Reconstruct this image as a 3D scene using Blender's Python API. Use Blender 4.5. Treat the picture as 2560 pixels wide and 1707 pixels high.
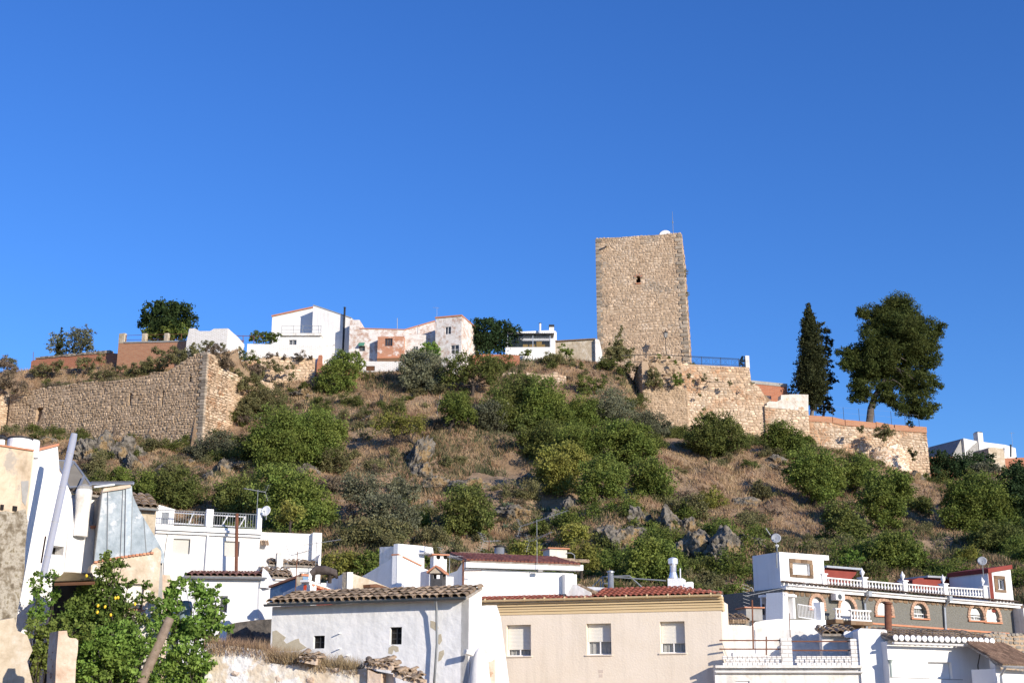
import bpy, bmesh, math, random
import numpy as np
from mathutils import Vector, Matrix, noise as mnoise
from mathutils.geometry import tessellate_polygon
R=math.radians; rnd=random.Random(7); NR=np.random.default_rng(11)
for o in list(bpy.data.objects): bpy.data.objects.remove(o)
SC=bpy.context.scene; COL=SC.collection
# ---------------------------------------------------------------- camera, sky, sun, exposure
FPX=3200.0; TH=math.atan(FPX/11000.0); CT,ST=math.cos(TH),math.sin(TH)
cd=bpy.data.cameras.new('camera'); cam=bpy.data.objects.new('camera',cd); COL.objects.link(cam)
cd.sensor_width=36; cd.lens=36*FPX/2560; cd.clip_start=.5; cd.clip_end=8000
cam.rotation_euler=(math.pi/2+TH,0,0); SC.camera=cam
SUN_EL,SUN_AZ=R(18),R(42)          # azimuth to the right of straight behind the camera
w=bpy.data.worlds.new('World'); SC.world=w; w.use_nodes=True
nt=w.node_tree; bg=nt.nodes['Background']
sky=nt.nodes.new('ShaderNodeTexSky'); sky.sky_type='NISHITA'; sky.sun_disc=False
sky.sun_elevation=SUN_EL; sky.sun_rotation=math.pi-SUN_AZ
sky.air_density=1.3; sky.dust_density=0.0; sky.ozone_density=8.0; sky.altitude=600
hs=nt.nodes.new('ShaderNodeHueSaturation'); hs.inputs['Saturation'].default_value=1.08; hs.inputs['Hue'].default_value=.513
nt.links.new(sky.outputs[0],hs.inputs['Color']); nt.links.new(hs.outputs[0],bg.inputs[0])
bg.inputs[1].default_value=0.145
sl=bpy.data.lights.new('sun','SUN'); sl.energy=4.6; sl.angle=R(.5); sl.color=(1,.9,.76)
so=bpy.data.objects.new('sun',sl); COL.objects.link(so)
SDIR=Vector((math.sin(SUN_AZ)*math.cos(SUN_EL),-math.cos(SUN_AZ)*math.cos(SUN_EL),math.sin(SUN_EL)))
so.rotation_euler=SDIR.to_track_quat('Z','Y').to_euler(); so.location=(60,-60,60)
SC.view_settings.view_transform='Standard'; SC.view_settings.look='None'
SC.view_settings.exposure=0.40; SC.view_settings.gamma=1; SC.view_settings.use_curve_mapping=False
SC.render.resolution_x=1024; SC.render.resolution_y=682
# ---------------------------------------------------------------- geometry of the view: a photo pixel and a distance give a point of the place
def Zf(ox,oy,s): return lambda x,y:(ox+x/s,oy+y/s)
z1=Zf(0,700,3.672); z2=Zf(640,700,3.672); z3=Zf(1280,500,3.672); z4=Zf(1920,700,3.672)
zA=Zf(0,1060,4.9); zB=Zf(0,1380,3.675); zC=Zf(320,1200,4.3556); zD=Zf(640,1340,3.92); zE=Zf(1120,1340,3.2667)
zF=Zf(1780,1320,3.0154); zG=Zf(480,940,3.672); zH=Zf(1120,940,3.672); zI=Zf(1560,850,3.672); zJ=Zf(1920,1000,3.672)
def ray(p):
    xc=(p[0]-1280)/FPX; yc=-(p[1]-853.5)/FPX
    return Vector((xc,CT-yc*ST,ST+yc*CT))
def at(p,Y): r=ray(p); return r*(Y/r.y)
def mpp(P): return (P.y*CT+P.z*ST)/FPX          # metres per photo pixel at a point
def zrow(row,Y): return at((1280,row),Y).z
UP=Vector((0,0,1))
class Fac:
    """a vertical plane of the place: s along it, z up, d out of it"""
    def __init__(f,p0,Y0,p1,Y1):
        A=at(p0,Y0); B=at(p1,Y1); f.O=Vector((A.x,A.y,0)); u=Vector((B.x-A.x,B.y-A.y,0)); f.L=u.length; f.u=u.normalized(); f.n=f.u.cross(UP)
    def hit(f,p): r=ray(p); return r*(f.O.dot(f.n)/r.dot(f.n))
    def sz(f,p): h=f.hit(p); return ((h-f.O).dot(f.u),h.z)
    def P(f,s,z,d=0): return f.O+f.u*s+UP*z+f.n*d
    def pt(f,p,d): return f.moved(d).hit(p)
    def rect(f,p0,p1):
        ym=(p0[1]+p1[1])/2; xm=(p0[0]+p1[0])/2
        return (f.sz((p0[0],ym))[0],f.sz((p1[0],ym))[0],f.sz((xm,p1[1]))[1],f.sz((xm,p0[1]))[1])
    def loc(f,p): q=Vector((p.x,p.y,0))-f.O; return q.dot(f.u),q.dot(f.n)
    def side(f,s):   # plane of the right side at s, looking out along u; its s runs away from the front
        g=Fac.__new__(Fac); g.O=f.O+f.u*s; g.u=-f.n; g.n=f.u.copy(); g.L=5; return g
    def lside(f,s):
        g=Fac.__new__(Fac); g.O=f.O+f.u*s; g.u=f.n.copy(); g.n=-f.u; g.L=5; return g
    def moved(f,d):
        g=Fac.__new__(Fac); g.O=f.O+f.n*d; g.u=f.u; g.n=f.n; g.L=f.L; return g
# ---------------------------------------------------------------- mesh helpers
LOC={}
class MB:
    def __init__(s): s.v=[];s.f=[];s.t=[];s.uv=[]
    def poly(s,pts,t=.5,uv=None):
        b=len(s.v); s.v.extend([tuple(p) for p in pts]); s.f.append(tuple(range(b,b+len(pts)))); s.t.append(t)
        s.uv.append(uv or [(p[0]+p[1],p[2]) for p in pts])
    def box(s,F,s0,s1,z0,z1,d0,d1,t=.5):
        c=[F.P(a,z,d) for d in (d0,d1) for z in (z0,z1) for a in (s0,s1)]
        for q,ax in (((4,5,7,6),0),((1,0,2,3),0),((5,1,3,7),1),((0,4,6,2),1),((6,7,3,2),2),((0,1,5,4),2)):
            uv=[]
            for i in q:
                S=(s0,s1)[i&1]; Z=(z0,z1)[(i>>1)&1]; D=(d0,d1)[i>>2]
                uv.append((S,Z) if ax==0 else ((D,Z) if ax==1 else (S,D)))
            s.poly([c[i] for i in q],t,uv)
    def tube(s,pts,rs,seg=6,cap=True,t=.5):
        pts=[Vector(p) for p in pts]
        if not isinstance(rs,(list,tuple)): rs=[rs]*len(pts)
        rings=[]
        for i,p in enumerate(pts):
            d=(pts[min(i+1,len(pts)-1)]-pts[max(i-1,0)])
            d=d.normalized() if d.length>1e-9 else Vector((0,0,1))
            a=d.cross(Vector((.31,.9,.17))) if abs(d.y)<.9 else d.cross(Vector((1,0,.1))); a.normalize(); b=d.cross(a)
            rings.append([p+(a*math.cos(k*6.28318/seg)+b*math.sin(k*6.28318/seg))*rs[i] for k in range(seg)])
        b0=len(s.v)
        for r in rings: s.v.extend([tuple(p) for p in r])
        for i in range(len(rings)-1):
            for k in range(seg):
                q=(b0+i*seg+k,b0+i*seg+(k+1)%seg,b0+(i+1)*seg+(k+1)%seg,b0+(i+1)*seg+k)
                s.f.append(q); s.t.append(t); s.uv.append([(0,0)]*4)
        if cap:
            for i in (0,len(rings)-1):
                s.f.append(tuple(b0+i*seg+k for k in range(seg))); s.t.append(t); s.uv.append([(0,0)]*seg)
    def lathe(s,base,prof,seg=8,axis=UP,t=.5):
        axis=Vector(axis).normalized(); a=axis.orthogonal().normalized(); b=axis.cross(a); base=Vector(base); b0=len(s.v)
        for r,h in prof:
            for k in range(seg):
                an=k*6.28318/seg; s.v.append(tuple(base+axis*h+(a*math.cos(an)+b*math.sin(an))*r))
        for i in range(len(prof)-1):
            for k in range(seg):
                s.f.append((b0+i*seg+k,b0+i*seg+(k+1)%seg,b0+(i+1)*seg+(k+1)%seg,b0+(i+1)*seg+k)); s.t.append(t); s.uv.append([(0,0)]*4)
        for i in (0,len(prof)-1):
            if prof[i][0]>1e-4: s.f.append(tuple(b0+i*seg+k for k in range(seg))); s.t.append(t); s.uv.append([(0,0)]*seg)
    def prism(s,F,poly,depth,holes=(),rec=.25,d=0,t=.5):
        loops=[[Vector((p[0],p[1],0)) for p in L] for L in [poly]+list(holes)]
        flat=[p for L in loops for p in L]
        for tri in tessellate_polygon(loops):
            a,b,c=[flat[i] for i in tri]
            if (b-a).cross(c-a).z<0: b,c=c,b
            s.poly([F.P(q.x,q.y,d) for q in (a,b,c)],t,[(q.x,q.y) for q in (a,b,c)])
            if not holes: s.poly([F.P(q.x,q.y,d-depth) for q in (a,c,b)],t,[(q.x,q.y) for q in (a,c,b)])
        if holes:
            for tri in tessellate_polygon(loops[:1]):
                s.poly([F.P(loops[0][i].x,loops[0][i].y,d-depth) for i in tri],t)
        for li,L in enumerate(loops):
            dd=depth if li==0 else rec
            for i in range(len(L)):
                p,q=L[i],L[(i+1)%len(L)]
                s.poly([F.P(p.x,p.y,d),F.P(p.x,p.y,d-dd),F.P(q.x,q.y,d-dd),F.P(q.x,q.y,d)],t,[(0,p.y),(dd,p.y),(dd,q.y+abs(p.x-q.x)*.3),(0,q.y+abs(p.x-q.x)*.3)])
            if li: s.poly([F.P(p.x,p.y,d-rec) for p in L],t,[(p.x,p.y) for p in L])
    def mesh(s,name,off=None,smooth=False):
        me=bpy.data.meshes.new(name); V=s.v
        if off is not None: V=[(p[0]-off[0],p[1]-off[1],p[2]-off[2]) for p in V]
        me.from_pydata(V,[],s.f)
        at_=me.attributes.new('tint','FLOAT','FACE'); at_.data.foreach_set('value',np.array(s.t,dtype=np.float32))
        ul=me.uv_layers.new(name='UVMap'); ul.data.foreach_set('uv',np.array([c for u in s.uv for c in u],dtype=np.float32).ravel())
        if smooth: me.polygons.foreach_set('use_smooth',[True]*len(me.polygons))
        me.update(); return me
def thing(name,label,cat,loc,group=None):
    o=bpy.data.objects.new(name,None); COL.objects.link(o); o.location=loc; o.empty_display_size=.3; LOC[o]=Vector(loc)
    tag(o,label,cat,group); return o
def tag(o,label=None,cat=None,group=None,kind=None):
    for k,v in (('label',label),('category',cat),('group',group),('kind',kind)):
        if v: o[k]=v
def part(name,mb,mat,parent,smooth=False,label=None,kind=None):
    off=LOC[parent]; me=mb.mesh(name,off,smooth) if isinstance(mb,MB) else mb
    o=bpy.data.objects.new(name,me); COL.objects.link(o); o.parent=parent; LOC[o]=off
    if not me.materials: me.materials.append(mat)
    tag(o,label,None,None,kind); return o
def solo(name,mb,mat,label,cat,group=None,kind=None,smooth=False):
    V=np.array(mb.v); off=Vector((V[:,0].mean(),V[:,1].mean(),V[:,2].min())) if kind!='structure' else Vector((0,0,0))
    o=bpy.data.objects.new(name,mb.mesh(name,off,smooth)); COL.objects.link(o); o.location=off; o.data.materials.append(mat); LOC[o]=off
    tag(o,label,cat,group,kind); return o
def inst(name,me,mat,parent,M):      # shared mesh placed by a world matrix
    o=bpy.data.objects.new(name,me); COL.objects.link(o); o.parent=parent
    if not me.materials: me.materials.append(mat)
    o.matrix_local=Matrix.Translation(-LOC[parent])@M; LOC[o]=LOC[parent]; return o
# ---------------------------------------------------------------- materials
MATS={}
def M(name,cols,scale=1.5,rough=.9,bump=0,bscale=20,tint=None,tamt=.5,detail=6,streak=0,metal=0,trans=0,uvb=None,spec=.3,patch=None):
    """noise-mixed colours; tint = per-face or per-object variation; patch=(colour, scale, threshold): worn areas with their own outline"""
    if name in MATS: return MATS[name]
    m=bpy.data.materials.new(name); m.use_nodes=True; n=m.node_tree.nodes; l=m.node_tree.links; b=n['Principled BSDF']; out=n['Material Output']
    b.inputs['Roughness'].default_value=rough; b.inputs['Metallic'].default_value=metal; b.inputs['Specular IOR Level'].default_value=spec
    tc=n.new('ShaderNodeTexCoord'); no=n.new('ShaderNodeTexNoise'); no.inputs['Scale'].default_value=scale; no.inputs['Detail'].default_value=detail; no.inputs['Roughness'].default_value=.65
    l.new(tc.outputs['Object'],no.inputs['Vector'])
    cr=n.new('ShaderNodeValToRGB'); e=cr.color_ramp.elements; k=len(cols)
    while len(e)<k: e.new(.5)
    for i,c in enumerate(cols): e[i].position=.3+.4*i/max(1,k-1); e[i].color=(*c,1)
    l.new(no.outputs['Fac'],cr.inputs[0]); col=cr.outputs[0]
    def mul(c,fac_sock,lo,hi,fmin=0,fmax=1):
        mr=n.new('ShaderNodeMapRange'); mr.inputs[1].default_value=fmin; mr.inputs[2].default_value=fmax; mr.inputs[3].default_value=lo; mr.inputs[4].default_value=hi; l.new(fac_sock,mr.inputs[0])
        mx=n.new('ShaderNodeMix'); mx.data_type='RGBA'; mx.blend_type='MULTIPLY'; mx.inputs[0].default_value=1
        l.new(c,mx.inputs[6]); l.new(mr.outputs[0],mx.inputs[7]); return mx.outputs[2]
    if uvb:      # courses of bricks too far off to pick apart
        c1,c2,cm,amt=uvb
        br=n.new('ShaderNodeTexBrick'); br.inputs['Color1'].default_value=(*c1,1); br.inputs['Color2'].default_value=(*c2,1); br.inputs['Mortar'].default_value=(*cm,1)
        br.inputs['Scale'].default_value=1; br.inputs['Brick Width'].default_value=.5; br.inputs['Row Height'].default_value=.16; br.inputs['Mortar Size'].default_value=.022
        l.new(tc.outputs['UV'],br.inputs['Vector'])
        n2=n.new('ShaderNodeTexNoise'); n2.inputs['Scale'].default_value=1.25; n2.inputs['Detail'].default_value=8; n2.inputs['Roughness'].default_value=.7; l.new(tc.outputs['Object'],n2.inputs['Vector'])
        r2=n.new('ShaderNodeMapRange'); r2.inputs[1].default_value=amt-.05; r2.inputs[2].default_value=amt+.06; l.new(n2.outputs['Fac'],r2.inputs[0])
        mx=n.new('ShaderNodeMix'); mx.data_type='RGBA'; l.new(r2.outputs[0],mx.inputs[0]); l.new(col,mx.inputs[6]); l.new(br.outputs[0],mx.inputs[7]); col=mx.outputs[2]
    if patch:
        pc,ps,pt=patch
        n3=n.new('ShaderNodeTexNoise'); n3.inputs['Scale'].default_value=ps; n3.inputs['Detail'].default_value=9; n3.inputs['Roughness'].default_value=.62; l.new(tc.outputs['Object'],n3.inputs['Vector'])
        r3=n.new('ShaderNodeMapRange'); r3.inputs[1].default_value=pt; r3.inputs[2].default_value=pt+.05; l.new(n3.outputs['Fac'],r3.inputs[0])
        mx=n.new('ShaderNodeMix'); mx.data_type='RGBA'; l.new(r3.outputs[0],mx.inputs[0]); l.new(col,mx.inputs[6]); mx.inputs[7].default_value=(*pc,1); col=mx.outputs[2]
    if streak:   # rain streaks running down
        mp=n.new('ShaderNodeMapping'); mp.inputs['Scale'].default_value=(3.2,3.2,.22); l.new(tc.outputs['Object'],mp.inputs[0])
        n4=n.new('ShaderNodeTexNoise'); n4.inputs['Scale'].default_value=1.1; n4.inputs['Detail'].default_value=5; l.new(mp.outputs[0],n4.inputs['Vector'])
        col=mul(col,n4.outputs['Fac'],1,1-streak,.5,.78)
    if tint=='face':
        a=n.new('ShaderNodeAttribute'); a.attribute_name='tint'; col=mul(col,a.outputs['Fac'],1-tamt,1+tamt)
    elif tint=='obj':
        a=n.new('ShaderNodeObjectInfo'); col=mul(col,a.outputs['Random'],1-tamt,1+tamt)
    if trans and tint=='face':      # every plant has its own tone
        oi=n.new('ShaderNodeObjectInfo'); col=mul(col,oi.outputs['Random'],.88,1.34)
        hv=n.new('ShaderNodeHueSaturation'); l.new(col,hv.inputs['Color']); mr=n.new('ShaderNodeMapRange'); mr.inputs[3].default_value=.485; mr.inputs[4].default_value=.515
        n5=n.new('ShaderNodeTexNoise'); n5.inputs['Scale'].default_value=.45; l.new(tc.outputs['Object'],n5.inputs['Vector']); l.new(n5.outputs['Fac'],mr.inputs[0]); mr.inputs[1].default_value=.3; mr.inputs[2].default_value=.7
        l.new(mr.outputs[0],hv.inputs['Hue']); hv.inputs['Saturation'].default_value=.92; col=hv.outputs[0]
    l.new(col,b.inputs['Base Color'])
    if bump:
        nb=n.new('ShaderNodeTexNoise'); nb.inputs['Scale'].default_value=bscale; nb.inputs['Detail'].default_value=5; l.new(tc.outputs['Object'],nb.inputs['Vector'])
        bp=n.new('ShaderNodeBump'); bp.inputs['Strength'].default_value=1; bp.inputs['Distance'].default_value=bump; l.new(nb.outputs['Fac'],bp.inputs['Height']); l.new(bp.outputs[0],b.inputs['Normal'])
    if trans:
        tr=n.new('ShaderNodeBsdfTranslucent'); l.new(col,tr.inputs[0]); ms=n.new('ShaderNodeMixShader'); ms.inputs[0].default_value=trans
        l.new(b.outputs[0],ms.inputs[1]); l.new(tr.outputs[0],ms.inputs[2]); l.new(ms.outputs[0],out.inputs[0])
    MATS[name]=m; return m
def glassmat(name,tint,clear,rough=.05):
    m=bpy.data.materials.new(name); m.use_nodes=True; n=m.node_tree.nodes; l=m.node_tree.links; b=n['Principled BSDF']
    b.inputs['Base Color'].default_value=(*tint,1); b.inputs['Roughness'].default_value=rough; b.inputs['Specular IOR Level'].default_value=.6
    t=n.new('ShaderNodeBsdfTransparent'); ms=n.new('ShaderNodeMixShader'); ms.inputs[0].default_value=clear
    l.new(b.outputs[0],ms.inputs[1]); l.new(t.outputs[0],ms.inputs[2]); l.new(ms.outputs[0],n['Material Output'].inputs[0]); return m
WHITE=M('white_limewash',[(.76,.74,.70),(.82,.80,.77),(.84,.825,.80)],1.1,.9,.02,6,streak=.17)
WHITE_OLD=M('old_limewash',[(.70,.70,.69),(.80,.80,.79),(.84,.83,.82)],1.3,.92,.035,3.2,streak=.12,patch=((.50,.44,.34),.7,.70))
WHITE_DIRTY=M('stained_limewash',[(.55,.51,.45),(.74,.72,.68),(.82,.81,.79)],1.4,.92,.03,5,streak=.28)
WHITE_NEW=M('fresh_white_paint',[(.78,.775,.765),(.84,.835,.825)],.8,.7,.008,12,streak=.10)
TAN=M('beige_render',[(.75,.645,.515),(.79,.69,.56),(.82,.72,.60)],.5,.9,.01,14,streak=.15)
CORN=M('yellow_moulding',[(.66,.50,.28),(.70,.54,.32)],1,.8)
OCHRE=M('ochre_plaster',[(.40,.31,.21),(.58,.47,.34),(.66,.55,.41)],1.6,.95,.05,6,streak=.3,patch=((.40,.35,.29),.8,.58))
LICHEN=M('lichen_plaster',[(.10,.08,.055),(.20,.165,.115),(.42,.38,.31),(.16,.125,.065)],3.5,.95,.06,9,detail=10)
RUINP=M('ruin_plaster',[(.42,.29,.20),(.58,.45,.34),(.70,.61,.52)],1.2,.95,.06,5,patch=((.42,.27,.17),1.1,.60))
TANP=M('tan_old_plaster',[(.36,.29,.20),(.50,.42,.31),(.62,.56,.47)],1.6,.95,.05,5,streak=.2)
PINKP=M('worn_plaster_house',[(.42,.33,.23),(.58,.48,.36),(.72,.67,.60)],1.3,.95,.04,5,streak=.15,patch=((.74,.71,.66),.9,.55))
GREYR=M('grey_roughcast',[(.155,.15,.13),(.21,.205,.18)],9,.97,.06,14)
MORTAR=M('stone_mortar',[(.36,.26,.17),(.47,.35,.24)],2,.95,.05,8)
STONE=M('castle_stone',[(.31,.22,.14),(.42,.31,.205),(.50,.39,.28)],1.4,.93,.03,9,'face',.38)
STONE_T=M('tower_stone',[(.42,.30,.20),(.54,.41,.285),(.62,.51,.395)],.45,.93,.03,9,'face',.36,patch=((.36,.30,.235),.22,.57))
STONE_P=M('pale_stone',[(.54,.36,.22),(.62,.47,.33),(.64,.54,.42)],.35,.93,.03,8,'face',.34,patch=((.50,.30,.175),.28,.55))
ASHLAR=M('grey_quoin_stone',[(.26,.215,.165),(.37,.31,.24)],1.5,.93,.03,9,'obj',.3)
BRICK=M('red_brickwork',[(.36,.12,.06),(.44,.17,.09)],1,.9,.01,20,uvb=((.42,.15,.08),(.34,.11,.055),(.36,.22,.15),.2))
BRICK_O=M('orange_brickwork',[(.46,.22,.11),(.55,.30,.17)],1,.9,.01,20,uvb=((.50,.23,.12),(.42,.17,.09),(.42,.30,.2),.2))
WBRICK=M('flaking_white_brickwork',[(.58,.53,.48),(.72,.68,.64),(.78,.75,.72)],2.2,.92,.02,12,streak=.15,uvb=((.40,.21,.14),(.56,.45,.37),(.58,.51,.45),.525))
BAYBRICK=M('flaking_orange_brickwork',[(.66,.57,.50),(.76,.72,.67)],2.2,.92,.02,12,uvb=((.52,.22,.12),(.44,.17,.09),(.42,.30,.22),.44))
WHITEBRK=M('limewashed_brickwork',[(.74,.73,.71),(.82,.81,.80)],1.8,.92,.01,12,streak=.1,uvb=((.80,.78,.76),(.72,.70,.67),(.50,.47,.43),.3))
TILE=M('weathered_clay_tile',[(.10,.075,.05),(.22,.15,.095),(.34,.26,.18),(.17,.13,.09)],7,.95,.01,20,'obj',.45,detail=9)
TILE_S=M('weathered_clay_tiles',[(.12,.085,.06),(.22,.15,.10),(.30,.22,.16)],5,.95,.01,20,'face',.4)
REDTILE=M('red_clay_tile',[(.30,.085,.05),(.36,.12,.075)],3,.8,0,10,'obj',.22)
REDTILE_S=M('red_clay_tiles',[(.24,.085,.055),(.33,.13,.09)],3,.85,0,10,'face',.3)
BROWNTILE_S=M('brown_clay_tiles',[(.20,.12,.075),(.34,.22,.14)],3,.85,0,10,'face',.3)
TILEBED=M('tile_bedding',[(.20,.16,.12),(.42,.38,.33)],6,.95)
TERRA=M('terracotta_trim',[(.48,.20,.11),(.56,.27,.16)],3,.85,0,10,'face',.3)
ARCHBRK=M('arch_brick',[(.40,.25,.17),(.47,.31,.22)],4,.85,0,10,'obj',.18)
SLABST=M('crazy_stone_facing',[(.16,.095,.055),(.23,.155,.095),(.20,.145,.10)],3,.85,.01,10,'face',.35)
IRON=M('dark_iron',[(.03,.032,.035),(.05,.05,.05)],5,.6,0,metal=.0)
GUTTER=M('slate_grey_gutter',[(.055,.07,.08),(.075,.085,.095)],5,.5)
PIPEG=M('grey_pipe',[(.20,.22,.23),(.27,.28,.29)],4,.5)
WPIPE=M('white_pipe',[(.72,.72,.72),(.78,.78,.78)],4,.5)
STEEL=M('bright_steel',[(.84,.84,.86),(.90,.90,.92)],2,.34,metal=.62)
GALV=M('galvanised_steel',[(.34,.36,.38),(.46,.48,.50)],4,.45,metal=.6)
RUST=M('rusted_iron',[(.12,.05,.03),(.22,.09,.05)],6,.85)
ALU=M('aluminium',[(.34,.35,.36),(.42,.43,.44)],6,.6,metal=0)
SHEET=M('weathered_blue_sheet',[(.25,.30,.33),(.36,.42,.46),(.50,.55,.58)],2.4,.75,.012,9,'face',.16,streak=.4,patch=((.58,.61,.63),1.9,.56))
SHUT=M('cream_shutter',[(.74,.72,.66),(.78,.76,.70)],1,.7)
WSHUT=M('white_shutter',[(.78,.78,.77),(.82,.82,.81)],1,.7)
WFRAME=M('white_window_frame',[(.78,.78,.78),(.82,.82,.82)],1,.5)
BFRAME=M('brown_window_frame',[(.13,.06,.035),(.18,.09,.05)],4,.7)
CURT=M('curtain_cloth',[(.48,.48,.46),(.62,.62,.60)],3,.95)
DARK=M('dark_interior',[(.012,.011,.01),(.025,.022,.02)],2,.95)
WOOD=M('weathered_wood',[(.18,.13,.09),(.30,.23,.17)],6,.9,.01,15)
CONC=M('grey_concrete',[(.28,.27,.25),(.40,.39,.37)],3,.95,.01,10,streak=.2)
BLUEW=M('blue_wash_wall',[(.16,.27,.40),(.22,.33,.46)],1.5,.9,.02,8,streak=.15)
REDW=M('red_painted_wall',[(.62,.07,.03),(.68,.09,.04)],2,.8)
REDF=M('red_fascia',[(.20,.035,.025),(.26,.05,.035)],2,.7)
PLASTW=M('white_tank_plastic',[(.78,.79,.82),(.82,.83,.85)],1,.4)
BLACKP=M('black_plastic',[(.02,.02,.022),(.04,.04,.042)],3,.6)
PANEL=M('solar_panel_backing',[(.18,.16,.13),(.24,.22,.18)],2,.6)
BIN=M('blue_grey_drum_plastic',[(.20,.27,.33),(.28,.35,.41)],2,.5)
AWN=M('green_awning_cloth',[(.06,.20,.13),(.09,.25,.17)],4,.9)
YBLIND=M('yellow_blind',[(.62,.38,.07),(.70,.46,.10)],2,.8)
GLASS=glassmat('window_glass',(.03,.04,.05),.35); GLASSC=glassmat('clear_glass',(.05,.06,.06),.72)
SOIL=M('dry_hill_soil',[(.12,.085,.05),(.25,.165,.095),(.32,.225,.14),(.16,.115,.065)],.35,.97,.15,2.5,detail=10)
ROCK=M('grey_limestone',[(.030,.027,.022),(.10,.088,.07),(.225,.20,.165),(.07,.058,.044)],1.3,.95,.22,3.2,detail=12,patch=((.27,.19,.10),.6,.53))
TRUNK=M('dark_bark',[(.035,.028,.022),(.075,.06,.048)],6,.95,.02,12)
PINEBARK=M('grey_pine_bark',[(.12,.105,.09),(.24,.21,.185)],5,.95,.03,10)
def leafmat(n,a,b): return M(n,[a,b],1.2,.75,0,10,'face',.45,detail=3,trans=.36,spec=.12)
LF_GREEN=leafmat('fresh_green_leaf',(0.108, 0.1547, 0.0238),(0.1882, 0.2284, 0.0397))
LF_MID=leafmat('mid_green_leaf',(0.0982, 0.1268, 0.0264),(0.1719, 0.1887, 0.045))
LF_DARK=leafmat('dark_green_leaf',(0.026, 0.048, 0.012),(0.052, 0.082, 0.022))
LF_YEL=leafmat('yellow_green_leaf',(0.1882, 0.1991, 0.0317),(0.2946, 0.2801, 0.0529))
LF_GOLD=leafmat('golden_leaf',(.18,.16,.03),(.26,.21,.04))
LF_OLIVE=leafmat('olive_grey_leaf',(0.1228, 0.1327, 0.0767),(0.2128, 0.2137, 0.1256))
LF_BROOM=leafmat('broom_leaf',(0.1391, 0.14, 0.0555),(0.221, 0.1991, 0.082))
LF_PINE=leafmat('pine_needle',(0.0496, 0.0702, 0.0138),(0.0992, 0.117, 0.0253))
LF_CYP=leafmat('cypress_leaf',(0.04, 0.048, 0.016),(0.07, 0.078, 0.028))
LF_VINE=leafmat('vine_leaf',(0.1228, 0.2211, 0.0264),(0.2046, 0.3169, 0.0476))
LF_LEMON=leafmat('lemon_leaf',(0.09, 0.1547, 0.0238),(0.18, 0.2359, 0.0397))
LF_FIG=leafmat('fig_leaf',(0.0273, 0.0585, 0.0207),(0.062, 0.103, 0.0345))
LF_DRY=leafmat('dry_scrub_twig',(.15,.115,.075),(.24,.18,.12))
GRASS=M('dry_grass_blade',[(.12,.07,.035),(.26,.155,.078),(.37,.24,.125),(.44,.31,.17),(.29,.18,.095)],.30,.9,0,10,'face',.42,detail=5,trans=.2)
GREENG=M('green_scrub_blade',[(.06,.075,.028),(.10,.105,.045),(.145,.135,.06)],.3,.9,0,10,'face',.4,detail=5,trans=.2)
LEMON=M('lemon_skin',[(.80,.50,.03),(.85,.58,.05)],3,.5)
# ---------------------------------------------------------------- terrain
def _hash(ix,iy):
    h=(ix.astype(np.int64)*374761393+iy.astype(np.int64)*668265263)&0x7fffffff
    h=((h^(h>>13))*1274126177)&0x7fffffff
    return ((h^(h>>16))&0xffff)/65535.0
def vnoise(x,y):
    ix=np.floor(x);iy=np.floor(y);fx=x-ix;fy=y-iy;fx=fx*fx*(3-2*fx);fy=fy*fy*(3-2*fy)
    a=_hash(ix,iy);b=_hash(ix+1,iy);c=_hash(ix,iy+1);d=_hash(ix+1,iy+1)
    return (a*(1-fx)+b*fx)*(1-fy)+(c*(1-fx)+d*fx)*fy
def fbm(x,y,o=5):
    s=0;a=1;t=0
    for i in range(o): s=s+a*(vnoise(x*2**i+17.3*i,y*2**i+9.1*i)-.5);t+=a;a*=.5
    return s/t*2
COLS=[-300,0,250,520,620,800,1000,1200,1400,1560,1650,1800,1950,2100,2320,2450,2600,2900]
TR={92:[1470]*18,
110:[1350,1350,1350,1345,1335,1325,1315,1310,1310,1310,1312,1320,1335,1355,1385,1395,1400,1405],
125:[1225,1225,1220,1210,1205,1195,1185,1180,1180,1190,1195,1215,1240,1265,1300,1315,1325,1335],
140:[1125,1125,1115,1097,1070,1070,1065,1062,1065,1080,1100,1132,1160,1190,1252,1255,1262,1270],
150:[1078,1078,1064,1010,990,990,985,975,970,995,1085,1112,1124,1146,1222,1200,1205,1210],
158:[940,930,915,890,905,915,905,900,900,915,1064,1094,1106,1130,1212,1183,1185,1190]}
YS=[-4000,40,62,75]+sorted(TR)+[172,205,275,6000]
TZ=[]
for Y in YS:
    if Y in TR: TZ.append([zrow(r,Y) for r in TR[Y]])
    elif Y<62: TZ.append([-2.2]*18)
    elif Y==62: TZ.append([-1.0]*18)
    elif Y==75: TZ.append([2.4]*18)
    elif Y==172: TZ.append([zrow(r,158)+1.2 for r in TR[158]])
    elif Y==205: TZ.append([zrow(r,158)+.5 for r in TR[158]])
    else: TZ.append([0.0]*18)
TZ=np.array(TZ); YSn=np.array(YS,float); AC=(np.array(COLS)-1280)/FPX*1.033
WL=Fac((25,985),150,(520,888),137.5); WLL=WL.L; WLTOP=[WL.sz(p) for p in [(0,990),(25,985),(150,966),(260,954),(330,946),(420,928),(460,902),(490,886),(520,881)]]
WR=Fac((1607,960),154.5,(2310,1100),159); WRTOP=[WR.sz(p) for p in [(1600,892),(1710,910),(1870,920),(1885,955),(1945,990),(2020,1042),(2310,1070)]]
def interp_poly(s,P): return np.interp(s,[p[0] for p in P],[p[1] for p in P])
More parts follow.
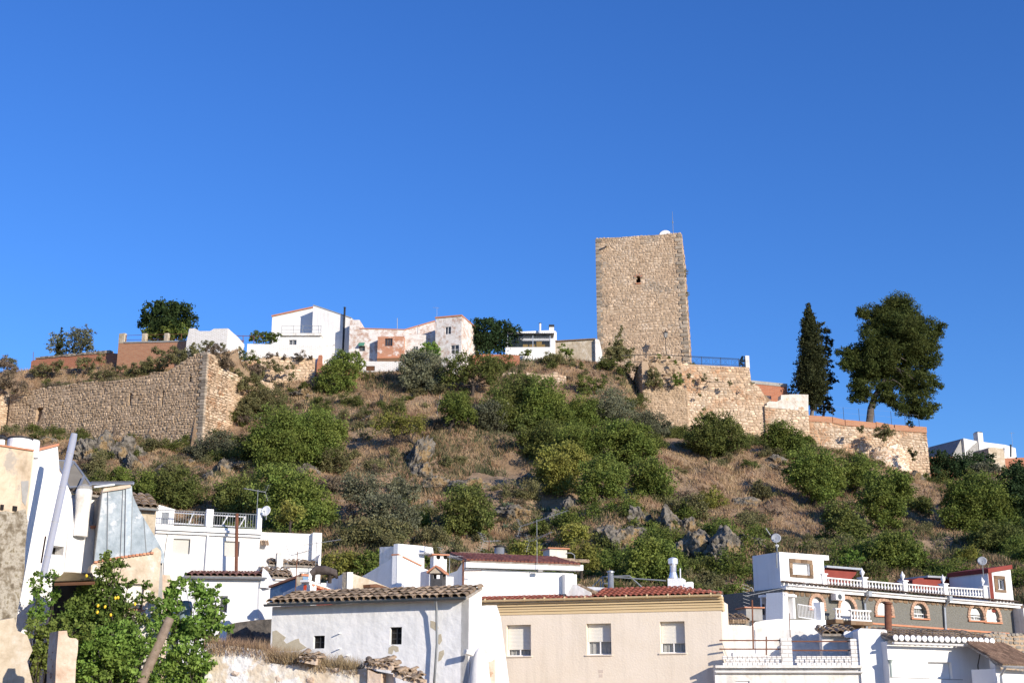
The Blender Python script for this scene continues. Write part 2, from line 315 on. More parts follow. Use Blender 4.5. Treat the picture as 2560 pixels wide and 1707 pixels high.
def hmap(x,y):
    x=np.asarray(x,float);y=np.asarray(y,float)
    a=np.clip(x/np.maximum(y,30),AC[0],AC[-1])
    i=np.clip(np.searchsorted(YSn,y)-1,0,len(YSn)-2); t=(y-YSn[i])/(YSn[i+1]-YSn[i])
    t=np.clip(t,0,1)
    j=np.clip(np.searchsorted(AC,a)-1,0,len(AC)-2); u=(a-AC[j])/(AC[j+1]-AC[j])
    z=(TZ[i,j]*(1-u)+TZ[i,j+1]*u)*(1-t)+(TZ[i+1,j]*(1-u)+TZ[i+1,j+1]*u)*t
    m=np.clip((y-88)/10,0,1)*np.clip((151-y)/8,0,1)
    z=z+m*(fbm(x*.11,y*.11,5)*2.6+np.abs(fbm(x*.31+40,y*.25,3))*1.0-.3)
    # terrace of earth held by the left bastion
    dx=x-WL.O.x;dy=y-WL.O.y; s=dx*WL.u.x+dy*WL.u.y; d=-(dx*WL.n.x+dy*WL.n.y)
    zt=interp_poly(s,WLTOP)-.5+np.minimum(np.maximum(d-.5,0)*.42,8.0); zt=np.minimum(zt,zrow(903,162))
    zt=zt-np.maximum(0,s-(WLL-1-np.maximum(d-6,0)*1.0))*(d>7)*1.1
    ins=(d>.5)&(s<WLL-.7+np.where(d>9,9,0))&(s>-14)&(y<165); z=np.where(ins,np.maximum(z,zt),z)
    dx=x-WR.O.x;dy=y-WR.O.y; s=dx*WR.u.x+dy*WR.u.y; d=-(dx*WR.n.x+dy*WR.n.y)
    zt=interp_poly(s,WRTOP)-.55
    ins=(d>.7)&(s<WR.L-.7)&(s>.7)&(y<178); z=np.where(ins,np.maximum(z,zt),z)
    return z
def H(x,y): return float(hmap(np.array([x]),np.array([y]))[0])
def ground_hit(p,y0=80,y1=178):
    r=ray(p); Y=np.arange(y0,y1,.2); z=Y*(r.z/r.y); h=hmap(Y*(r.x/r.y),Y)
    k=np.where(h>=z)[0]
    Yh=Y[k[0]] if len(k) else y1
    return r*(Yh/r.y)
def build_terrain():
    xs=np.concatenate([[-4000,-1500,-600,-300,-180,-130],np.arange(-100,100.1,.8),[130,180,300,600,1500,4000]])
    ys=np.concatenate([[-3000,-800,-200,-60,0,25,40,50],np.arange(58,90,2),np.arange(90,166,.7),np.arange(166,206,2.5),[215,230,250,275,400,900,2500,6000]])
    X,Y=np.meshgrid(xs,ys); Z=hmap(X,Y); nx,ny=len(xs),len(ys)
    V=np.stack([X,Y,Z],-1).reshape(-1,3)
    i=np.arange(ny-1)[:,None]*nx+np.arange(nx-1)[None,:]; f=np.stack([i,i+1,i+nx+1,i+nx],-1).reshape(-1,4)
    me=bpy.data.meshes.new('hillside'); fast_mesh(me,V,f); me.polygons.foreach_set('use_smooth',[True]*len(me.polygons))
    o=bpy.data.objects.new('hillside',me); COL.objects.link(o); me.materials.append(SOIL); tag(o,'steep dry hillside rising behind the houses',None,None,'structure'); o['label']='steep dry rocky hillside below the castle and town ground'
def fast_mesh(me,V,f,tint=None):
    k=f.shape[1]; me.vertices.add(len(V)); me.vertices.foreach_set('co',np.ascontiguousarray(V,dtype=np.float32).ravel())
    me.loops.add(f.size); me.loops.foreach_set('vertex_index',np.ascontiguousarray(f,dtype=np.int32).ravel())
    me.polygons.add(len(f)); me.polygons.foreach_set('loop_start',np.arange(0,f.size,k,dtype=np.int32))
    if tint is not None:
        a=me.attributes.new('tint','FLOAT','FACE'); a.data.foreach_set('value',np.asarray(tint,dtype=np.float32))
    me.update(calc_edges=True); me.validate()
# ---------------------------------------------------------------- vegetation
def leaf_cloud(blobs,size,dens=2.4,clump=.20,droop=0,aspect=.62,nclump=23):
    """leaf-sized faces gathered in clumps through the outer volume of each bough; blobs = (centre, radius)"""
    C=[];T=[]
    for c,r in blobs:
        c=np.array(c); n=int(dens*math.pi*r*r/(.5*aspect*size*size)); n=max(40,n); k=max(8,int(nclump*max(.5,r)**1.2))
        d=NR.normal(size=(k,3)); d/=np.linalg.norm(d,axis=1)[:,None]
        cen=c+d*(r*NR.uniform(.2,1.12,size=(k,1))**.6)*np.array([1,1,.92])
        ct=NR.uniform(.25,.75,size=k); wgt=NR.uniform(.3,1,size=k); idx=NR.choice(k,size=n,p=wgt/wgt.sum())
        p=cen[idx]+NR.normal(size=(n,3))*(r*clump)*np.array([1,1,.8])
        p[:,2]-=droop*np.abs(NR.normal(size=n))*r*.3
        C.append(p);T.append(np.clip(ct[idx]+NR.uniform(-.25,.25,size=n),0,1))
    C=np.concatenate(C);T=np.concatenate(T);n=len(C)
    a=NR.normal(size=(n,3));a/=np.linalg.norm(a,axis=1)[:,None]; b=NR.normal(size=(n,3));b-=a*(a*b).sum(1)[:,None];b/=np.linalg.norm(b,axis=1)[:,None]
    sz=size*NR.uniform(.55,1.35,size=(n,1))*.5
    V=np.stack([C-a*sz,C+b*sz*aspect,C+a*sz,C-b*sz*aspect],1).reshape(-1,3); return V,np.arange(4*n).reshape(-1,4),T
def leaf_part(name,V,f,T,mat,parent,kind=None):
    me=bpy.data.meshes.new(name); fast_mesh(me,V-np.array(LOC[parent]) if parent else V,f,T); me.materials.append(mat)
    o=bpy.data.objects.new(name,me); COL.objects.link(o); o.parent=parent; LOC[o]=LOC.get(parent,Vector())
    tag(o,kind=kind); return o
def wob(p,q,n=5,amp=.12):
    L=(q-p).length; return [p.lerp(q,i/n)+Vector((rnd.uniform(-1,1),rnd.uniform(-1,1),rnd.uniform(-.6,.6)))*amp*L*(0 if i in(0,n) else 1)*.5 for i in range(n+1)]
GT='trees and bushes growing on the castle hillside'
def tree(name,label,cat,base,blobs,mat,size=.2,dens=2.2,nclump=23,Y=None,trunk=.11,bark=None,group=GT,spread=.5,fork=.38,clump=.175,droop=0,aspect=.62,limbs=True,zf=None):
    """base and boughs (x, y, radius) as seen; every bough gets its own depth round the trunk"""
    B=ground_hit(base) if Y is None else at(base,Y)
    if Y is not None and zf is not None: B.z=zf
    th=thing(name,label,cat,B,group); dens*=1.75
    bl=[]
    for i,(x,y,r) in enumerate(blobs):
        rr=r*mpp(at((x,y),B.y))*(1.40 if group==GT else 1.12); off=rr*spread*rnd.uniform(-1,1)
        bl.append((at((x,y),B.y+off-.2*rr),rr))
    V,f,T=leaf_cloud([(tuple(c),r) for c,r in bl],size,dens,clump,droop,aspect,nclump)
    leaf_part('crown',V,f,T,mat,th)
    mb=MB(); bark=bark or TRUNK
    cen=sum((c for c,r in bl),Vector())/len(bl); low=B.lerp(cen,fork); low.x=B.x*.6+cen.x*.4
    B0=B-UP*.4
    mb.tube(wob(B0,low,4,.10),[trunk*1.25,trunk*1.05,trunk,trunk*.92,trunk*.85],7)
    if limbs:
        for c,r in bl: mb.tube(wob(low,c,4,.14),[trunk*.7,trunk*.5,trunk*.36,trunk*.22,trunk*.1],5)
    part('trunk',mb,bark,th,True); return th
def bl(zf,s,L): return [(*zf(x,y),r/s) for x,y,r in L]
def rock(label,pc,wpx,hpx,seed,group='limestone outcrops on the hillside',Y=None,tilt=0,flat=.8):
    P=ground_hit(pc) if Y is None else at(pc,Y); k=mpp(P); wx,hz=wpx*k*.62,hpx*k*.62; bm=bmesh.new(); bmesh.ops.create_icosphere(bm,subdivisions=5,radius=1)
    o=Vector((seed*7.1,seed*3.3,seed*1.7)); rr=random.Random(seed)
    planes=[(Vector((rr.uniform(-1,1),rr.uniform(-1,.3),rr.uniform(-.6,1))).normalized(),rr.uniform(.5,.85)) for _ in range(12)]
    for v in bm.verts:
        d=v.co.normalized(); r=1.0
        for n,c in planes:
            q=d.dot(n)
            if q>1e-3: r=min(r,c/q)
        r+=.20*mnoise.fractal(d*1.6+o,1,2,5)+.10*abs(mnoise.noise(Vector((d.x*4.5,d.y*4.5,d.z*1.6))+o))-.05+.09*mnoise.noise(d*7+o)+.05*mnoise.noise(d*15+o)-.10*max(0,.25-abs(mnoise.noise(Vector((d.x*2.6,d.y*2.6,d.z*.8))+o)))*2
        v.co=d*r
    mt=Matrix.Rotation(R(tilt),4,'Y')@Matrix.Diagonal((wx*1.08,max(wx*.8,hz*.7),hz*.86,1)); bm.transform(mt)
    me=bpy.data.meshes.new('rock_outcrop'); bm.to_mesh(me); bm.free(); me.materials.append(ROCK)
    ob=bpy.data.objects.new('rock_outcrop',me); COL.objects.link(ob); ob.location=P+Vector((0,hz*.18,hz*.02)); tag(ob,label,'rock',group); return ob
# ---------------------------------------------------------------- stonework
def inter(poly,z):
    xs=[]
    for i in range(len(poly)):
        (x0,a),(x1,b)=poly[i],poly[(i+1)%len(poly)]
        if (a<=z<b) or (b<=z<a): xs.append(x0+(z-a)/(b-a)*(x1-x0))
    xs.sort(); return list(zip(xs[::2],xs[1::2]))
def stone_geo(mb,F,s0,s1,z0,z1,d,rg,jit,bulge,t,back=.18):
    w,h=s1-s0,z1-z0; j=lambda k:rg.uniform(-1,1)*jit*min(w,h)*k
    c=.24
    pts=[(s0+w*c,z0),(s1-w*c,z0),(s1,z0+h*c),(s1,z1-h*c),(s1-w*c,z1),(s0+w*c,z1),(s0,z1-h*c),(s0,z0+h*c)]
    pts=[(a+j(.8),b+j(.8)) for a,b in pts]; b0=len(mb.v)
    for a,b in pts: mb.v.append(tuple(F.P(a,b,d-back)))
    cx,cz=(s0+s1)/2,(z0+z1)/2
    for a,b in pts: mb.v.append(tuple(F.P(cx+(a-cx)*.84,cz+(b-cz)*.84,d+rg.uniform(-.3,.3)*bulge)))
    mb.v.append(tuple(F.P(cx+j(.5),cz+j(.5),d+bulge*rg.uniform(.2,1.1))))
    for i in range(8):
        k=(i+1)%8
        mb.f.append((b0+i,b0+k,b0+8+k,b0+8+i)); mb.f.append((b0+8+i,b0+8+k,b0+16))
        mb.t+= [t,t]; mb.uv+=[[(0,0)]*4,[(0,0)]*3]
def stonework(th,F,poly,rh=(.26,.42),wd=(.28,.7),gap=.03,jit=.10,bulge=.07,d=.03,mat=None,seed=1,nparts=60,holes=(),skip=.0,tv=.5,dvar=.04,quoin=False):
    """every stone its own block with recessed joints; the largest are parts, the many small ones one part"""
    rg=random.Random(seed); zs=[p[1] for p in poly]; z=min(zs); L=[]
    while z<max(zs):
        h=rg.uniform(*rh); zc=z+h/2
        for a,b in inter(poly,zc):
            s=a
            while s<b-.05:
                w=rg.uniform(*wd)*(1.25 if h>(rh[0]+rh[1])/2 else .9); e=min(s+w,b)
                if b-e<wd[0]*.6: e=b
                zo=rg.uniform(-.18,.18)*h; wv=.22*mnoise.noise(Vector((s*.55+seed,z*.8,seed*3.1)))
                if not any(h0[0]-.05<(s+e)/2<h0[1]+.05 and h0[2]-.05<zc<h0[3]+.05 for h0 in holes) and rg.random()>=skip:
                    if e-s>wd[0]*1.5 and rg.random()<.22:     # two small stones stacked
                        L.append((s,e,z+wv,z+wv+h*.5,rg)); L.append((s,e,z+wv+h*.52,z+wv+h,rg))
                    else: L.append((s,e,z+wv+max(zo,-h*.1)*.5,z+wv+h+zo*.5,rg))
                s=e
        z+=h
    L.sort(key=lambda q:-(min(q[1]-q[0],1.1)*(q[3]-q[2])))
    me=MB()
    for i,(s0,s1,a,b,_) in enumerate(L):
        g=gap*rg.uniform(.5,1.3); t=min(1,max(0,tv+rg.gauss(0,.22))); dd=d+rg.uniform(-1,1)*dvar
        if i<nparts:
            m1=MB(); stone_geo(m1,F,s0+g/2,s1-g/2,a+g/2,b-g/2,dd,rg,jit,bulge,t); part('stone',m1,mat,th)
        else: stone_geo(me,F,s0+g/2,s1-g/2,a+g/2,b-g/2,dd,rg,jit,bulge,t)
    if me.f: part('rubble_stones',me,mat,th,kind='stuff')
def wallslab(th,F,poly,depth,mat,holes=(),rec=.5,name='wall_core',d=0):
    mb=MB(); mb.prism(F,poly,depth,holes,rec,d); return part(name,mb,mat,th)
def arch(s0,s1,z0,z1,n=8,pointed=False):
    r=(s1-s0)/2; cx=(s0+s1)/2; zc=z1-r
    return [(s0,z0),(s1,z0)]+[(cx+r*math.cos(math.pi*i/n),zc+r*math.sin(math.pi*i/n)) for i in range(n+1)]
def rectl(r): return [(r[0],r[2]),(r[1],r[2]),(r[1],r[3]),(r[0],r[3])]
# ---------------------------------------------------------------- windows, roofs, rails
def window(th,F,r,kind='pane',rec=.16,fm=None,mull=1,frac=.6,sill=None,transom=0,archtop=False,glass=None,curtain=False,shut=None,fw=.05):
    s0,s1,z0,z1=r; fm=fm or WFRAME; e=.003
    fr=MB(); d0,d1=-rec-.02,-rec+.03
    a=(s1-s0)/2 if archtop else 0
    zt=z1-e
    for q in ((s0+e,s0+fw,z0+e,zt-a),(s1-fw,s1-e,z0+e,zt-a),(s0+fw,s1-fw,z0+e,z0+fw),(s0+fw,s1-fw,zt-a-fw,zt-a)):
        if q[3]>q[2]: fr.box(F,*q,d0,d1)
    for k in range(mull):
        c=s0+(s1-s0)*(k+1)/(mull+1); fr.box(F,c-.025,c+.025,z0+fw,zt-a-fw,d0+.002,d1+.004)
    for k in range(transom):
        c=z0+(z1-z0)*(k+1)/(transom+1); fr.box(F,s0+fw,s1-fw,c-.02,c+.02,d0+.004,d1-.004)
    wn=part('window',fr,fm,th)
    shape=arch(s0+.01,s1-.01,z0+.01,z1-.01) if archtop else [(s0+.01,z0+.01),(s1-.01,z0+.01),(s1-.01,z1-.01),(s0+.01,z1-.01)]
    if kind!='closed':
        g=MB(); g.poly([F.P(p[0],p[1],-rec) for p in shape],.5); part('pane',g,glass or GLASS,wn)
    if curtain:
        g=MB(); n=18
        for i in range(n):
            a0,a1=[s0+.03+(s1-s0-.06)*k/n for k in (i,i+1)]; q0,q1=[-rec-.07-.02*math.sin(k*1.9+s0) for k in (i,i+1)]
            g.poly([F.P(a0,z0+.02,q0),F.P(a1,z0+.02,q1),F.P(a1,z1-.02,q1),F.P(a0,z1-.02,q0)])
        part('curtain',g,CURT,wn)
    if kind in('roll','closed'):
        zb=z0+.01 if kind=='closed' else z1-(z1-z0)*frac
        g=MB(); n=max(4,int((z1-zb)/.055)); dz=(z1-.004-zb)/n
        for i in range(n):
            a0=zb+i*dz
            if archtop:
                I=inter(shape,min(a0+dz*.6,z1-.02)); 
                if not I: continue
                x0,x1=I[0]
            else: x0,x1=s0+.02,s1-.02
            g.poly([F.P(x0,a0,-rec+.035),F.P(x1,a0,-rec+.035),F.P(x1,a0+dz*.8,-rec+.055),F.P(x0,a0+dz*.8,-rec+.055)])
            g.poly([F.P(x0,a0+dz*.8,-rec+.055),F.P(x1,a0+dz*.8,-rec+.055),F.P(x1,a0+dz,-rec+.035),F.P(x0,a0+dz,-rec+.035)])
        part('roller_shutter',g,shut or SHUT,wn)
    if sill: g=MB(); g.box(F,s0-.06,s1+.06,z0-.05,z0-.004,-rec+.03,.05); part('sill',g,sill,wn)
    return wn
def house(name,label,cat,F,top,mat,depth,wins=(),base=-2.5,group=None,rec=.3,thick=0):
    """one building: wall outline across the top as seen, carried down to the ground, windows let into it"""
    P=[F.sz(p) for p in top]; poly=[(P[0][0],base)]+[(P[-1][0],base)]+P[::-1]
    c=F.P((P[0][0]+P[-1][0])/2,base,-depth/2); th=thing(name,label,cat,c,group)
    holes=[];W_=[]
    for wd in wins:
        wd=dict(wd); p0,p1=wd.pop('r'); r=F.rect(p0,p1); W_.append((r,wd)); holes.append(arch(*r) if wd.get('archtop') else rectl(r))
    mb=MB(); mb.prism(F,poly,depth,holes,rec); wl=part('wall',mb,mat,th)
    for r,wd in W_:
        if wd.get('kind')=='hole':
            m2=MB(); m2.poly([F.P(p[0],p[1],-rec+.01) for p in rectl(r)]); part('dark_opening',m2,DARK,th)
        else: window(th,F,r,**wd)
    th['_s']=0; del th['_s']; return th,P
_tm={}
def tile_mesh(w,L,seg=5,th=.018,key='t'):
    k=(round(w,3),round(L,3),key)
    if k in _tm: return _tm[k]
    mb=MB(); 
    for end in range(2):
        pass
    ro=[];ri=[]
    for e,(y,ww) in enumerate(((0,w*.54),(L,w*.44))):
        ro.append([Vector((math.cos(math.pi*i/seg)*ww,y,math.sin(math.pi*i/seg)*ww*.85)) for i in range(seg+1)])
        ri.append([Vector((math.cos(math.pi*i/seg)*(ww-th),y,math.sin(math.pi*i/seg)*(ww*.85-th))) for i in range(seg+1)])
    for i in range(seg):
        mb.poly([ro[0][i],ro[0][i+1],ro[1][i+1],ro[1][i]]); mb.poly([ri[0][i+1],ri[0][i],ri[1][i],ri[1][i+1]]); mb.poly([ro[0][i],ri[0][i],ri[0][i+1],ro[0][i+1]])
    _tm[k]=mb.mesh('tile',None,True); return _tm[k]
def tile_roof(th,F,s0,s1,z0,d0,run,rise,sp=.24,rows=4,mat=None,jit=.0,lim=300,over=.0,s1b=None,bed=None,ridge=True,s0b=None,endcap=None,small=False):
    """barrel tiles in courses up a slope starting at the eave (z0, d0) and running back 'run' while rising 'rise'"""
    s1b=s1 if s1b is None else s1b; s0b=s0 if s0b is None else s0b
    sl=math.hypot(run,rise); ex=F.u; ey=(-F.n*run+UP*rise)/sl; ez=ex.cross(ey)
    mb=MB(); P=lambda s,t,h:F.P(s,z0,d0)+ey*t+ez*h
    c=[P(s0,0,0),P(s1,0,0),P(s1b,sl,0),P(s0b,sl,0)]; cb=[q-ez*.08 for q in c]
    mb.poly(c);mb.poly(cb[::-1])
    for i in range(4): mb.poly([c[i],cb[i],cb[(i+1)%4],c[(i+1)%4]])
    rf=part('roof',mb,bed or TILEBED,th)
    n=max(2,round((s1-s0)/sp)); L=sl/rows; stuff=MB(); cnt=0
    if not small: me=tile_mesh(sp,L*1.22)
    for j in range(rows):
        f0=j/rows; a,b=s0+(s0b-s0)*f0,s1+(s1b-s1)*f0
        for i in range(n):
            s=s0+(i+.5)*(s1-s0)/n
            if s<a or s>b: continue
            o=P(s+rnd.uniform(-1,1)*jit*.3,j*L-(over if j==0 else .02)+rnd.uniform(-1,1)*jit*.5,.012+rnd.uniform(0,1)*jit*.25+j*.004)
            if not small and cnt<lim:
                rz=rnd.uniform(-1,1)*jit*1.2; rx=math.atan2(.03,L)
                Mx=Matrix((( ex.x,ey.x,ez.x,o.x),(ex.y,ey.y,ez.y,o.y),(ex.z,ey.z,ez.z,o.z),(0,0,0,1)))@Matrix.Rotation(rz,4,'Z')@Matrix.Rotation(-rx*.6,4,'X')
                inst('tile',me,mat,rf,Mx); cnt+=1
            else:
                t=rnd.random(); w=(s1-s0)/n*.5
                for e in (0,):
                    A=[o+ex*(math.cos(math.pi*k/4)*w)+ez*(math.sin(math.pi*k/4)*w*.85) for k in range(5)]; B=[q+ey*L*1.05 for q in A]
                    for k in range(4): stuff.poly([A[k],A[k+1],B[k+1],B[k]],t)
                    stuff.poly(A,t*.3)
    if stuff.f: part('tiles',stuff,mat,rf,kind='stuff')
    return rf
def railing(name,label,F,pts,h,mat,cat='railing',bars=None,rails=(1.,.08),r=.02,post=None,group=None,dd=0):
    """pts = (s,z) of the foot line"""
    th=thing(name,label,cat,F.P(pts[0][0],pts[0][1],dd),group)
    mb=MB()
    for fr in rails: mb.tube([F.P(s,z+h*fr,dd) for s,z in pts],r,5)
    part('rail',mb,mat,th)
    S=[p[0] for p in pts];Z=[p[1] for p in pts]
    if bars:
        n=int((S[-1]-S[0])/bars); b=MB()
        for i in range(n+1):
            s=S[0]+(S[-1]-S[0])*i/n; z=float(np.interp(s,S,Z)); b.tube([F.P(s,z+h*rails[-1],dd),F.P(s,z+h*rails[0],dd)],r*.5,4,False)
        part('bars',b,mat,th,kind='stuff')
    if post:
        for s in post:
            z=float(np.interp(s,S,Z)); b=MB(); b.tube([F.P(s,z,dd),F.P(s,z+h*1.04,dd)],r*1.3,5); part('post',b,mat,th)
    return th
def dish(name,label,c,r,facing,mat,bracket,Zb,group='satellite dishes on the roofs'):
    c=Vector(c); f=Vector(facing).normalized(); th=thing(name,label,'satellite dish',Vector((c.x,c.y,Zb)),group)
    mb=MB(); prof=[(r*k/5,r*.22*(k/5)**2) for k in range(1,6)]; prof=[(.01,0)]+prof
    b=c-f*r*.15; mb.lathe(b,prof+[(r*.985,r*.205)]+[(p[0]*.98,p[1]-.012) for p in prof[::-1][1:]],16,f); part('reflector',mb,mat,th,True)
    m=MB(); lnb=c+f*r*.75-UP*r*.25; m.tube([c-UP*r*.95,lnb],.012,4); m.tube([lnb,lnb-f*.1],.035,6); part('feed_arm',m,PIPEG,th)
    m=MB(); back=c-f*(r*.3); m.tube([b,back],.03,5); m.tube([back+UP*.1,Vector((back.x,back.y,Zb))],.025,6); part('mast',m,bracket,th); return th
def antenna(name,label,foot,h,dirv,mat,group='television aerials',boom=1.1,n=9,refl=True,el=.42):
    foot=Vector(foot); th=thing(name,label,'aerial',foot,group); d=Vector(dirv).normalized(); s=d.cross(UP).normalized(); top=foot+UP*h
    m=MB(); m.tube([foot,top+UP*.08],.018,5); part('mast',m,mat,th)
    m=MB(); a=top-d*boom*.35; m.tube([a,a+d*boom],.012,4)
    for i in range(n):
        q=a+d*boom*(.12+.88*i/(n-1)); L=el*(.62-.25*i/n)
        m.tube([q-s*L,q+s*L],.006,3,False)
    if refl:
        for k in (-1,1):
            for j in range(4):
                q=a+UP*k*(.08+.11*j)-d*.05*j; m.tube([q-s*el*.7,q+s*el*.7],.006,3,False)
            m.tube([a,a+UP*k*.45-d*.18],.008,3,False)
    part('yagi_elements',m,ALU,th); return th
def flue(name,label,p0,p1,r,mat,cap=None,group=None,seams=0,cat='flue'):
    p0,p1=Vector(p0),Vector(p1); th=thing(name,label,cat,p0,group); m=MB(); m.tube([p0,p1],r,14); part('pipe',m,mat,th,True)
    for k in range(seams):
        q=p0.lerp(p1,(k+.6)/seams); dv=(p1-p0).normalized(); m=MB(); m.tube([q-dv*.015,q+dv*.015],r*1.05,14); part('joint_band',m,mat,th,True)
    if cap: dv=(p1-p0).normalized(); m=MB(); m.tube([p1+dv*.02,p1+dv*.06,p1+dv*.12],[r*1.2,r*1.5,r*.5],12); part('cowl',m,cap,th,True)
    return th
def boxthing(name,label,cat,F,r,d0,d1,mat,group=None,cap=None,over=.05,caph=.06,base=None):
    s0,s1,z0,z1=r; th=thing(name,label,cat,F.P((s0+s1)/2,z0,(d0+d1)/2),group); m=MB(); m.box(F,s0,s1,z0,z1,d0,d1); part('body',m,mat,th)
    if cap: m=MB(); m.box(F,s0-over,s1+over,z1+.002,z1+caph,min(d0,d1)-over,max(d0,d1)+over); part('cap',m,cap,th)
    return th
build_terrain()
# ================================================================ castle walls
# left bastion, its long face in grazing light and its right face in full sun
def psz(F,L): return [F.sz(p) for p in L]
TOPL=[(27,986),(90,974),(150,966),(205,958),(260,954),(330,946),(420,928),(460,902),(490,886),(519,881)]
P=psz(WL,TOPL); zb=28.0; polyL=[(P[0][0],zb),(P[-1][0],zb)]+P[::-1]
th=thing('bastion_wall','long rubble bastion wall of the castle at far left, tall face with slit openings and sunlit right corner','castle wall',WL.P(WL.L/2,zb,-1))
slits=[(z1(330,1172),z1(390,1298)),(z1(262,1135),z1(280,1215)),(z1(565,1098),z1(580,1240)),(z1(1183,1035),z1(1205,1150)),(z1(1485,1008),z1(1500,1150)),(z1(950,1008),z1(962,1050)),(z1(1735,860),z1(1758,935)),(z1(1015,1150),z1(1030,1190))]
hol=[WL.rect(a,b) for a,b in slits]
wallslab(th,WL,polyL,4,MORTAR,[rectl(h) for h in hol],.9)
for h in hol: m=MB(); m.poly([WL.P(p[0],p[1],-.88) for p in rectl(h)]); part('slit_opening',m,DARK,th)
stonework(th,WL,polyL,(.22,.38),(.22,.60),.022,.20,.085,.035,STONE,3,110,hol,.01,dvar=.035)
FS=WL.side(P[-1][0]); pr=[(0,zb),(9.0,zb),(9.0,FS.sz(z1(2290,985))[1]-.6)]
rt=[FS.sz(q) for q in (z1(2290,970),z1(2200,870),z1(2110,850),z1(2060,800),z1(1990,745),z1(1945,665))]
rt[-1]=(0,P[-1][1]); polyS=[(0,zb),(rt[0][0],zb)]+rt
wallslab(th,FS,polyS,1.2,MORTAR)
stonework(th,FS,polyS,(.16,.30),(.30,.8),.035,.12,.10,.03,STONE_P,4,60,(),.0,dvar=.05)
z=zb
k=0
while z<P[-1][1]-.2:      # quoins at the corner
    h=rnd.uniform(.3,.42); m=MB(); w=(.85,.5)[k%2]; m.box(WL,P[-1][0]-w,P[-1][0]+.05,z+.02,z+h-.02,-.3,.11); part('quoin',m,ASHLAR,th); z+=h;k+=1
# short return wall cut by the left edge of the picture
FR0=Fac((-90,1000),146,(27,990),150.5); Q=psz(FR0,[(-90,985),(0,968),(26,985)])
th=thing('tower_stub','pale sunlit stump of wall cut off by left picture edge','castle wall',FR0.P(2,28,-1)); pol=[(Q[0][0],28),(Q[-1][0],28)]+Q[::-1]
wallslab(th,FR0,pol,2,MORTAR); stonework(th,FR0,pol,(.2,.36),(.3,.8),.035,.12,.1,.03,STONE_P,5,20)
# ---- the keep
FT=Fac(z3(765,355),166,z3(1553,310),163.9)
c=[z3(768,356),z3(900,346),z3(1000,343),z3(1110,333),z3(1300,324),z3(1420,312),z3(1553,308)]
P=psz(FT,c); zb=40.5; polyT=[(P[0][0]-.02,zb),(P[-1][0]+.55,zb)]+P[::-1]
th=thing('stone_keep','tall square medieval stone tower with one small arched window','tower',FT.P((P[0][0]+P[-1][0])/2,zb,-4))
hw=FT.rect(z3(1138,698),z3(1179,762)); 
wallslab(th,FT,polyT,9,MORTAR,[arch(*hw)],1.0)
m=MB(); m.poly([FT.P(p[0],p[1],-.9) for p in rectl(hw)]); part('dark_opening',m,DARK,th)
stonework(th,FT,polyT,(.22,.40),(.22,.66),.018,.20,.055,.03,STONE_T,8,120,[hw],.008,dvar=.026)
m=MB()
for i in range(9):      # voussoirs round the arched window
    a0,a1=[math.pi*(i+k)/9 for k in (0.06,.94)]; r0=(hw[1]-hw[0])/2; cx=(hw[0]+hw[1])/2; zc=hw[3]-r0
    m=MB(); q=[(cx+rr*math.cos(a),zc+rr*math.sin(a)) for rr,a in ((r0+.01,a0),(r0+.3,a0),(r0+.3,a1),(r0+.01,a1))]; m.prism(FT,q,.3,d=.1); part('voussoir',m,TERRA if i%2 else ASHLAR,th)
m=MB(); m.box(FT,hw[0]-.05,hw[1]+.05,hw[2]-.16,hw[2]-.01,-.4,.12); part('sill',m,TERRA,th)
FTS=FT.side(P[-1][0]); polyTS=[(0,zb),(9,zb),(9,P[-1][1]),(0,P[-1][1])]
m=MB(); 
g=FTS; 
def lean(s,z): return .55*(P[-1][1]-z)/(P[-1][1]-zb)
mm=MB(); mm.poly([FTS.P(0,zb,.55),FTS.P(9,zb,.55),FTS.P(9,P[-1][1],0),FTS.P(0,P[-1][1],0)]); part('side_wall',mm,STONE_P,th)
for i in range(44):
    z=zb+(P[-1][1]-zb)*i/44; s=0
    while s<8.8:
        wd_=rnd.uniform(.5,1.1)
        if i%2==0 or s<1.5: m.box(FTS,s+.02,s+wd_-.03,z+.02,z+.44,lean(0,z)-.1,lean(0,z)+rnd.uniform(.03,.09),rnd.random())
        s+=wd_
part('rubble_stones',m,STONE_P,th,kind='stuff')
for i in range(40):
    z=zb+(P[-1][1]-zb)*i/40; s1=P[-1][0]+.55*(P[-1][1]-z)/(P[-1][1]-zb); m=MB(); wq=(.9,.55)[i%2]; m.box(FT,s1-wq,s1+.03,z+.02,z+.45,-.3,.11+rnd.uniform(-.02,.03)); part('quoin',m,ASHLAR,th)
    m=MB(); wq=(.5,.8)[i%2]; m.box(FT,P[0][0]-.04,P[0][0]+wq,z+.02,z+.45,-.3,.10+rnd.uniform(-.02,.03)); part('quoin',m,ASHLAR,th)
m=MB(); q=FT.hit(z3(868,428)); m.tube([q-FT.n*.2,q+FT.n*.85-UP*.05],.13,6); part('water_spout',m,ASHLAR,th)
for (x,y,r) in ((1580,640,10),(1588,680,9),(1604,855,9)):
    pc=FTS.P(.4,FT.sz(z3(x,y))[1],.35); t2=thing('wall_plant',{640:'upper caper plant on the right edge of the tower',680:'middle caper plant just under the upper one on the tower edge',855:'lowest caper plant on the right edge of the tower'}[y],'plant',pc,'plants rooted in the tower edge')
    V,f,T=leaf_cloud([(tuple(pc),.42)],.13,2); leaf_part('crown',V,f,T,LF_BROOM,t2); m=MB(); m.tube([pc-FTS.n*.4,pc],.03,4); part('stem',m,TRUNK,t2)
q=FT.pt(z3(1404,322),-3.2); dish('satellite_dish','big white dish half hidden behind the tower top',q,.84,(-.15,-1,.35),WFRAME,PIPEG,q.z-1.2)
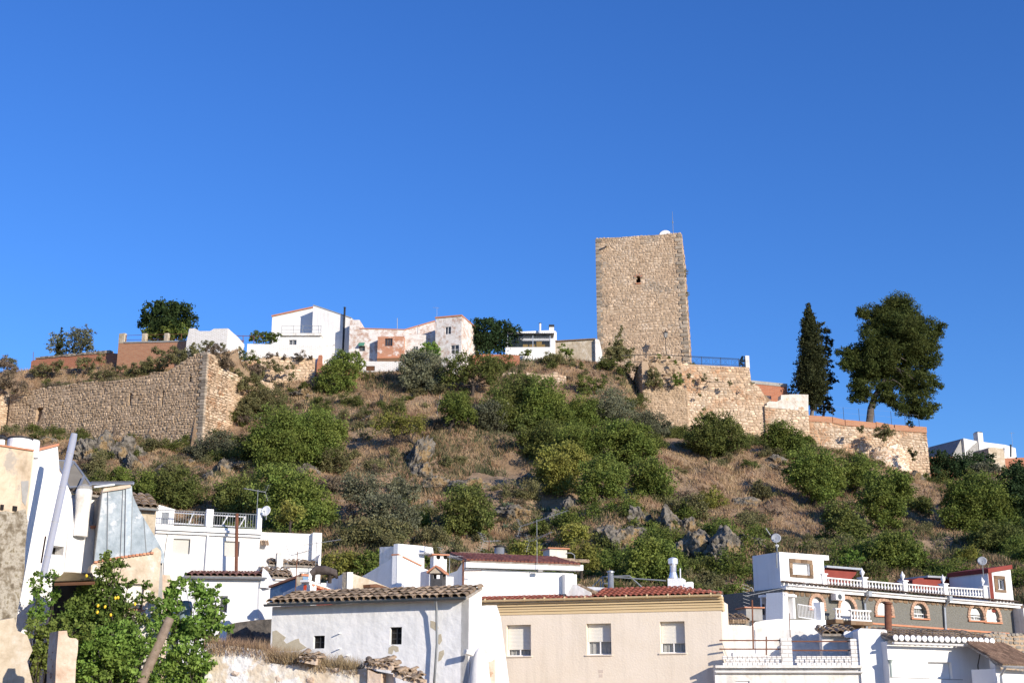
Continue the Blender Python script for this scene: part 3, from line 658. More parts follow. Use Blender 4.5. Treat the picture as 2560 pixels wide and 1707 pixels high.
q=FT.pt(z3(1480,315),-3); th=thing('lightning_rod','thin lightning rod on top of the tower','lightning rod',q); m=MB(); m.tube([q-UP*.3,q+UP*1.6,q+UP*3.4],[.045,.035,.02],5); part('rod',m,PIPEG,th); m=MB(); m.tube([q+UP*1.65,q+UP*1.9],.08,6); part('coupling',m,PIPEG,th)
# ---- right castle wall, in its several pieces
def wallpiece(label,F,top,bottom,depth=2.0,mat=STONE_P,seed=1,rh=(.24,.42),wd=(.28,.75),npt=45,core=MORTAR,gap=.02,bulge=.06,jit=.2,skip=.01,name='castle_wall',holes=(),d=0,coreonly=None,dvar=.035,cat='castle wall'):
    T_=psz(F,top); B_=psz(F,bottom) if isinstance(bottom,list) else [(T_[0][0],bottom),(T_[-1][0],bottom)]
    pol=B_+T_[::-1]; th=thing(name,label,cat,F.P((T_[0][0]+T_[-1][0])/2,min(b[1] for b in B_),-depth/2))
    wallslab(th,F,pol,depth,core); stonework(th,F,pol,rh,wd,gap,jit,bulge,.03,mat,seed,npt,holes,skip,dvar=dvar); return th,pol
FM=WR.moved(0); FB=WR.moved(.7)
thm,_=wallpiece('high sunlit rubble curtain wall right of the tower below the black railing',FM,[zI(500,212),zI(560,218),zI(800,232),zI(1000,242),zI(1150,250),zI(1162,330),zI(1168,385),zI(1240,425),zI(1285,500),zI(1320,600)],29,2.2,STONE_P,21,npt=110)
wallpiece('lower front buttress of orange rubble under the ruined corner',FB,[zI(172,436),zI(300,440),zI(440,436),zI(572,445),zI(585,520)],29,1.6,STONE,22,(.2,.32),(.25,.5),70,dvar=.03)
thr,_=wallpiece('ruined ragged upper corner of the curtain wall beneath the tower foot',WR.moved(.25),[zI(165,210),zI(185,180),zI(235,150),zI(300,135),zI(390,142),zI(440,175),zI(500,196),zI(530,240)],zrow(974,154),1.6,STONE,23,(.26,.5),(.3,.8),40,bulge=.2,jit=.3,dvar=.14,skip=.08)
FBL=WR.lside(FB.sz(zI(172,500))[0]); s1=.75
pol=[(-12,28),(.7,28),(.7,FB.sz(zI(168,200))[1]),(-2.5,FB.sz(zI(168,205))[1]),(-5,FB.sz(zI(168,290))[1]),(-9,FB.sz(zI(168,330))[1]-.5),(-12,FB.sz(zI(168,400))[1])]
th=thing('return_wall','dark shaded end face of the ruined corner left of the orange buttress','castle wall',FBL.P(-4,28,-1)); wallslab(th,FBL,pol,.8,MORTAR); stonework(th,FBL,pol,(.24,.4),(.3,.7),.03,.13,.08,.03,STONE,24,20)
# low plastered remnant with broken top
th,_=wallpiece('broken white plastered wall remnant left of the tall cypress',WR.moved(.35),[zI(1310,575),zI(1335,560),zI(1400,565),zI(1440,545),zI(1442,503),zI(1560,497),zI(1692,500)],[zI(1318,618),zI(1692,650)],1.2,STONE_P,25,(.3,.5),(.4,.8),0,core=M('stained_stub_plaster',[(.50,.42,.33),(.66,.60,.52),(.76,.73,.67)],1.2,.92,.04,5,streak=.25,patch=((.48,.33,.21),.8,.6)),skip=.9,name='plastered_wall')
wallpiece('rubble wall below the white plastered remnant',WR.moved(.3),[zI(1290,600),zI(1330,615),zI(1500,630),zI(1600,645),zI(1693,650)],29,1.8,STONE_P,26,npt=40)
FL=WR.moved(.1)
th,_=wallpiece('long low rubble wall with orange brick coping under the pine tree',FL,[zJ(372,150),zJ(590,168),zJ(700,190),zJ(1000,215),zJ(1150,232),zJ(1300,250),zJ(1452,258)],25,2.0,STONE_P,27,(.22,.38),(.26,.7),80)
for a,b,t0,t1 in ((372,585,140,155),(590,700,156,182),(706,985,180,208),(990,1150,200,228),(1160,1452,226,248)):
    q0,q1=FL.sz(zJ(a,t0)),FL.sz(zJ(b,t1)); m=MB(); m.prism(FL,[(q0[0],q0[1]-.75),(q1[0],q1[1]-.75),(q1[0],q1[1]),(q0[0],q0[1])],.6,d=.12); part('brick_coping',m,BRICK_O,th)
FE=FL.side(FL.sz(zJ(1452,258))[0]); pol=[(0,25),(7,25),(7,FL.sz(zJ(1452,258))[1]),(0,FL.sz(zJ(1452,258))[1])]
wallslab(th,FE,pol,.5,MORTAR,d=-.02); stonework(th,FE,pol,(.25,.4),(.4,.8),.03,.12,.07,.02,STONE_P,28,0)
# half-round bastion in front of it
cbase=FL.P(FL.sz(zJ(1110,600))[0],29,.2); th=thing('round_bastion','half round bastion with broken brick and white plaster patches below the pine','castle wall',cbase)
m=MB(); rad=160*mpp(cbase+UP*9)*3.672/3.672*(1/3.672)*3.672*.30; rad=(FL.sz(zJ(1290,600))[0]-FL.sz(zJ(945,600))[0])/2
ztop=FL.sz(zJ(1100,400))[1]; cc=FL.P((FL.sz(zJ(1290,600))[0]+FL.sz(zJ(945,600))[0])/2,0,-.1)
N=20
for i in range(N):
    for j in range(12):
        def q(i_,j_):
            a=math.pi*i_/N; fz=j_/12; rr=rad*(1.03-.06*fz)+.12*mnoise.noise(Vector((i_*.7,j_*.9,3)))
            zt=ztop-1.1*abs(math.cos(a))**1.5; return cc+FL.u*(-math.cos(a)*rr)+FL.n*(math.sin(a)*rr*.55)+UP*(29+(zt-29)*fz)
        m.poly([q(i,j),q(i+1,j),q(i+1,j+1),q(i,j+1)],.5,[(i*.5,j),(i*.5+.5,j),(i*.5+.5,j+1),(i*.5,j+1)])
tp=[q(i,12) for i in range(N+1)]; m.poly([p for p in tp])
part('drum',m,M('broken_plaster_brick',[(.60,.46,.33),(.70,.60,.48),(.78,.73,.66)],1.1,.95,.08,4,uvb=((.42,.17,.10),(.50,.24,.14),(.50,.40,.3),.60)),th)
m2=MB(); rg=random.Random(5)
for k in range(420):
    a=rg.uniform(.05,3.1); fz=rg.uniform(.02,.98); zt=ztop-1.1*abs(math.cos(a))**1.5; pz=29+(zt-29)*fz
    nn=(FL.u*(-math.cos(a))+FL.n*(math.sin(a)*1.5)).normalized(); rr=rad*1.0; pos=cc+FL.u*(-math.cos(a)*rr)+FL.n*(math.sin(a)*rr*.55)+UP*pz; tt=nn.cross(UP)
    G=Fac.__new__(Fac); G.O=Vector((pos.x,pos.y,0)); G.u=-tt; G.n=nn; w_=rg.uniform(.2,.5)
    stone_geo(m2,G,-w_/2,w_/2,pz,pz+rg.uniform(.14,.26),.02,rg,.14,.06,rg.random())
part('rubble_stones',m2,STONE_P,th,kind='stuff')
# ---------------------------------------------------------------- things along the castle wall top
zr=lambda p:FM.sz(p)
ra=[FM.sz(zI(597,222)),FM.sz(zI(1060,247))]; h=FM.sz(zI(597,147))[1]-ra[0][1]
G=FM.moved(-.9)
ra=[G.sz(zI(-20,215)),G.sz(zI(300,205)),G.sz(zI(597,222)),G.sz(zI(1060,247))]; h=G.sz(zI(597,147))[1]-G.sz(zI(597,222))[1]
th=railing('iron_railing','black iron railing with crossed panels on top of the curtain wall','',) if False else railing('iron_railing','black iron railing with crossed panels on top of the curtain wall',G,ra,h,IRON,rails=(1,.9,.12),r=.03,post=[G.sz(zI(x,200))[0] for x in (100,300,540,712,888,1056)])
m=MB(); x0,x1=ra[2][0]+.3,ra[3][0]
for i in range(5):
    a,b=x0+(x1-x0)*i/5+.25,x0+(x1-x0)*(i+1)/5-.1; zz=float(np.interp((a+b)/2,[p[0] for p in ra],[p[1] for p in ra])); lo,hi=zz+h*.16,zz+h*.84; dx=(b-a)
    for (p,q2) in (((a,lo),(a,hi)),((b,lo),(b,hi)),((a+.1,lo),(b-.1,hi)),((a+.1,hi),(b-.1,lo)),((a+dx*.35,lo+.1),(b-dx*.35,lo+.1)),((a+dx*.35,hi-.1),(b-dx*.35,hi-.1))): m.tube([G.P(*p),G.P(*q2)],.014,4,False)
part('crossed_panel',m,IRON,th)
boxthing('gate_pillar','white square pillar at the right end of the black railing','pillar',G,G.rect(zI(1117,143),zI(1152,262)),-.5,0,WHITE_DIRTY)
p=G.pt(zI(1086,246),-.5); th=thing('clipped_cypress','small clipped dark cypress beside the white pillar','shrub',p); b_=[(tuple(at(zI(1085,y),p.y)),r*mpp(p)/3.672) for y,r in ((230,24),(205,26),(180,24),(160,19))]
V,f,T=leaf_cloud(b_,.14,3); leaf_part('crown',V,f,T,LF_CYP,th); m=MB(); m.tube([p-UP*.1,p+UP*.5],.06,5); part('trunk',m,TRUNK,th)
# street lamp in front of the tower
p=FT.pt(z3(1416,1425),2.2); p.z=G.sz(zI(300,205))[1]; top=at(z3(1410,1270),p.y); th=thing('street_lamp','old lantern street lamp standing before the tower','street lamp',Vector((p.x,p.y,p.z)))
m=MB(); m.lathe(p,[(.16,0),(.14,.5),(.07,.6),(.05,1.2),(.045,top.z-p.z)],8); part('post',m,IRON,th)
m=MB(); t0=Vector((p.x,p.y,top.z)); m.lathe(t0,[(.10,0),(.13,.05),(.06,.10)],6); m.lathe(t0+UP*.75,[(.38,0),(.16,.2),(.06,.26),(.03,.42)],6)
for k in range(6): a=k*6.283/6; m.tube([t0+UP*.1+Vector((math.cos(a)*.17,math.sin(a)*.17,0)),t0+UP*.76+Vector((math.cos(a)*.32,math.sin(a)*.32,0))],.02,4)
part('lantern',m,IRON,th); m=MB(); m.lathe(t0+UP*.12,[(.15,0),(.29,.62)],6); part('lamp_glass',m,glassmat('lantern_glass',(.6,.6,.58),.4),th)
# brick house behind the curtain wall
FK=Fac(zI(1180,380),162,zI(1495,410),163.5)
house('brick_house','small red brick house behind the curtain wall with a tiny window','house',FK,[zI(1165,375),zI(1495,408)],BRICK,5,[dict(r=(zI(1270,508),zI(1352,542)),kind='pane',mull=1,glass=GLASS)],base=34,rec=.2)
m=MB(); q0,q1=FK.sz(zI(1165,375)),FK.sz(zI(1497,408)); m.prism(FK,[(q0[0],q0[1]-.35),(q1[0],q1[1]-.35),(q1[0],q1[1]+.08),(q0[0],q0[1]+.08)],5.1,d=.08); part('parapet',m,CONC,bpy.data.objects['brick_house'])
# wire fence on the low wall
GF=FL.moved(-.6); P0=[GF.sz(zJ(x,y)) for x,y in ((440,146),(597,160),(697,175),(840,188),(980,196),(1135,212),(1262,232),(1390,243))]
th=thing('wire_fence','thin wire mesh fence on posts along the low castle wall','fence',GF.P(*P0[3]))
for s,z in P0: m=MB(); m.tube([GF.P(s,z-.8),GF.P(s,z+1.55)],.03,5); part('post',m,IRON,th)
m=MB()
for i in range(len(P0)-1):
    for fr in (.1,.8,1.5): m.tube([GF.P(P0[i][0],P0[i][1]+fr),GF.P(P0[i+1][0],P0[i+1][1]+fr)],.006,3,False)
part('wire',m,PIPEG,th)
# far right houses on the ridge
FH=Fac(zJ(1800,355),172,zJ(2270,440),176)
th,_=house('white_house','weathered white house with tall chimney on the ridge at far right','house',FH,[zJ(1795,350),zJ(1930,378),zJ(2180,410),zJ(2272,440)],WHITE_DIRTY,7,base=30)
q=FH.moved(-1); 
m=MB(); a=FH.sz(zJ(1795,350)); b=FH.sz(zJ(1710,510)); m.prism(FH.moved(-.4),[(b[0],b[1]-3),(a[0]+1.0,b[1]-3),(a[0]+1.0,a[1]-.6),(a[0],a[1]),(b[0],b[1])],6); part('gable_wing',m,CONC,th)
m=MB(); m.box(FH,*FH.rect(zJ(1921,300),zJ(1966,470)),-.6,.25); part('chimney',m,WHITE_DIRTY,th); m=MB(); m.box(FH,*FH.rect(zJ(1919,292),zJ(1956,304)),-.5,.2); part('chimney_cap',m,BLACKP,th)
m=MB(); m.prism(FH,[FH.sz(zJ(1820,470)),FH.sz(zJ(1900,400)),FH.sz(zJ(1930,376)),FH.sz(zJ(1930,560)),FH.sz(zJ(1820,560))],.1,d=.12); part('lean_to_gable',m,CONC,th)
q=FH.pt(zJ(2228,520),1); flue('metal_flue','thin dark flue on the far right ridge house',q,FH.pt(zJ(2228,415),1),.12,GUTTER,IRON)
q=FH.pt(zJ(2248,430),0); antenna('roof_aerial','small aerial on the far right ridge house',q,2.0,(1,.1,0),ALU,n=4,refl=False,boom=.7)
F2=Fac(zJ(2020,440),166,zJ(2165,450),167); house('ruined_house','roofless tan plaster house wall on the ridge at far right','ruined house',F2,[zJ(2022,445),zJ(2040,432),zJ(2100,438),zJ(2160,445),zJ(2166,470)],TANP,3,base=30)
F3=Fac(zJ(2165,530),168,zJ(2400,525),169); house('brick_outhouse','low red brick wall of an outhouse at the right picture edge','wall',F3,[zJ(2150,535),zJ(2420,522)],BRICK,2.5,base=30)
F4=Fac(zJ(1440,530),169,zJ(1720,525),170); house('low_terrace_wall','low red brick wall behind the dark fig trees','wall',F4,[zJ(1440,530),zJ(1560,515),zJ(1720,520)],BRICK,1.5,base=30)
# ================================================================ hilltop left and middle
FQ=Fac(z1(285,742),163,z1(1085,675),159)
th,_=house('brick_garden_wall','long low red brick garden wall with grey stone coping on the left ridge','wall',FQ,[z1(287,745),z1(345,722),z1(700,695),z1(1000,668),z1(1088,675)],BRICK,.6,base=38)
c=[FQ.sz(z1(340,722)),FQ.sz(z1(1000,664))]
for i in range(14):
    s=c[0][0]+(c[1][0]-c[0][0])*(i+.5)/14; zc=c[0][1]+(c[1][1]-c[0][1])*(i+.5)/14; m=MB(); m.box(FQ,s-.62,s+.6,zc-.05+rnd.uniform(-.05,.05),zc+.22+rnd.uniform(-.06,.06),-.7,.12); part('coping_stone',m,ASHLAR,th)
p=FQ.pt(z1(306,740),-.3); flue('fence_pole','thin lone pole at the left end of the garden wall',p-UP*.3,at(z1(306,660),p.y),.035,RUST,cat='pole')
FY=Fac(z1(1090,580),157,z1(1715,565),153.5)
th,_=house('brick_terrace','orange brick terrace retaining wall under the dark round tree','wall',FY,[z1(1088,580),z1(1400,572),z1(1720,565)],BRICK_O,3,base=38)
for a,b,y0,y1 in ((1092,1142,490,580),(1303,1336,490,574),(1508,1540,488,570)):
    m=MB(); m.box(FY,*FY.rect(z1(a,y0),z1(b,y1)),-.45,.04); part('pillar',m,TANP,th)
q=[FY.sz(z1(1140,580)),FY.sz(z1(1715,566))]; m=MB(); m.prism(FY,[(q[0][0],q[0][1]),(q[1][0],q[1][1]),(q[1][0],q[1][1]+.18),(q[0][0],q[0][1]+.18)],.6,d=.08); part('coping',m,CONC,th)
hh=FY.sz(z1(1400,497))[1]-FY.sz(z1(1400,572))[1]
railing('pipe_railing','rusty pipe railing between tan pillars on the brick terrace',FY,q,hh,RUST,rails=(1,.45),r=.03,post=[FY.sz(z1(x,540))[0] for x in (1148,1655)],dd=-.2)
FP=Fac(z1(1715,450),152,z1(2092,443),151)
th,_=house('white_parapet','whitewashed terrace parapet with dipped top on the left ridge','wall',FP,[z1(1712,568),z1(1738,445),z1(1790,443),z1(1832,468),z1(1930,468),z1(1962,447),z1(2092,443)],WHITEBRK,.6,base=39)
FPS=Fac(z1(2092,443),151,z1(2250,600),156); 
house('white_stair_wall','whitewashed wall stepping down to the right of the dipped parapet','wall',FPS,[z1(2092,443),z1(2180,520),z1(2243,590)],WHITEBRK,.5,base=39)
FW=Fac(z2(-60,588),155,z2(600,600),155.5)
house('white_garden_wall','whitewashed brick garden wall in front of the gabled white house','wall',FW,[z2(-80,586),z2(180,590),z2(215,592),z2(400,594),z2(402,598),z2(600,602)],WHITEBRK,.6,base=39)
# gabled white house
FG=Fac(z2(150,330),163,z2(525,250),162.5); FG2=Fac(z2(525,240),160.5,z2(875,345),159.5)
tg,_=house('gabled_white_house','tall white gabled house with sloping roofline on the ridge','house',FG,[z2(150,333),z2(525,252),z2(560,252)],WHITE,6,base=39)
m=MB(); pp=[FG2.sz(p) for p in (z2(525,235),z2(545,240),z2(790,322),z2(875,352))]; m.prism(FG2,[(pp[0][0],39),(pp[-1][0],39)]+pp[::-1],7); part('wall',m,WHITE,tg)
m=MB(); a,b=FG.sz(z2(145,333)),FG.sz(z2(530,250)); m.prism(FG,[(a[0],a[1]-.08),(b[0],b[1]-.08),(b[0],b[1]+.1),(a[0],a[1]+.1)],6,d=.18); part('roof_edge',m,TERRA,tg)
m=MB(); 
for i in range(3): m.prism(FG2,[(pp[i][0],pp[i][1]),(pp[i+1][0],pp[i+1][1]),(pp[i+1][0],pp[i+1][1]+.12),(pp[i][0],pp[i][1]+.12)],7,d=.06)
part('verge',m,CONC,tg)
r=FG2.rect(z2(645,598),z2(722,694)); m=MB()
for q in ((r[0],r[0]+.25,r[2],r[3]),(r[1]-.25,r[1],r[2],r[3]),(r[0],r[1],r[3]-.12,r[3])): m.box(FG2,*q,0.002,.08)
part('door_frame',m,WHITE,tg); m=MB(); m.box(FG2,r[0]+.25,r[1]-.25,r[2],r[3]-.12,.003,.04); part('shutter_door',m,WSHUT,tg)
FA=Fac(z2(220,510),158.5,z2(605,510),158.5)
th,_=house('terrace_annex','low white annex with roof terrace in front of the gabled house','house',FA,[z2(222,512),z2(602,512)],WHITE,3,[dict(r=(z2(300,548),z2(372,610)),kind='pane',mull=1,rec=.18)],base=40)
m=MB(); m.box(FA,*FA.rect(z2(230,495),z2(605,514)),-3,.35); part('terrace_slab',m,WHITE_DIRTY,th)
q=[FA.sz(z2(238,496)),FA.sz(z2(598,496))]; hh=FA.sz(z2(400,425))[1]-q[0][1]
railing('terrace_railing','thin grey railing round the white annex terrace',FA,q,hh,PIPEG,rails=(1,.5,.05),r=.025,post=[FA.sz(z2(x,480))[0] for x in (238,345,430,518,575,598)],dd=.25)
q=FG2.pt(z2(798,655),.35); flue('stovepipe','tall black stovepipe beside the gabled white house',q,at(z2(815,255),q.y),.13,BLACKP,IRON)
# flaking brick house
FZ=Fac(z2(860,440),157.5,z2(1365,455),157)
tf,_=house('flaking_brick_house','flaking whitewashed brick house with an overhanging bay on the ridge','house',FZ,[z2(862,365),z2(950,365),z2(953,442),z2(1365,455)],WBRICK,6,[dict(r=(z2(948,605),z2(1000,652)),kind='pane',mull=0,rec=.15,fm=BFRAME)],base=38)
m=MB(); a=FZ.rect(z2(953,440),z2(1368,457)); m.prism(FZ,[(FZ.sz(z2(953,448))[0],FZ.sz(z2(953,448))[1]),(FZ.sz(z2(1366,458))[0],FZ.sz(z2(1366,458))[1]),(FZ.sz(z2(1366,452))[0],FZ.sz(z2(1366,452))[1]),(FZ.sz(z2(953,440))[0],FZ.sz(z2(953,440))[1])],.5,d=.08); part('coping',m,TERRA,tf)
FBY=FZ.moved(1.2); r=FBY.rect(z2(1116,517),z2(1356,700)); hw=FBY.rect(z2(1182,535),z2(1253,606)); m=MB(); m.prism(FBY,rectl(r),1.19,[rectl(hw)],.25); part('bay',m,BAYBRICK,tf); window(tf,FBY,hw,'pane',.12,BFRAME,2)
rg=FBY.rect(z2(1112,690),z2(1352,740)); m=MB()
for i in range(24):
    s=rg[0]+(rg[1]-rg[0])*i/24; m.box(FBY,s+.02,s+.16,r[2]-.28,r[2]-.005,-1.1,.16)
part('corbel_bricks',m,TERRA,tf); m=MB(); m.box(FBY,rg[0],rg[1],r[2]-.85,r[2]-.285,-1.1,.08); part('bay_floor',m,M('bay_beam',[(.16,.09,.05),(.24,.14,.08)],3),tf)
r=FZ.rect(z2(946,574),z2(1000,606)); m=MB(); m.poly([FZ.P(r[0],r[3],.02),FZ.P(r[1],r[3],.02),FZ.P(r[1],r[2],.5),FZ.P(r[0],r[2],.5)]); m.poly([FZ.P(r[0],r[2],.5),FZ.P(r[1],r[2],.5),FZ.P(r[1],r[2]-.1,.5),FZ.P(r[0],r[2]-.1,.5)]); part('awning',m,AWN,tf)
F5=Fac(z2(1365,500),156.6,z2(1660,505),156.4)
house('low_brick_house','low flaking brick house half hidden by a climbing vine','house',F5,[z2(1362,500),z2(1500,502),z2(1645,506)],WBRICK,1.2,[dict(r=(z2(1440,608),z2(1487,652)),kind='pane',rec=.12,mull=1),],base=38)
F6=Fac(z2(1365,455),159,z2(1640,375),159); th,_=house('sloping_gable_house','white gable wall sloping up to the narrow brick tower house','house',F6,[z2(1360,457),z2(1500,416),z2(1645,374)],WBRICK,5,base=38)
a,b=F6.sz(z2(1360,457)),F6.sz(z2(1645,374)); m=MB(); m.prism(F6,[(a[0],a[1]-.1),(b[0],b[1]-.1),(b[0],b[1]+.05),(a[0],a[1]+.05)],5,d=.1); part('roof_edge',m,TERRA,th)
F7=Fac(z2(1660,350),155,z2(1890,332),154)
th,_=house('tower_house','tall narrow flaking brick house with two windows','house',F7,[z2(1650,352),z2(1888,332)],WBRICK,6,[dict(r=(z2(1735,429),z2(1790,498)),kind='pane',mull=1,rec=.12),dict(r=(z2(1787,597),z2(1863,676)),kind='pane',mull=1,rec=.12,transom=1)],base=37)
a,b=F7.sz(z2(1645,352)),F7.sz(z2(1892,330)); m=MB(); m.prism(F7,[(a[0],a[1]-.02),(b[0],b[1]-.02),(b[0],b[1]+.16),(a[0],a[1]+.16)],6,d=.1); part('roof_edge',m,TERRA,th)
q=F7.pt(z2(1660,348),-1); antenna('roof_aerial','aerial on a pole on the narrow brick tower house',q,F7.sz(z2(1662,232))[1]-q.z,(-1,-.3,0),ALU,boom=.8,n=5,refl=False)
q=FZ.pt(z2(1297,450),-1); flue('roof_pole','bare thin pole on the flaking brick house roof',q,at(z2(1297,350),q.y),.04,ALU,cat='pole')
F8=Fac(z2(930,745),155.8,z2(1400,750),155.6)
house('whitewashed_cellar_wall','whitewashed brick cellar wall under the overhanging bay','wall',F8,[z2(940,745),z2(1365,748)],WHITEBRK,1.5,[dict(r=(z2(1010,788),z2(1090,832)),kind='closed',rec=.12,fm=BFRAME,shut=BFRAME)],base=36,rec=.2)
F9=Fac(z2(820,850),154.9,z2(945,850),154.9); house('brick_pier','bare red brick pier below the ridge house beside the ailanthus','pillar',F9,[z2(828,790),z2(942,845)],BRICK,1.0,base=34)
F9b=Fac(z2(1250,870),154.9,z2(1330,870),154.9); house('brick_patch_wall','short red brick stub at right end of the white cellar wall','wall',F9b,[z2(1250,895),z2(1280,868),z2(1330,862)],BRICK,.8,base=36)
F10=Fac(z2(556,690),154.5,z2(610,690),154.5); house('brick_corner_pier','narrow red brick corner pier left of the gabled house','pillar',F10,[z2(560,760),z2(575,690),z2(606,688)],BRICK,.7,base=37)
FX=Fac(z2(-70,720),152.5,z2(560,712),154)
wallpiece('rubble retaining wall below the white garden wall',FX,[z2(-160,760),z2(-60,735),z2(60,715),z2(200,705),z2(400,712),z2(545,715)],37,1.2,STONE_P,31,(.24,.4),(.3,.7),30,name='retaining_wall',skip=.04)
FX2=Fac(z2(-60,930),147,z2(200,960),148.5); wallpiece('short low rubble wall lost in scrub beside the left bastion',FX2,[z2(-60,935),z2(40,925),z2(120,940),z2(170,975)],33,1,STONE_P,32,npt=8,name='retaining_wall',skip=.05)
FX3=Fac(zH(280,40),154,zH(620,10),153.5); wallpiece('dark rubble retaining wall behind the spreading almond',FX3,[zH(200,-20),zH(420,-30),zH(640,-25)],35,1,STONE_P,33,npt=10,name='retaining_wall')
FX4=Fac(zH(830,20),151.5,zH(1090,60),151.5); wallpiece('grey rubble wall on the scrubby slope left of the tower foot',FX4,[zH(720,-40),zH(850,-15),zH(1000,-20),zH(1085,0)],36,1,STONE_P,34,npt=14,name='retaining_wall',skip=.04)
# red brick wall right of the fig
FX5=Fac(z2(2080,680),156.5,z2(2440,690),156.5); house('red_brick_wall','red brick wall under the glazed veranda beside the fig tree','wall',FX5,[z2(1990,690),z2(2080,680),z2(2340,684),z2(2420,690)],BRICK,.8,base=37)
# house with glazed veranda
FV=Fac(z3(40,1350),159,z3(360,1350),159)
tv,_=house('veranda_house','white house with glazed veranda and yellow blinds left of the tower','house',FV,[z3(-60,1352),z3(362,1350)],WHITE_NEW,3.2,base=38)
gl=FV.rect(z3(-40,1232),z3(352,1350)); m=MB(); m.box(FV,gl[0],gl[1],gl[2]+.01,gl[3],-.06,-.04); part('veranda_glass',m,GLASSC,tv)
m=MB()
for x in (-40,192,350): s=FV.sz(z3(x,1290))[0]; m.box(FV,s-.05,s+.05,gl[2],gl[3],-.1,.0)
part('veranda_frame',m,GALV,tv)
m=MB(); m.box(FV,gl[0],gl[1],gl[2]+.02,gl[3],-3.1,-3.0); part('inner_wall',m,M('dim_room_wall',[(.30,.27,.20),(.34,.30,.22)],1),tv)
bq=FV.rect(z3(225,1290),z3(275,1345)); m=MB(); m.box(FV,bq[0],bq[1],bq[2],bq[3],-.5,-.45); bq=FV.rect(z3(100,1312),z3(350,1345)); m.box(FV,bq[0],bq[1],bq[2],bq[3],-.7,-.66); part('blind',m,YBLIND,tv)
FVs=FV.side(gl[1]+.02); m=MB(); m.box(FVs,0.1,3.1,gl[2]-2.0,gl[3],-.05,0); part('side_screen',m,M('ochre_screen',[(.50,.33,.14),(.58,.40,.18)],2),tv)
m=MB(); n=26
for i in range(n):
    s0=gl[0]+(gl[1]+.5-gl[0])*i/n; s1=gl[0]+(gl[1]+.5-gl[0])*(i+1)/n; zz=gl[3]
    for (a,b,k0,k1) in ((s0,(s0+s1)/2,0,.06),((s0+s1)/2,s1,.06,0)):
        m.poly([FV.P(a,zz+.05+k0,.3),FV.P(b,zz+.05+k1,.3),FV.P(b,zz+.35+k1,-3.2),FV.P(a,zz+.35+k0,-3.2)])
part('corrugated_roof',m,GUTTER,tv); m=MB(); m.box(FV,gl[0],gl[1]+.5,gl[3]-.08,gl[3]+.05,.2,.3); part('roof_edge',m,BLACKP,tv)
FV2=Fac(z3(40,1210),163.5,z3(400,1205),163.5); tw,_=house('upper_white_house','plain white house with dark capped chimney behind the veranda','house',FV2,[z3(-60,1210),z3(60,1208),z3(340,1196),z3(398,1200),z3(410,1215)],WHITE_NEW,4,base=40)
m=MB(); m.box(FV2,*FV2.rect(z3(342,1160),z3(386,1210)),-.9,-.1); part('chimney',m,WHITE_NEW,tw); m=MB(); m.box(FV2,*FV2.rect(z3(339,1142),z3(388,1163)),-.95,-.05); part('chimney_cap',m,BLACKP,tw)
q=FV2.pt(z3(257,1225),.4); flue('white_flue','white flue pipe on the veranda house',q,at(z3(258,1135),q.y),.14,WPIPE,IRON)
F11=Fac(z3(400,1305),160,z3(770,1285),159)
tp_,_=house('tan_garden_wall','tan plastered wall with tiled coping left of the tower','wall',F11,[z3(398,1306),z3(440,1290),z3(765,1275)],TANP,1.0,base=39)
a,b=F11.sz(z3(398,1302)),F11.sz(z3(770,1280)); m=MB(); m.prism(F11,[(a[0],a[1]),(b[0],b[1]),(b[0],b[1]+.14),(a[0],a[1]+.14)],1.3,d=.2); part('tile_coping',m,TILE_S,tp_)
F12=Fac(z3(765,1275),158.6,z3(825,1290),158.8); house('white_pillar','slanted white pillar at the tower foot by the tan wall','pillar',F12,[z3(764,1276),z3(800,1282),z3(828,1400)],WHITE_DIRTY,1.0,base=40)
# ================================================================ trees on the skyline
RT='trees along the ridge'
tree('cypress','small slim cypress on the left ridge behind the brick wall','tree',z1(540,712),bl(z1,3.672,[(540,680,38),(541,640,37),(545,600,33),(550,560,27),(557,515,22),(563,475,15),(568,445,9)]),LF_CYP,.22,3.2,Y=166,trunk=.12,group=RT,spread=.1,limbs=False,fork=.6)
tree('ash_tree','loose grey green tree right of the small slim cypress','tree',z1(740,700),bl(z1,3.672,[(700,470,50),(790,450,40),(740,520,80),(820,500,45),(690,580,60),(790,590,75),(840,630,45),(660,650,40),(730,650,60),(810,560,50)]),LF_OLIVE,.26,1.25,Y=169,trunk=.14,group=RT)
tree('ash_tree','smaller grey green tree left of the small slim cypress','tree',z1(520,700),bl(z1,3.672,[(500,530,45),(600,520,40),(470,600,40),(610,590,50),(510,570,50),(590,650,40),(480,640,30)]),LF_OLIVE,.26,1.2,Y=170,trunk=.12,group=RT)
tree('mulberry_tree','dense dark round tree above the orange brick terrace','tree',z1(1560,590),bl(z1,3.672,[(1550,330,130),(1420,300,95),(1690,310,95),(1380,390,90),(1740,370,60),(1640,260,65),(1480,260,60),(1540,440,130),(1400,460,70),(1700,450,85),(1350,340,55),(1560,240,40)]),LF_DARK,.36,2.6,Y=160,trunk=.25,group=RT,spread=.7)
tree('fig_bush','bright green fig bush below the dark round tree','bush',z1(1560,590),bl(z1,3.672,[(1400,500,65),(1550,480,70),(1680,460,60),(1640,520,50),(1330,480,30),(1460,530,55)]),LF_GREEN,.32,2,Y=157.5,trunk=.08,group=RT)
tree('grape_vine','green grape vine over the pipe pergola on the ridge','vine',z2(60,590),bl(z2,3.672,[(20,500,45),(80,505,50),(140,520,45),(190,500,35),(110,560,35),(30,550,40),(-40,520,35),(170,550,25)]),LF_GREEN,.26,2,Y=158,trunk=.06,group=RT)
GP=Fac(z1(2160,510),157.2,z1(2400,520),157.2); th=thing('pergola','rusty pipe pergola carrying the grape vine','pergola',GP.P(*GP.sz(z1(2200,590))))
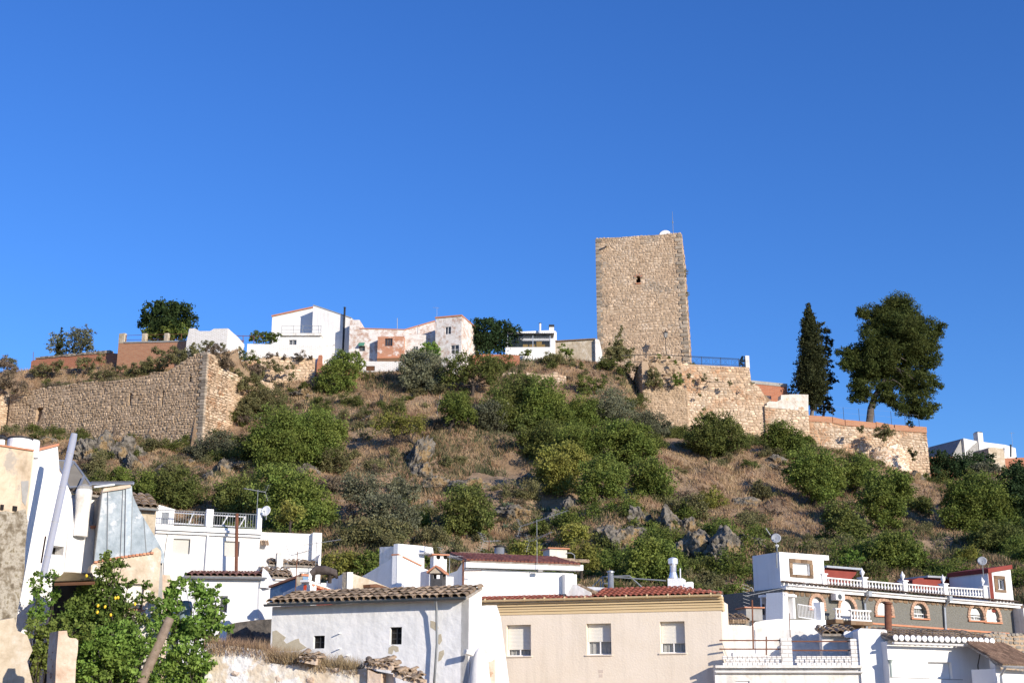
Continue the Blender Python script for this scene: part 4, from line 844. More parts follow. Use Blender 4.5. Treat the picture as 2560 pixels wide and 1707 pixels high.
for (x0,y0,x1,y1) in ((2160,510,2420,520),(2160,510,2235,575),(2232,510,2232,585),(2160,540,2240,560),(2330,515,2330,585)): m=MB(); m.tube([GP.P(*GP.sz(z1(x0,y0))),GP.P(*GP.sz(z1(x1,y1)))],.045,5); part('pipe',m,RUST,th)
tree('fig_tree','large dark fig tree right of the narrow brick tower house','tree',z2(2130,700),bl(z2,3.672,[(2130,480,120),(2020,460,90),(2250,470,90),(2330,470,80),(1990,560,80),(2100,590,110),(2230,590,100),(2340,580,85),(2060,410,60),(2180,400,60),(2380,530,60),(1960,630,50)]),LF_FIG,.36,2.6,Y=160,trunk=.2,group=RT)
tree('climbing_vine','bright climbing vine on the low brick house','vine',z2(1600,720),bl(z2,3.672,[(1570,630,55),(1630,640,60),(1580,590,35),(1670,680,50),(1540,680,45),(1610,690,50)]),LF_VINE,.26,2,Y=155.2,trunk=.05,group=RT)
tree('ailanthus_tree','feathery green ailanthus beside the red brick pier','tree',z2(760,1060),bl(z2,3.672,[(800,720,70),(880,730,70),(740,780,90),(900,800,80),(960,760,50),(680,840,90),(800,850,110),(620,920,80),(720,940,100),(850,930,70),(600,980,60),(690,1040,60),(930,680,35)]),LF_GREEN,.3,1.9,Y=151,trunk=.12,group=RT,aspect=.4)
tree('olive_tree','round silver grey olive tree below the ridge houses','tree',z2(1500,1060),bl(z2,3.672,[(1450,730,95),(1560,760,110),(1400,800,90),(1660,780,80),(1520,860,130),(1640,880,110),(1410,910,90),(1480,960,100),(1620,980,90),(1380,700,50)]),LF_OLIVE,.22,2.3,Y=150.5,trunk=.2,group=RT)
tree('almond_tree','spreading almond tree with a forked dark trunk below the fig tree','tree',z2(1990,1080),bl(z2,3.672,[(1830,760,85),(1930,770,95),(2050,740,85),(2150,780,85),(2210,830,70),(1790,850,80),(1880,880,80),(2120,870,90),(2000,830,90),(1770,950,60),(2180,920,50)]),LF_MID,.22,1.7,Y=148,trunk=.22,group=RT,fork=.45)
tree('young_fir','young sunlit conifer at the foot of the tower','tree',z3(985,1450),bl(z3,3.672,[(990,1410,75),(920,1400,55),(1050,1410,50),(980,1340,55),(930,1350,38),(985,1280,38),(990,1230,28),(1000,1185,18),(1008,1158,10),(900,1440,50),(1080,1390,28),(1110,1365,16)]),LF_BROOM,.22,2.4,Y=160,trunk=.12,group=RT,spread=.3,limbs=False,fork=.7)
tree('tall_cypress','tall dense columnar cypress right of the castle wall','tree',z4(400,1235),bl(z4,3.672,[(372, 230, 21), (370, 265, 29), (372, 305, 38), (378, 350, 50), (380, 400, 65), (382, 450, 78), (385, 510, 77), (392, 570, 88), (395, 640, 97), (398, 710, 104), (400, 780, 112), (400, 850, 119), (398, 920, 124), (400, 990, 117), (405, 1050, 97), (412, 1110, 68), (418, 1160, 41)]),LF_CYP,.28,4.2,Y=163,trunk=.24,bark=PINEBARK,group=RT,spread=.12,limbs=False,fork=.3,clump=.15,nclump=70)
tree('dark_spruce','ragged dark conifer just behind the tall cypress','tree',z4(500,1250),bl(z4,3.672,[(485,410,30),(500,470,42),(550,470,25),(520,540,50),(560,580,30),(530,640,55),(575,660,30),(540,740,50),(560,800,36),(560,900,55),(600,920,35),(530,980,50),(520,1120,50),(560,1150,40),(500,1190,50),(590,1210,28),(550,1090,30)]),LF_CYP,.3,2.2,Y=167,trunk=.16,bark=PINEBARK,group=RT,spread=.3,limbs=False,fork=.7)
tree('distant_olive','low grey tree peeping left of the tall cypress','tree',z4(215,1050),bl(z4,3.672,[(210,1000,35),(240,980,28),(195,1040,30),(240,1040,30)]),LF_OLIVE,.25,1.5,Y=170,trunk=.08,group=RT)
PINE=[(1180,195,85),(1260,180,55),(1110,230,70),(1300,250,70),(1200,290,110),(1050,290,80),(950,290,75),(870,300,55),(840,285,28),(1340,340,75),(1110,390,110),(980,400,80),(900,450,60),(1250,420,110),(1370,430,80),(1460,400,70),(1560,430,55),(1610,430,32),(930,520,75),(1060,520,100),(1200,540,110),(1350,540,100),(1480,520,85),(1560,500,50),(1020,620,90),(1150,640,90),(1290,640,100),(1430,630,85),(1520,620,55),(1560,615,22),
(860,640,60),(790,640,55),(720,650,45),(650,660,40),(760,720,70),(680,760,45),(850,720,75),(930,700,70),(740,800,50),(830,790,60),(1000,750,90),(1180,750,80),(1320,740,75),(1440,760,60),(1530,740,60),(1570,700,36),(1500,790,38),(900,870,75),(820,900,55),(980,880,65),(770,980,45),(840,980,70),(900,970,60),(780,1090,42),(850,1080,55),(920,1060,55),(1000,960,50),(1120,960,60),(1230,950,60),(1340,960,80),(1440,900,75),(1530,920,60),(1570,970,40),(1270,860,50),(1370,1060,80),(1480,1030,65),(1100,1070,65),(1020,1090,45),(1190,1100,70),(1230,1190,65),(1320,1180,75),(1420,1170,75),(1500,1170,60),(1560,1160,30),(1380,1230,50),(1470,1230,45),(1130,1130,40),(960,1150,30),(1070,850,75),(1120,740,80),(1080,990,60),(1160,880,60),(960,800,70),(1220,850,60),(930,830,60),(820,760,60),(1000,640,70),(1250,1010,60),(1300,880,60),(1390,850,60)]
B=at(z4(928,1290),162); B.z-=.6
tp=thing('pine_tree','big spreading pine tree leaning over the low castle wall','tree',B,RT)
blp=[]
for x,y,r in PINE:
    q=at(z4(x,y),162); rr=r*mpp(q)/3.672; off=rr*1.3*rnd.uniform(-1.2,.8); blp.append((at(z4(x,y),162+off),rr*1.10))
_e=[]
for i in range(len(blp)):
    for j in range(i):
        (c,r),(c2,r2)=blp[i],blp[j]; dd=math.hypot(c.x-c2.x,c.z-c2.z)
        if dd<(r+r2)*.95 and rnd.random()<.97: _e.append((c.lerp(c2,.5)+Vector((0,rnd.uniform(.2,1.2),0)),(r+r2)*.36))
blp+=_e
V,f,T=leaf_cloud([(tuple(c),r) for c,r in blp],.30,3.6,.2,0,.40,40); leaf_part('crown',V,f,T,LF_PINE,tp)
m=MB(); tr=[at(z4(x,y),162+o) for x,y,o in ((928,1300,0),(945,1180,0),(985,1060,.4),(1055,960,.6),(1100,850,.7),(1130,740,1),(1150,620,1.3),(1170,480,1.2),(1185,330,1))]
tr[0]=B; m.tube(tr,[.50,.44,.38,.33,.29,.24,.18,.12,.08],9)
for k,pts in ((4,[(1180,805),(1270,855),(1345,920)]),(4,[(1210,830),(1240,890)]),(3,[(1150,915),(1200,945),(1245,990)]),(5,[(1180,690),(1270,740)]),(4,[(1000,790),(850,730)])):
    c_=[tr[k]]+[at(z4(x,y),161.0 if x<1400 else 162) for x,y in pts]; m.tube(c_,[.12]+[.085-.05*i/len(pts) for i in range(len(pts))],6)
part('trunk',m,M('dark_pine_bark',[(.075,.06,.05),(.15,.125,.105)],5,.95,.03,10),tp,True)  # a darker tone of the grey pine bark
# ================================================================ trees and bushes on the hillside
def T(name,label,cat,zf,base,L,mat,size=.21,dens=2.0,s=3.672,**k):
    return tree(name,label,cat,zf(*base),bl(zf,s,L),mat,size,dens,**k)
T('almond_tree','leafy green almond left of centre with a lighter crown beside its twin','tree',zG,(810,900),[(760,470,150),(840,400,90),(700,540,120),(740,650,130),(850,560,120),(620,600,100),(760,780,120),(880,690,90)],LF_GREEN)
T('almond_tree','twin almond to the right of the lighter crown below the ailanthus','tree',zG,(1100,830),[(1120,430,120),(1030,470,100),(1220,500,130),(1290,560,100),(1180,620,140),(1060,640,120),(1100,730,100),(1250,690,90),(1340,500,60)],LF_GREEN)
T('broom_bush','pale broom bush at the top right of the left bastion','bush',zG,(430,420),[(460,300,60),(400,370,55),(520,220,45),(500,340,55),(560,260,45)],LF_BROOM,.18)
T('broom_bush','yellowish broom spreading under the left retaining walls','bush',zG,(720,330),[(700,220,110),(600,210,80),(800,240,80),(760,290,80)],LF_BROOM,.18)
T('hill_shrub','grey green shrub hanging over the ledge below the left bastion','bush',zG,(250,760),[(250,610,100),(140,680,100),(340,640,90),(60,740,80),(420,680,80),(330,720,70)],LF_OLIVE,.2)
T('dark_bush','dark shaded bush left of the twin almonds','bush',zG,(520,800),[(500,620,90),(560,700,100),(450,730,80),(620,760,80)],LF_MID,.2)
T('carob_tree','large dense dark carob above the white house with the roof railing','tree',zG,(950,1430),[(720,1000,130),(840,960,110),(960,1020,140),(1080,1060,120),(1130,1180,120),(1020,1180,130),(860,1120,130),(700,1130,100),(950,1290,140),(1110,1300,110),(820,1260,100),(1180,1260,80)],LF_GREEN,.21,2.3)
T('carob_tree','dark bushy tree behind the terrace railing of the white house','tree',zG,(420,1250),[(380,1060,120),(480,1080,110),(560,1010,90),(300,1130,100),(430,1160,120),(560,1130,100),(620,1200,90)],LF_MID,.21,2.3)
T('elder_bush','mid green bush behind the metal sheet roof at left','bush',zA,(1850,960),[(1780,740,130),(1900,720,110),(1720,830,90),(1850,850,110),(1650,800,60)],LF_GREEN,.19,2.2,s=4.9)
T('elder_bush','greyer bush filling the slope right of the metal sheets','bush',zA,(2130,1040),[(2030,680,100),(2000,850,130),(2150,760,140),(2250,650,110),(2300,850,150),(2150,930,120),(2300,980,110)],LF_MID,.19,2.2,s=4.9)
T('broom_bush','tawny broom tuft between the grey rocks at far left','bush',zA,(1220,640),[(1230,430,85),(1150,500,75),(1200,560,80),(1110,600,60)],LF_BROOM,.16,2,s=4.9)
T('elder_bush','fresh green bush in front of the grey rocks at far left','bush',zA,(1480,730),[(1480,600,80),(1420,640,60),(1540,650,70)],LF_GREEN,.17,2,s=4.9)
T('elder_bush','low green bush right behind the solar panels','bush',zA,(1230,740),[(1220,670,70),(1150,680,55),(1300,690,60)],LF_MID,.17,2,s=4.9)
T('light_bush','small light green bush in front of the dark carob','bush',zG,(900,1420),[(900,1230,75),(950,1280,70),(860,1300,65)],LF_YEL,.2,Y=93)
T('thin_olive','spindly olive with a thin bare trunk below the slanting rock','tree',zG,(1560,1345),[(1550,1000,110),(1450,1030,80),(1640,1060,90),(1480,1110,70),(1600,1130,70)],LF_OLIVE,.2,1.4,trunk=.1)
T('hill_shrub','grey olive scrub at the lower middle of the slope','bush',zG,(1800,1420),[(1700,1190,110),(1830,1260,130),(1950,1330,110),(1780,1350,110),(1640,1290,80)],LF_OLIVE,.2,1.9)
T('hill_shrub','yellow green scrub above the small white gable houses','bush',zG,(1600,1530),[(1500,1440,110),(1650,1400,100),(1780,1460,110),(1420,1490,80),(1900,1440,90)],LF_BROOM,.2,1.9)
T('dry_shrub','straw coloured dry shrub left of the spindly olive','bush',zG,(1260,1090),[(1250,980,70),(1320,1000,55),(1280,1040,60)],LF_DRY,.2,1.6)
T('almond_tree','sparse almond with bare dark branches above the slanting rock','tree',zG,(2110,650),[(1850,420,90),(1760,400,60),(1930,450,70),(2080,430,75),(1960,390,50),(1700,460,45)],LF_YEL,.2,1.3,trunk=.14,fork=.2)
T('almond_tree','upright almond with crooked dark trunk right of the slanting rock','tree',zH,(-10,545),[(70,260,95),(140,310,80),(-10,280,70),(40,340,70),(180,380,60),(110,230,60)],LF_GREEN,.2,1.7,trunk=.16)
T('hill_shrub','grey shrub beside the upright almond','bush',zH,(330,500),[(290,320,80),(370,360,80),(430,320,90),(470,390,80),(340,420,70)],LF_OLIVE,.2,1.7)
T('carob_tree','tall tree group with thin dark trunks in the middle of the slope','tree',zH,(600,490),[(540,170,100),(640,130,100),(720,80,80),(500,240,80),(660,230,90),(560,290,70),(740,180,90),(700,300,70)],LF_MID,.21,1.8,trunk=.14)
T('carob_tree','bright leafy crown standing over the middle of the slope','tree',zH,(790,490),[(850,120,110),(930,180,110),(890,260,110),(800,200,80),(980,260,80),(800,330,90),(920,350,80)],LF_GREEN,.21,1.9,trunk=.15)
T('carob_tree','dark carob under the tower foot scrub','tree',zH,(1240,490),[(1220,300,100),(1310,320,90),(1180,380,90),(1290,410,100),(1380,380,60),(1120,330,60)],LF_GREEN,.21,2.1)
T('broom_bush','wispy grey broom left of the shaded end of the castle wall','bush',zH,(1530,500),[(1450,240,90),(1530,250,90),(1570,330,100),(1470,350,90),(1530,420,90),(1400,320,60)],LF_OLIVE,.16,1.7)
T('carob_tree','broad pale olive green tree low on the slope behind the grey capped flue','tree',zH,(170,1500),[(60,1150,100),(180,1130,110),(290,1200,100),(100,1270,110),(220,1290,110),(330,1330,80),(150,1390,90),(30,1380,80),(270,1400,70),(180,1060,50)],LF_MID,.2,2.1)
T('wild_olive','greyish tree crown rising at the upper left of the central thicket','tree',zH,(560,520),[(480,330,90),(580,360,90),(680,390,90),(420,240,80),(760,420,80),(560,430,70)],LF_MID,.2,1.9)
T('wild_olive','lighter crown joining the thicket to the shaded castle wall','tree',zH,(1080,540),[(1000,370,90),(1090,440,90),(980,470,90),(1060,330,70),(1150,480,80)],LF_GREEN,.2,2.0)
T('hill_shrub','leafy shrub between the twin almond and the dark carob','tree',zG,(1330,900),[(1290,760,80),(1380,800,70),(1330,700,60),(1250,820,60)],LF_BROOM,.19,1.9)
T('hill_shrub','green shrub on the slope right of the spindly olive','bush',zG,(1930,1180),[(1850,1080,80),(1950,1100,80),(1900,1020,60),(2010,1060,60)],LF_OLIVE,.19,1.9)
T('carob_tree','green bush just left of the tall pointed crag','tree',zH,(1180,1530),[(1120,1440,70),(1210,1420,70),(1260,1480,70),(1060,1480,60)],LF_YEL,.19,2.0)
T('hill_shrub','mixed scrub over the dark pinnacles','bush',zI,(640,1640),[(540,1540,80),(640,1520,80),(440,1560,70),(720,1570,60)],LF_BROOM,.18,1.9)
T('hill_shrub','green shrub on the slope right of the open dry patch','tree',zI,(1290,1480),[(1240,1370,70),(1320,1400,70),(1200,1440,50)],LF_BROOM,.18,1.8)
T('carob_tree','deep green carob at upper left of the central thicket','tree',zH,(850,740),[(900,560,110),(800,620,90),(1000,560,100),(760,690,80),(880,670,90),(700,540,80)],LF_MID,.21,2.2)
T('carob_tree','deep green carob at the heart of the central thicket','tree',zH,(1220,760),[(1100,560,100),(1200,600,110),(1290,560,90),(1340,640,90),(1130,650,90),(1260,690,90)],LF_GREEN,.21,2.2)
T('yellowing_tree','broad yellow green tree in front of the central thicket','tree',zH,(1060,1100),[(950,760,110),(1060,720,100),(1170,760,100),(890,860,90),(1000,870,110),(1130,860,100),(950,960,80),(1080,970,90),(1210,700,50)],LF_YEL,.22,2.2,droop=.5)
T('carob_tree','leafy tree hanging at the lower middle of the central thicket','tree',zH,(1420,1150),[(1360,820,100),(1470,830,110),(1540,900,90),(1400,930,100),(1490,990,90),(1300,960,80),(1300,1060,80),(1260,1120,50)],LF_GREEN,.21,2.2,droop=.5)
T('carob_tree','large tree at the upper right of the central thicket','tree',zH,(1660,850),[(1480,560,110),(1600,520,100),(1700,560,110),(1800,600,100),(1570,640,110),(1720,680,120),(1830,700,70),(1640,740,100)],LF_GREEN,.21,2.2)
T('carob_tree','rounded bush at the lower right of the central thicket','tree',zH,(1860,1130),[(1800,880,110),(1900,910,110),(1960,990,90),(1850,1010,120),(1740,980,90),(1990,1060,70),(1900,1090,80),(1780,1090,70)],LF_GREEN,.21,2.2)
T('golden_bush','small golden yellow bush under the central thicket','bush',zH,(1700,1270),[(1690,1120,45),(1680,1190,55),(1730,1230,50),(1560,1190,45),(1500,1210,30)],LF_GOLD,.2,1.7)
T('tamarisk','feathery grey green shrub at the foot of the orange buttress','bush',zH,(1890,600),[(1780,400,80),(1860,440,90),(1930,470,80),(1840,510,80),(1990,470,50),(1720,440,60)],LF_OLIVE,.18,1.8)
T('wild_olive','broad rounded wild olive below the curtain wall','tree',zI,(780,1110),[(700,850,90),(780,780,80),(880,770,90),(960,820,80),(650,900,80),(760,900,110),(880,900,110),(1000,900,90),(1080,940,70),(820,1000,90),(770,700,50),(720,960,70)],LF_MID,.2,2.0,trunk=.12)
T('green_elm','fresh green elm bush under the plastered wall remnant','tree',zI,(1490,1090),[(1370,860,80),(1440,840,80),(1500,900,100),(1400,920,80),(1580,920,80),(1540,1000,90),(1640,990,70),(1450,980,70),(1690,1040,50)],LF_GREEN,.21,2.1)
T('almond_tree','almond with a clear dark trunk on the right slope','tree',zI,(1740,1530),[(1650,1110,90),(1760,1100,100),(1850,1120,90),(1600,1220,100),(1730,1220,120),(1870,1220,110),(1950,1240,70),(1660,1310,90),(1790,1340,110),(1920,1340,90),(1720,1410,70),(1860,1430,70),(1530,1230,50)],LF_GREEN,.21,2.0,trunk=.18,fork=.3)
T('light_bush','light yellow green bush on the open dry slope','bush',zI,(790,1560),[(780,1440,75),(850,1480,70),(730,1510,65),(820,1540,70),(700,1450,35)],LF_YEL,.19,1.9)
T('green_elm','dark leafy elm below the half round bastion','tree',zJ,(800,900),[(760,620,80),(840,600,80),(920,650,80),(790,710,80),(870,740,70),(940,720,60)],LF_GREEN,.21,2.0,trunk=.12)
T('green_elm','largest elm on the right slope below the bastion','tree',zJ,(1040,1210),[(1060,740,100),(1160,720,90),(1230,740,70),(1000,840,100),(1110,850,110),(1200,840,80),(960,950,100),(1080,980,110),(1180,960,80),(1020,1080,90),(1120,1090,80),(1220,900,60),(870,920,70)],LF_GREEN,.21,2.1)
T('carob_tree','shaded green tree lower left on the right slope','tree',zJ,(740,1360),[(640,1030,90),(720,1070,100),(620,1130,90),(740,1180,110),(830,1180,80),(700,1270,80),(820,1270,80),(560,1080,60)],LF_MID,.21,2.1)
T('broom_bush','flat green bush at the edge of the right grass bank','bush',zJ,(1400,1040),[(1360,940,60),(1420,960,60),(1320,980,50),(1460,1000,45)],LF_MID,.18,2.0)
T('big_carob','very large rounded carob at the right edge of the slope','tree',zJ,(1890,1250),[(1780,830,100),(1900,800,110),(2020,800,100),(1720,930,90),(1840,930,130),(1980,920,130),(2110,910,100),(1700,1050,90),(1820,1060,110),(1950,1050,120),(2080,1040,120),(2180,1060,80),(1790,1160,90),(1900,1170,90),(2030,1160,110),(2150,1160,100),(1850,760,50)],LF_GREEN,.22,2.3,trunk=.18)
T('hill_shrub','loose almond scrub below the very large carob','tree',zJ,(2070,1400),[(2020,1250,100),(2140,1260,110),(2240,1300,100),(1960,1290,70),(2120,1340,80),(2250,1390,80),(2320,1440,90),(2220,1470,70)],LF_MID,.2,1.8)
T('elder_bush','dense dark elder bush above the balustrade of the grey house','bush',zJ,(1200,1570),[(1000,1370,100),(1100,1320,90),(1220,1300,100),(1320,1360,90),(1050,1460,90),(1180,1420,110),(1300,1450,100),(1380,1450,60),(940,1420,70),(1160,1510,80)],LF_GREEN,.2,2.3)
T('light_bush','small bright bush above the white roof room','bush',zJ,(790,1560),[(790,1420,45),(760,1470,50),(820,1490,50),(780,1530,45),(710,1480,35)],LF_VINE,.19,1.9)
T('cactus_scrub','pale upright green scrub right of the elder bush','bush',zJ,(1820,1490),[(1780,1410,55),(1860,1410,55),(1820,1450,60),(1750,1450,45),(1910,1440,40)],LF_YEL,.17,2,aspect=.3)
T('fig_tree','dark fig tree right of the low castle wall end','tree',zJ,(1640,760),[(1560,540,60),(1640,560,70),(1560,620,80),(1650,660,90),(1730,590,80),(1530,690,60),(1720,690,70),(1490,600,45),(1600,500,35)],LF_FIG,.28,1.9,Y=160)
T('fig_tree','second dark fig merging toward the ruined house','tree',zJ,(1900,740),[(1830,580,80),(1920,570,70),(1990,570,70),(1850,650,80),(2040,600,50),(1780,640,60)],LF_FIG,.28,1.9,Y=161)
T('olive_bush','silver grey olive bush among the dark figs','bush',zJ,(2000,740),[(1930,660,70),(2010,650,70),(2060,690,60),(1960,700,60)],LF_OLIVE,.2,2,Y=158)
T('fig_tree','dark fig filling the right picture edge below the brick outhouse','tree',zJ,(2300,1260),[(2270,650,70),(2330,680,80),(2230,740,80),(2310,780,100),(2250,860,90),(2340,880,100),(2300,960,100),(2340,1050,100),(2290,1120,80),(2340,1180,80),(2180,700,50)],LF_FIG,.26,2.2)
T('light_bush','pale green bush just behind the brick chimney houses','bush',zD,(830,440),[(780,260,90),(880,240,90),(960,280,80),(730,330,70),(840,350,80),(1000,230,60),(680,240,60)],LF_YEL,.19,2.1,s=3.92,Y=91)
T('elder_bush','dark green bush between the gables and the light bush','bush',zD,(1060,400),[(1050,300,70),(1120,240,70),(1130,320,60),(1000,350,50),(1170,180,45)],LF_GREEN,.19,2.1,s=3.92,Y=91)
T('light_bush','light bush between the two roof aerials','bush',zE,(610,180),[(600,110,70),(670,120,70),(550,130,50),(720,150,50)],LF_YEL,.19,2.1,s=3.267,Y=92)
T('light_bush','yellow green bush right of the grey roof box','bush',zE,(1090,300),[(1060,130,80),(1140,140,70),(1100,210,80),(1170,220,50),(1020,180,50)],LF_YEL,.19,2.1,s=3.267,Y=92)
T('fig_bush','large dark leafy bush behind the steel chimney','bush',zE,(1660,390),[(1580,130,90),(1680,110,90),(1760,150,90),(1520,210,80),(1630,220,110),(1760,250,100),(1560,290,80),(1690,310,80),(1860,280,70),(1850,200,50)],LF_GREEN,.2,2.3,s=3.267,Y=93)
T('light_bush','small bush behind the white box chimney at right of the gables','bush',zD,(1680,300),[(1660,230,50),(1700,270,40),(1640,290,35)],LF_GREEN,.18,2,s=3.92,Y=91)
T('broom_bush','tawny green broom right of the steel chimney','bush',zE,(2060,470),[(2000,370,70),(2100,360,70),(2180,380,60),(2060,420,60),(2250,420,50)],LF_BROOM,.17,2,s=3.267,Y=92)
# low bushes along the wall tops and ruins
WT='bushes on the ruined wall tops'
def low(label,zf,base,L,mat,Y,name='scrub_bush',size=.17,dens=1.9,s=3.672): return tree(name,label,'bush',zf(*base),bl(zf,s,L),mat,size,dens,Y=Y,trunk=.05,group=WT,spread=.8)
low('olive coloured scrub crowning the top corner of the left bastion',z1,(1700,760),[(1620,690,70),(1720,680,70),(1800,680,70),(1680,740,60),(1560,730,60),(1850,640,45),(1780,600,30)],LF_BROOM,139.5)
low('green scrub hanging over the middle of the left bastion top',z1,(1400,850),[(1300,790,60),(1400,760,70),(1490,770,60),(1240,820,55),(1350,830,55),(1200,850,45),(1440,820,45)],LF_BROOM,142)
low('scrub tuft left of the white rag on the bastion',z1,(860,910),[(850,870,40),(930,880,50),(1050,840,50),(1110,820,45),(980,860,40)],LF_BROOM,144.5)
low('bushy scrub beneath the long red garden wall',z1,(450,850),[(330,840,50),(420,820,55),(500,800,55),(570,780,45),(380,800,40)],LF_BROOM,156)
low('round scrub left of the orange brick terrace',z1,(800,800),[(760,760,50),(830,770,50),(740,790,40),(930,720,45)],LF_BROOM,156)
low('dry scrub at the left picture edge on the bastion',z1,(60,950),[(60,880,70),(130,960,60),(20,950,60),(90,800,60),(30,760,50),(200,980,50)],LF_DRY,148)
low('scrub in front of the dipped white parapet',z1,(1450,690),[(1420,650,40),(1480,670,40),(1600,650,45),(1950,590,40),(1880,570,30),(2040,600,30)],LF_BROOM,149)
low('dry broom at the right top of the left bastion',z1,(2020,720),[(1980,650,60),(2060,700,60),(2100,770,50),(2040,760,50),(1930,630,40)],LF_DRY,140)
low('green bush under the white stair wall',z1,(2250,720),[(2220,690,50),(2290,700,50),(2190,650,35),(2340,730,45)],LF_MID,151)
low('grass tuft bush on the rubble wall left of the ailanthus',z2,(230,830),[(200,810,45),(150,770,50),(60,800,55),(320,800,40),(30,880,50),(330,880,40)],LF_BROOM,151)
low('dry tufts at the foot of the white garden wall',z2,(400,715),[(420,690,45),(500,705,25),(180,690,35),(100,720,45),(270,715,30)],LF_DRY,153.5)
low('green scrub under the veranda house',z3,(360,1460),[(340,1450,55),(430,1470,60),(520,1500,50),(300,1480,45)],LF_BROOM,157)
low('scrub bank left of the ruined corner',z3,(900,1540),[(880,1510,40),(800,1530,45),(640,1530,40),(950,1490,35),(1080,1530,60),(1000,1560,50)],LF_MID,156)
low('ivy on the tan garden wall',z3,(500,1430),[(460,1370,35),(500,1400,35),(530,1390,30),(470,1330,18),(540,1420,25)],LF_GREEN,158.5)
low('leafy shrub in front of the white veranda base',z3,(140,1430),[(130,1400,28),(160,1410,30),(100,1420,25),(170,1385,14)],LF_GREEN,157.8)
low('green and dry bush on the ledge of the orange buttress',zI,(280,430),[(270,290,45),(240,320,35),(310,320,40),(280,380,55),(320,400,45),(220,400,40)],LF_BROOM,153.6)
low('small plants on the ruined ragged corner',zI,(480,380),[(490,330,35),(470,360,30),(470,200,22),(320,150,25),(410,160,18),(500,390,40)],LF_GREEN,153.7)
low('small tufts growing from the high curtain wall',zI,(740,380),[(740,345,32),(850,372,16),(975,398,24),(700,505,18),(600,330,30),(1180,395,16),(640,380,15)],LF_BROOM,154.2)
low('scrub clumps on the slope left of the shaded wall end',zH,(1280,150),[(1240,40,60),(1330,60,60),(1380,110,50),(1280,140,50),(1210,100,45),(1480,150,40),(1420,40,40),(1080,180,40)],LF_MID,150)
low('dark round bush on the low wall under the pine',zJ,(1060,350),[(1060,270,55),(1010,300,45),(1110,300,45),(1060,330,50),(840,270,35),(860,250,20)],LF_BROOM,155.6)
low('small dark bush on the low wall end by the wire fence',zJ,(1310,240),[(1300,205,25),(1330,222,22),(1285,225,18)],LF_DARK,158.8)
low('tuft on the right shoulder of the half round bastion',zJ,(1330,500),[(1310,460,30),(1350,490,30),(1340,530,25)],LF_BROOM,155.5)
low('green bush in front of the ridge houses at far left',z1,(60,850),[(60,740,45),(100,760,40),(30,780,40),(120,790,35)],LF_OLIVE,157)
low('tawny broom spilling over the earth slope right of the bastion',z1,(2150,960),[(2080,830,50),(2140,860,60),(2200,900,60),(2120,920,50),(2250,960,60),(2180,980,50),(2060,790,35),(2320,900,60),(2360,970,60)],LF_BROOM,143)
low('grassy scrub mound between bastion and rubble wall',z1,(2330,1000),[(2280,820,55),(2350,860,55),(2230,790,40),(2380,800,45)],LF_DRY,148)
# agaves
AG=M('agave_leaf',[(.09,.13,.07),(.15,.19,.12)],3,.7,0,10,'face',.3)
for i,(x,y,r,lab) in enumerate(((540,1180,60,'grey green agave left of the two clustered ones below the thicket'),(900,1220,60,'agave just left of centre on the lower rocky slope'),(1060,1210,55,'agave rooted above the ochre rock face'),(560,1380,70,'agave clump lowest on the slope behind the aerial'),(640,1400,55,'agave beside the lowest clump behind the aerial'))):
    P=ground_hit(zH(x,y+25)); th=thing('agave',lab,'plant',P,'agaves on the rocky slope'); m=MB(); R0=r*mpp(P)/3.672*1.25
    for k in range(46):
        a=rnd.uniform(0,6.28); e=rnd.uniform(.25,1.35); d=Vector((math.cos(a)*math.cos(e),math.sin(a)*math.cos(e),math.sin(e))); s=d.cross(UP).normalized()*R0*.09; o=P+Vector((rnd.uniform(-.8,.8)*R0,rnd.uniform(-.4,.4)*R0,0)); L=R0*rnd.uniform(.5,1)
        m.poly([o-s,o+s,o+d*L*.6+s*.8,o+d*L-UP*L*.1,o+d*L*.6-s*.8],rnd.random())
    part('leaves',m,AG,th)
# dead wood
for lab,zf,base,tips in (('cut dark tree stump with two prongs on the grassy upper slope',z2,(1148,1160),[((1138,1045),.13),((1162,1055),.13)]),('bare white dead sapling on the upper slope',z2,(1665,1245),[((1688,1050),.05),((1660,1100),.03)]),('forked dead twig on the open right slope',zI,(1018,1205),[((1050,1110),.05),((1090,1090),.03)]),('fallen dead branches right of the largest elm',zJ,(1150,1210),[((1190,1130),.07),((1290,1120),.06),((1250,1190),.05)])):
    P=ground_hit(zf(*base)); th=thing('dead_tree',lab,'dead tree',P,'dead wood on the hillside'); m=MB()
    for (t_,r_) in tips: m.tube(wob(P-UP*.2,at(zf(*t_),P.y),4,.12),[r_*1.3,r_*1.2,r_,r_*.9,r_*.7],6)
    part('trunk',m,PINEBARK if 'white' in lab else TRUNK,th,True)
# ================================================================ rocks
def rz(label,zf,x,y,w,h,seed,s=3.672,**k):
    g=1.55 if 21<seed<32 else 1.3 if seed<9 or seed in(16,17,36,38,40) else 1.05
    return rock(label,zf(x,y),w/s*g,h/s*g,seed,**k)
rz('large grey crag at far left under the bastion, right peak',zA,1500,480,420,640,1,4.9)
rz('large grey crag at far left under the bastion, left peak',zA,1060,420,330,520,2,4.9)
rz('grey crag lobe in shade between the two left peaks',zA,1240,330,260,420,3,4.9)
rz('long pale spur running down right of the left crags',zA,1640,560,220,420,4,4.9,tilt=-25)
rz('tan boulder standing alone against the bastion foot',zA,1830,230,130,190,5,4.9)
rz('second tan boulder at the bastion foot, right of the first',zA,2200,300,180,200,6,4.9)
rz('low dark ledge beneath the two tan boulders',zA,2050,560,420,150,7,4.9,tilt=-20)
rz('small grey hump left of the crags by the water tank',zA,560,210,160,120,8,4.9)
rz('ochre split crag under the ledge shrub at left',zG,270,900,170,330,9)
rz('narrow ochre rock left of the split crag',zG,150,960,120,230,10)
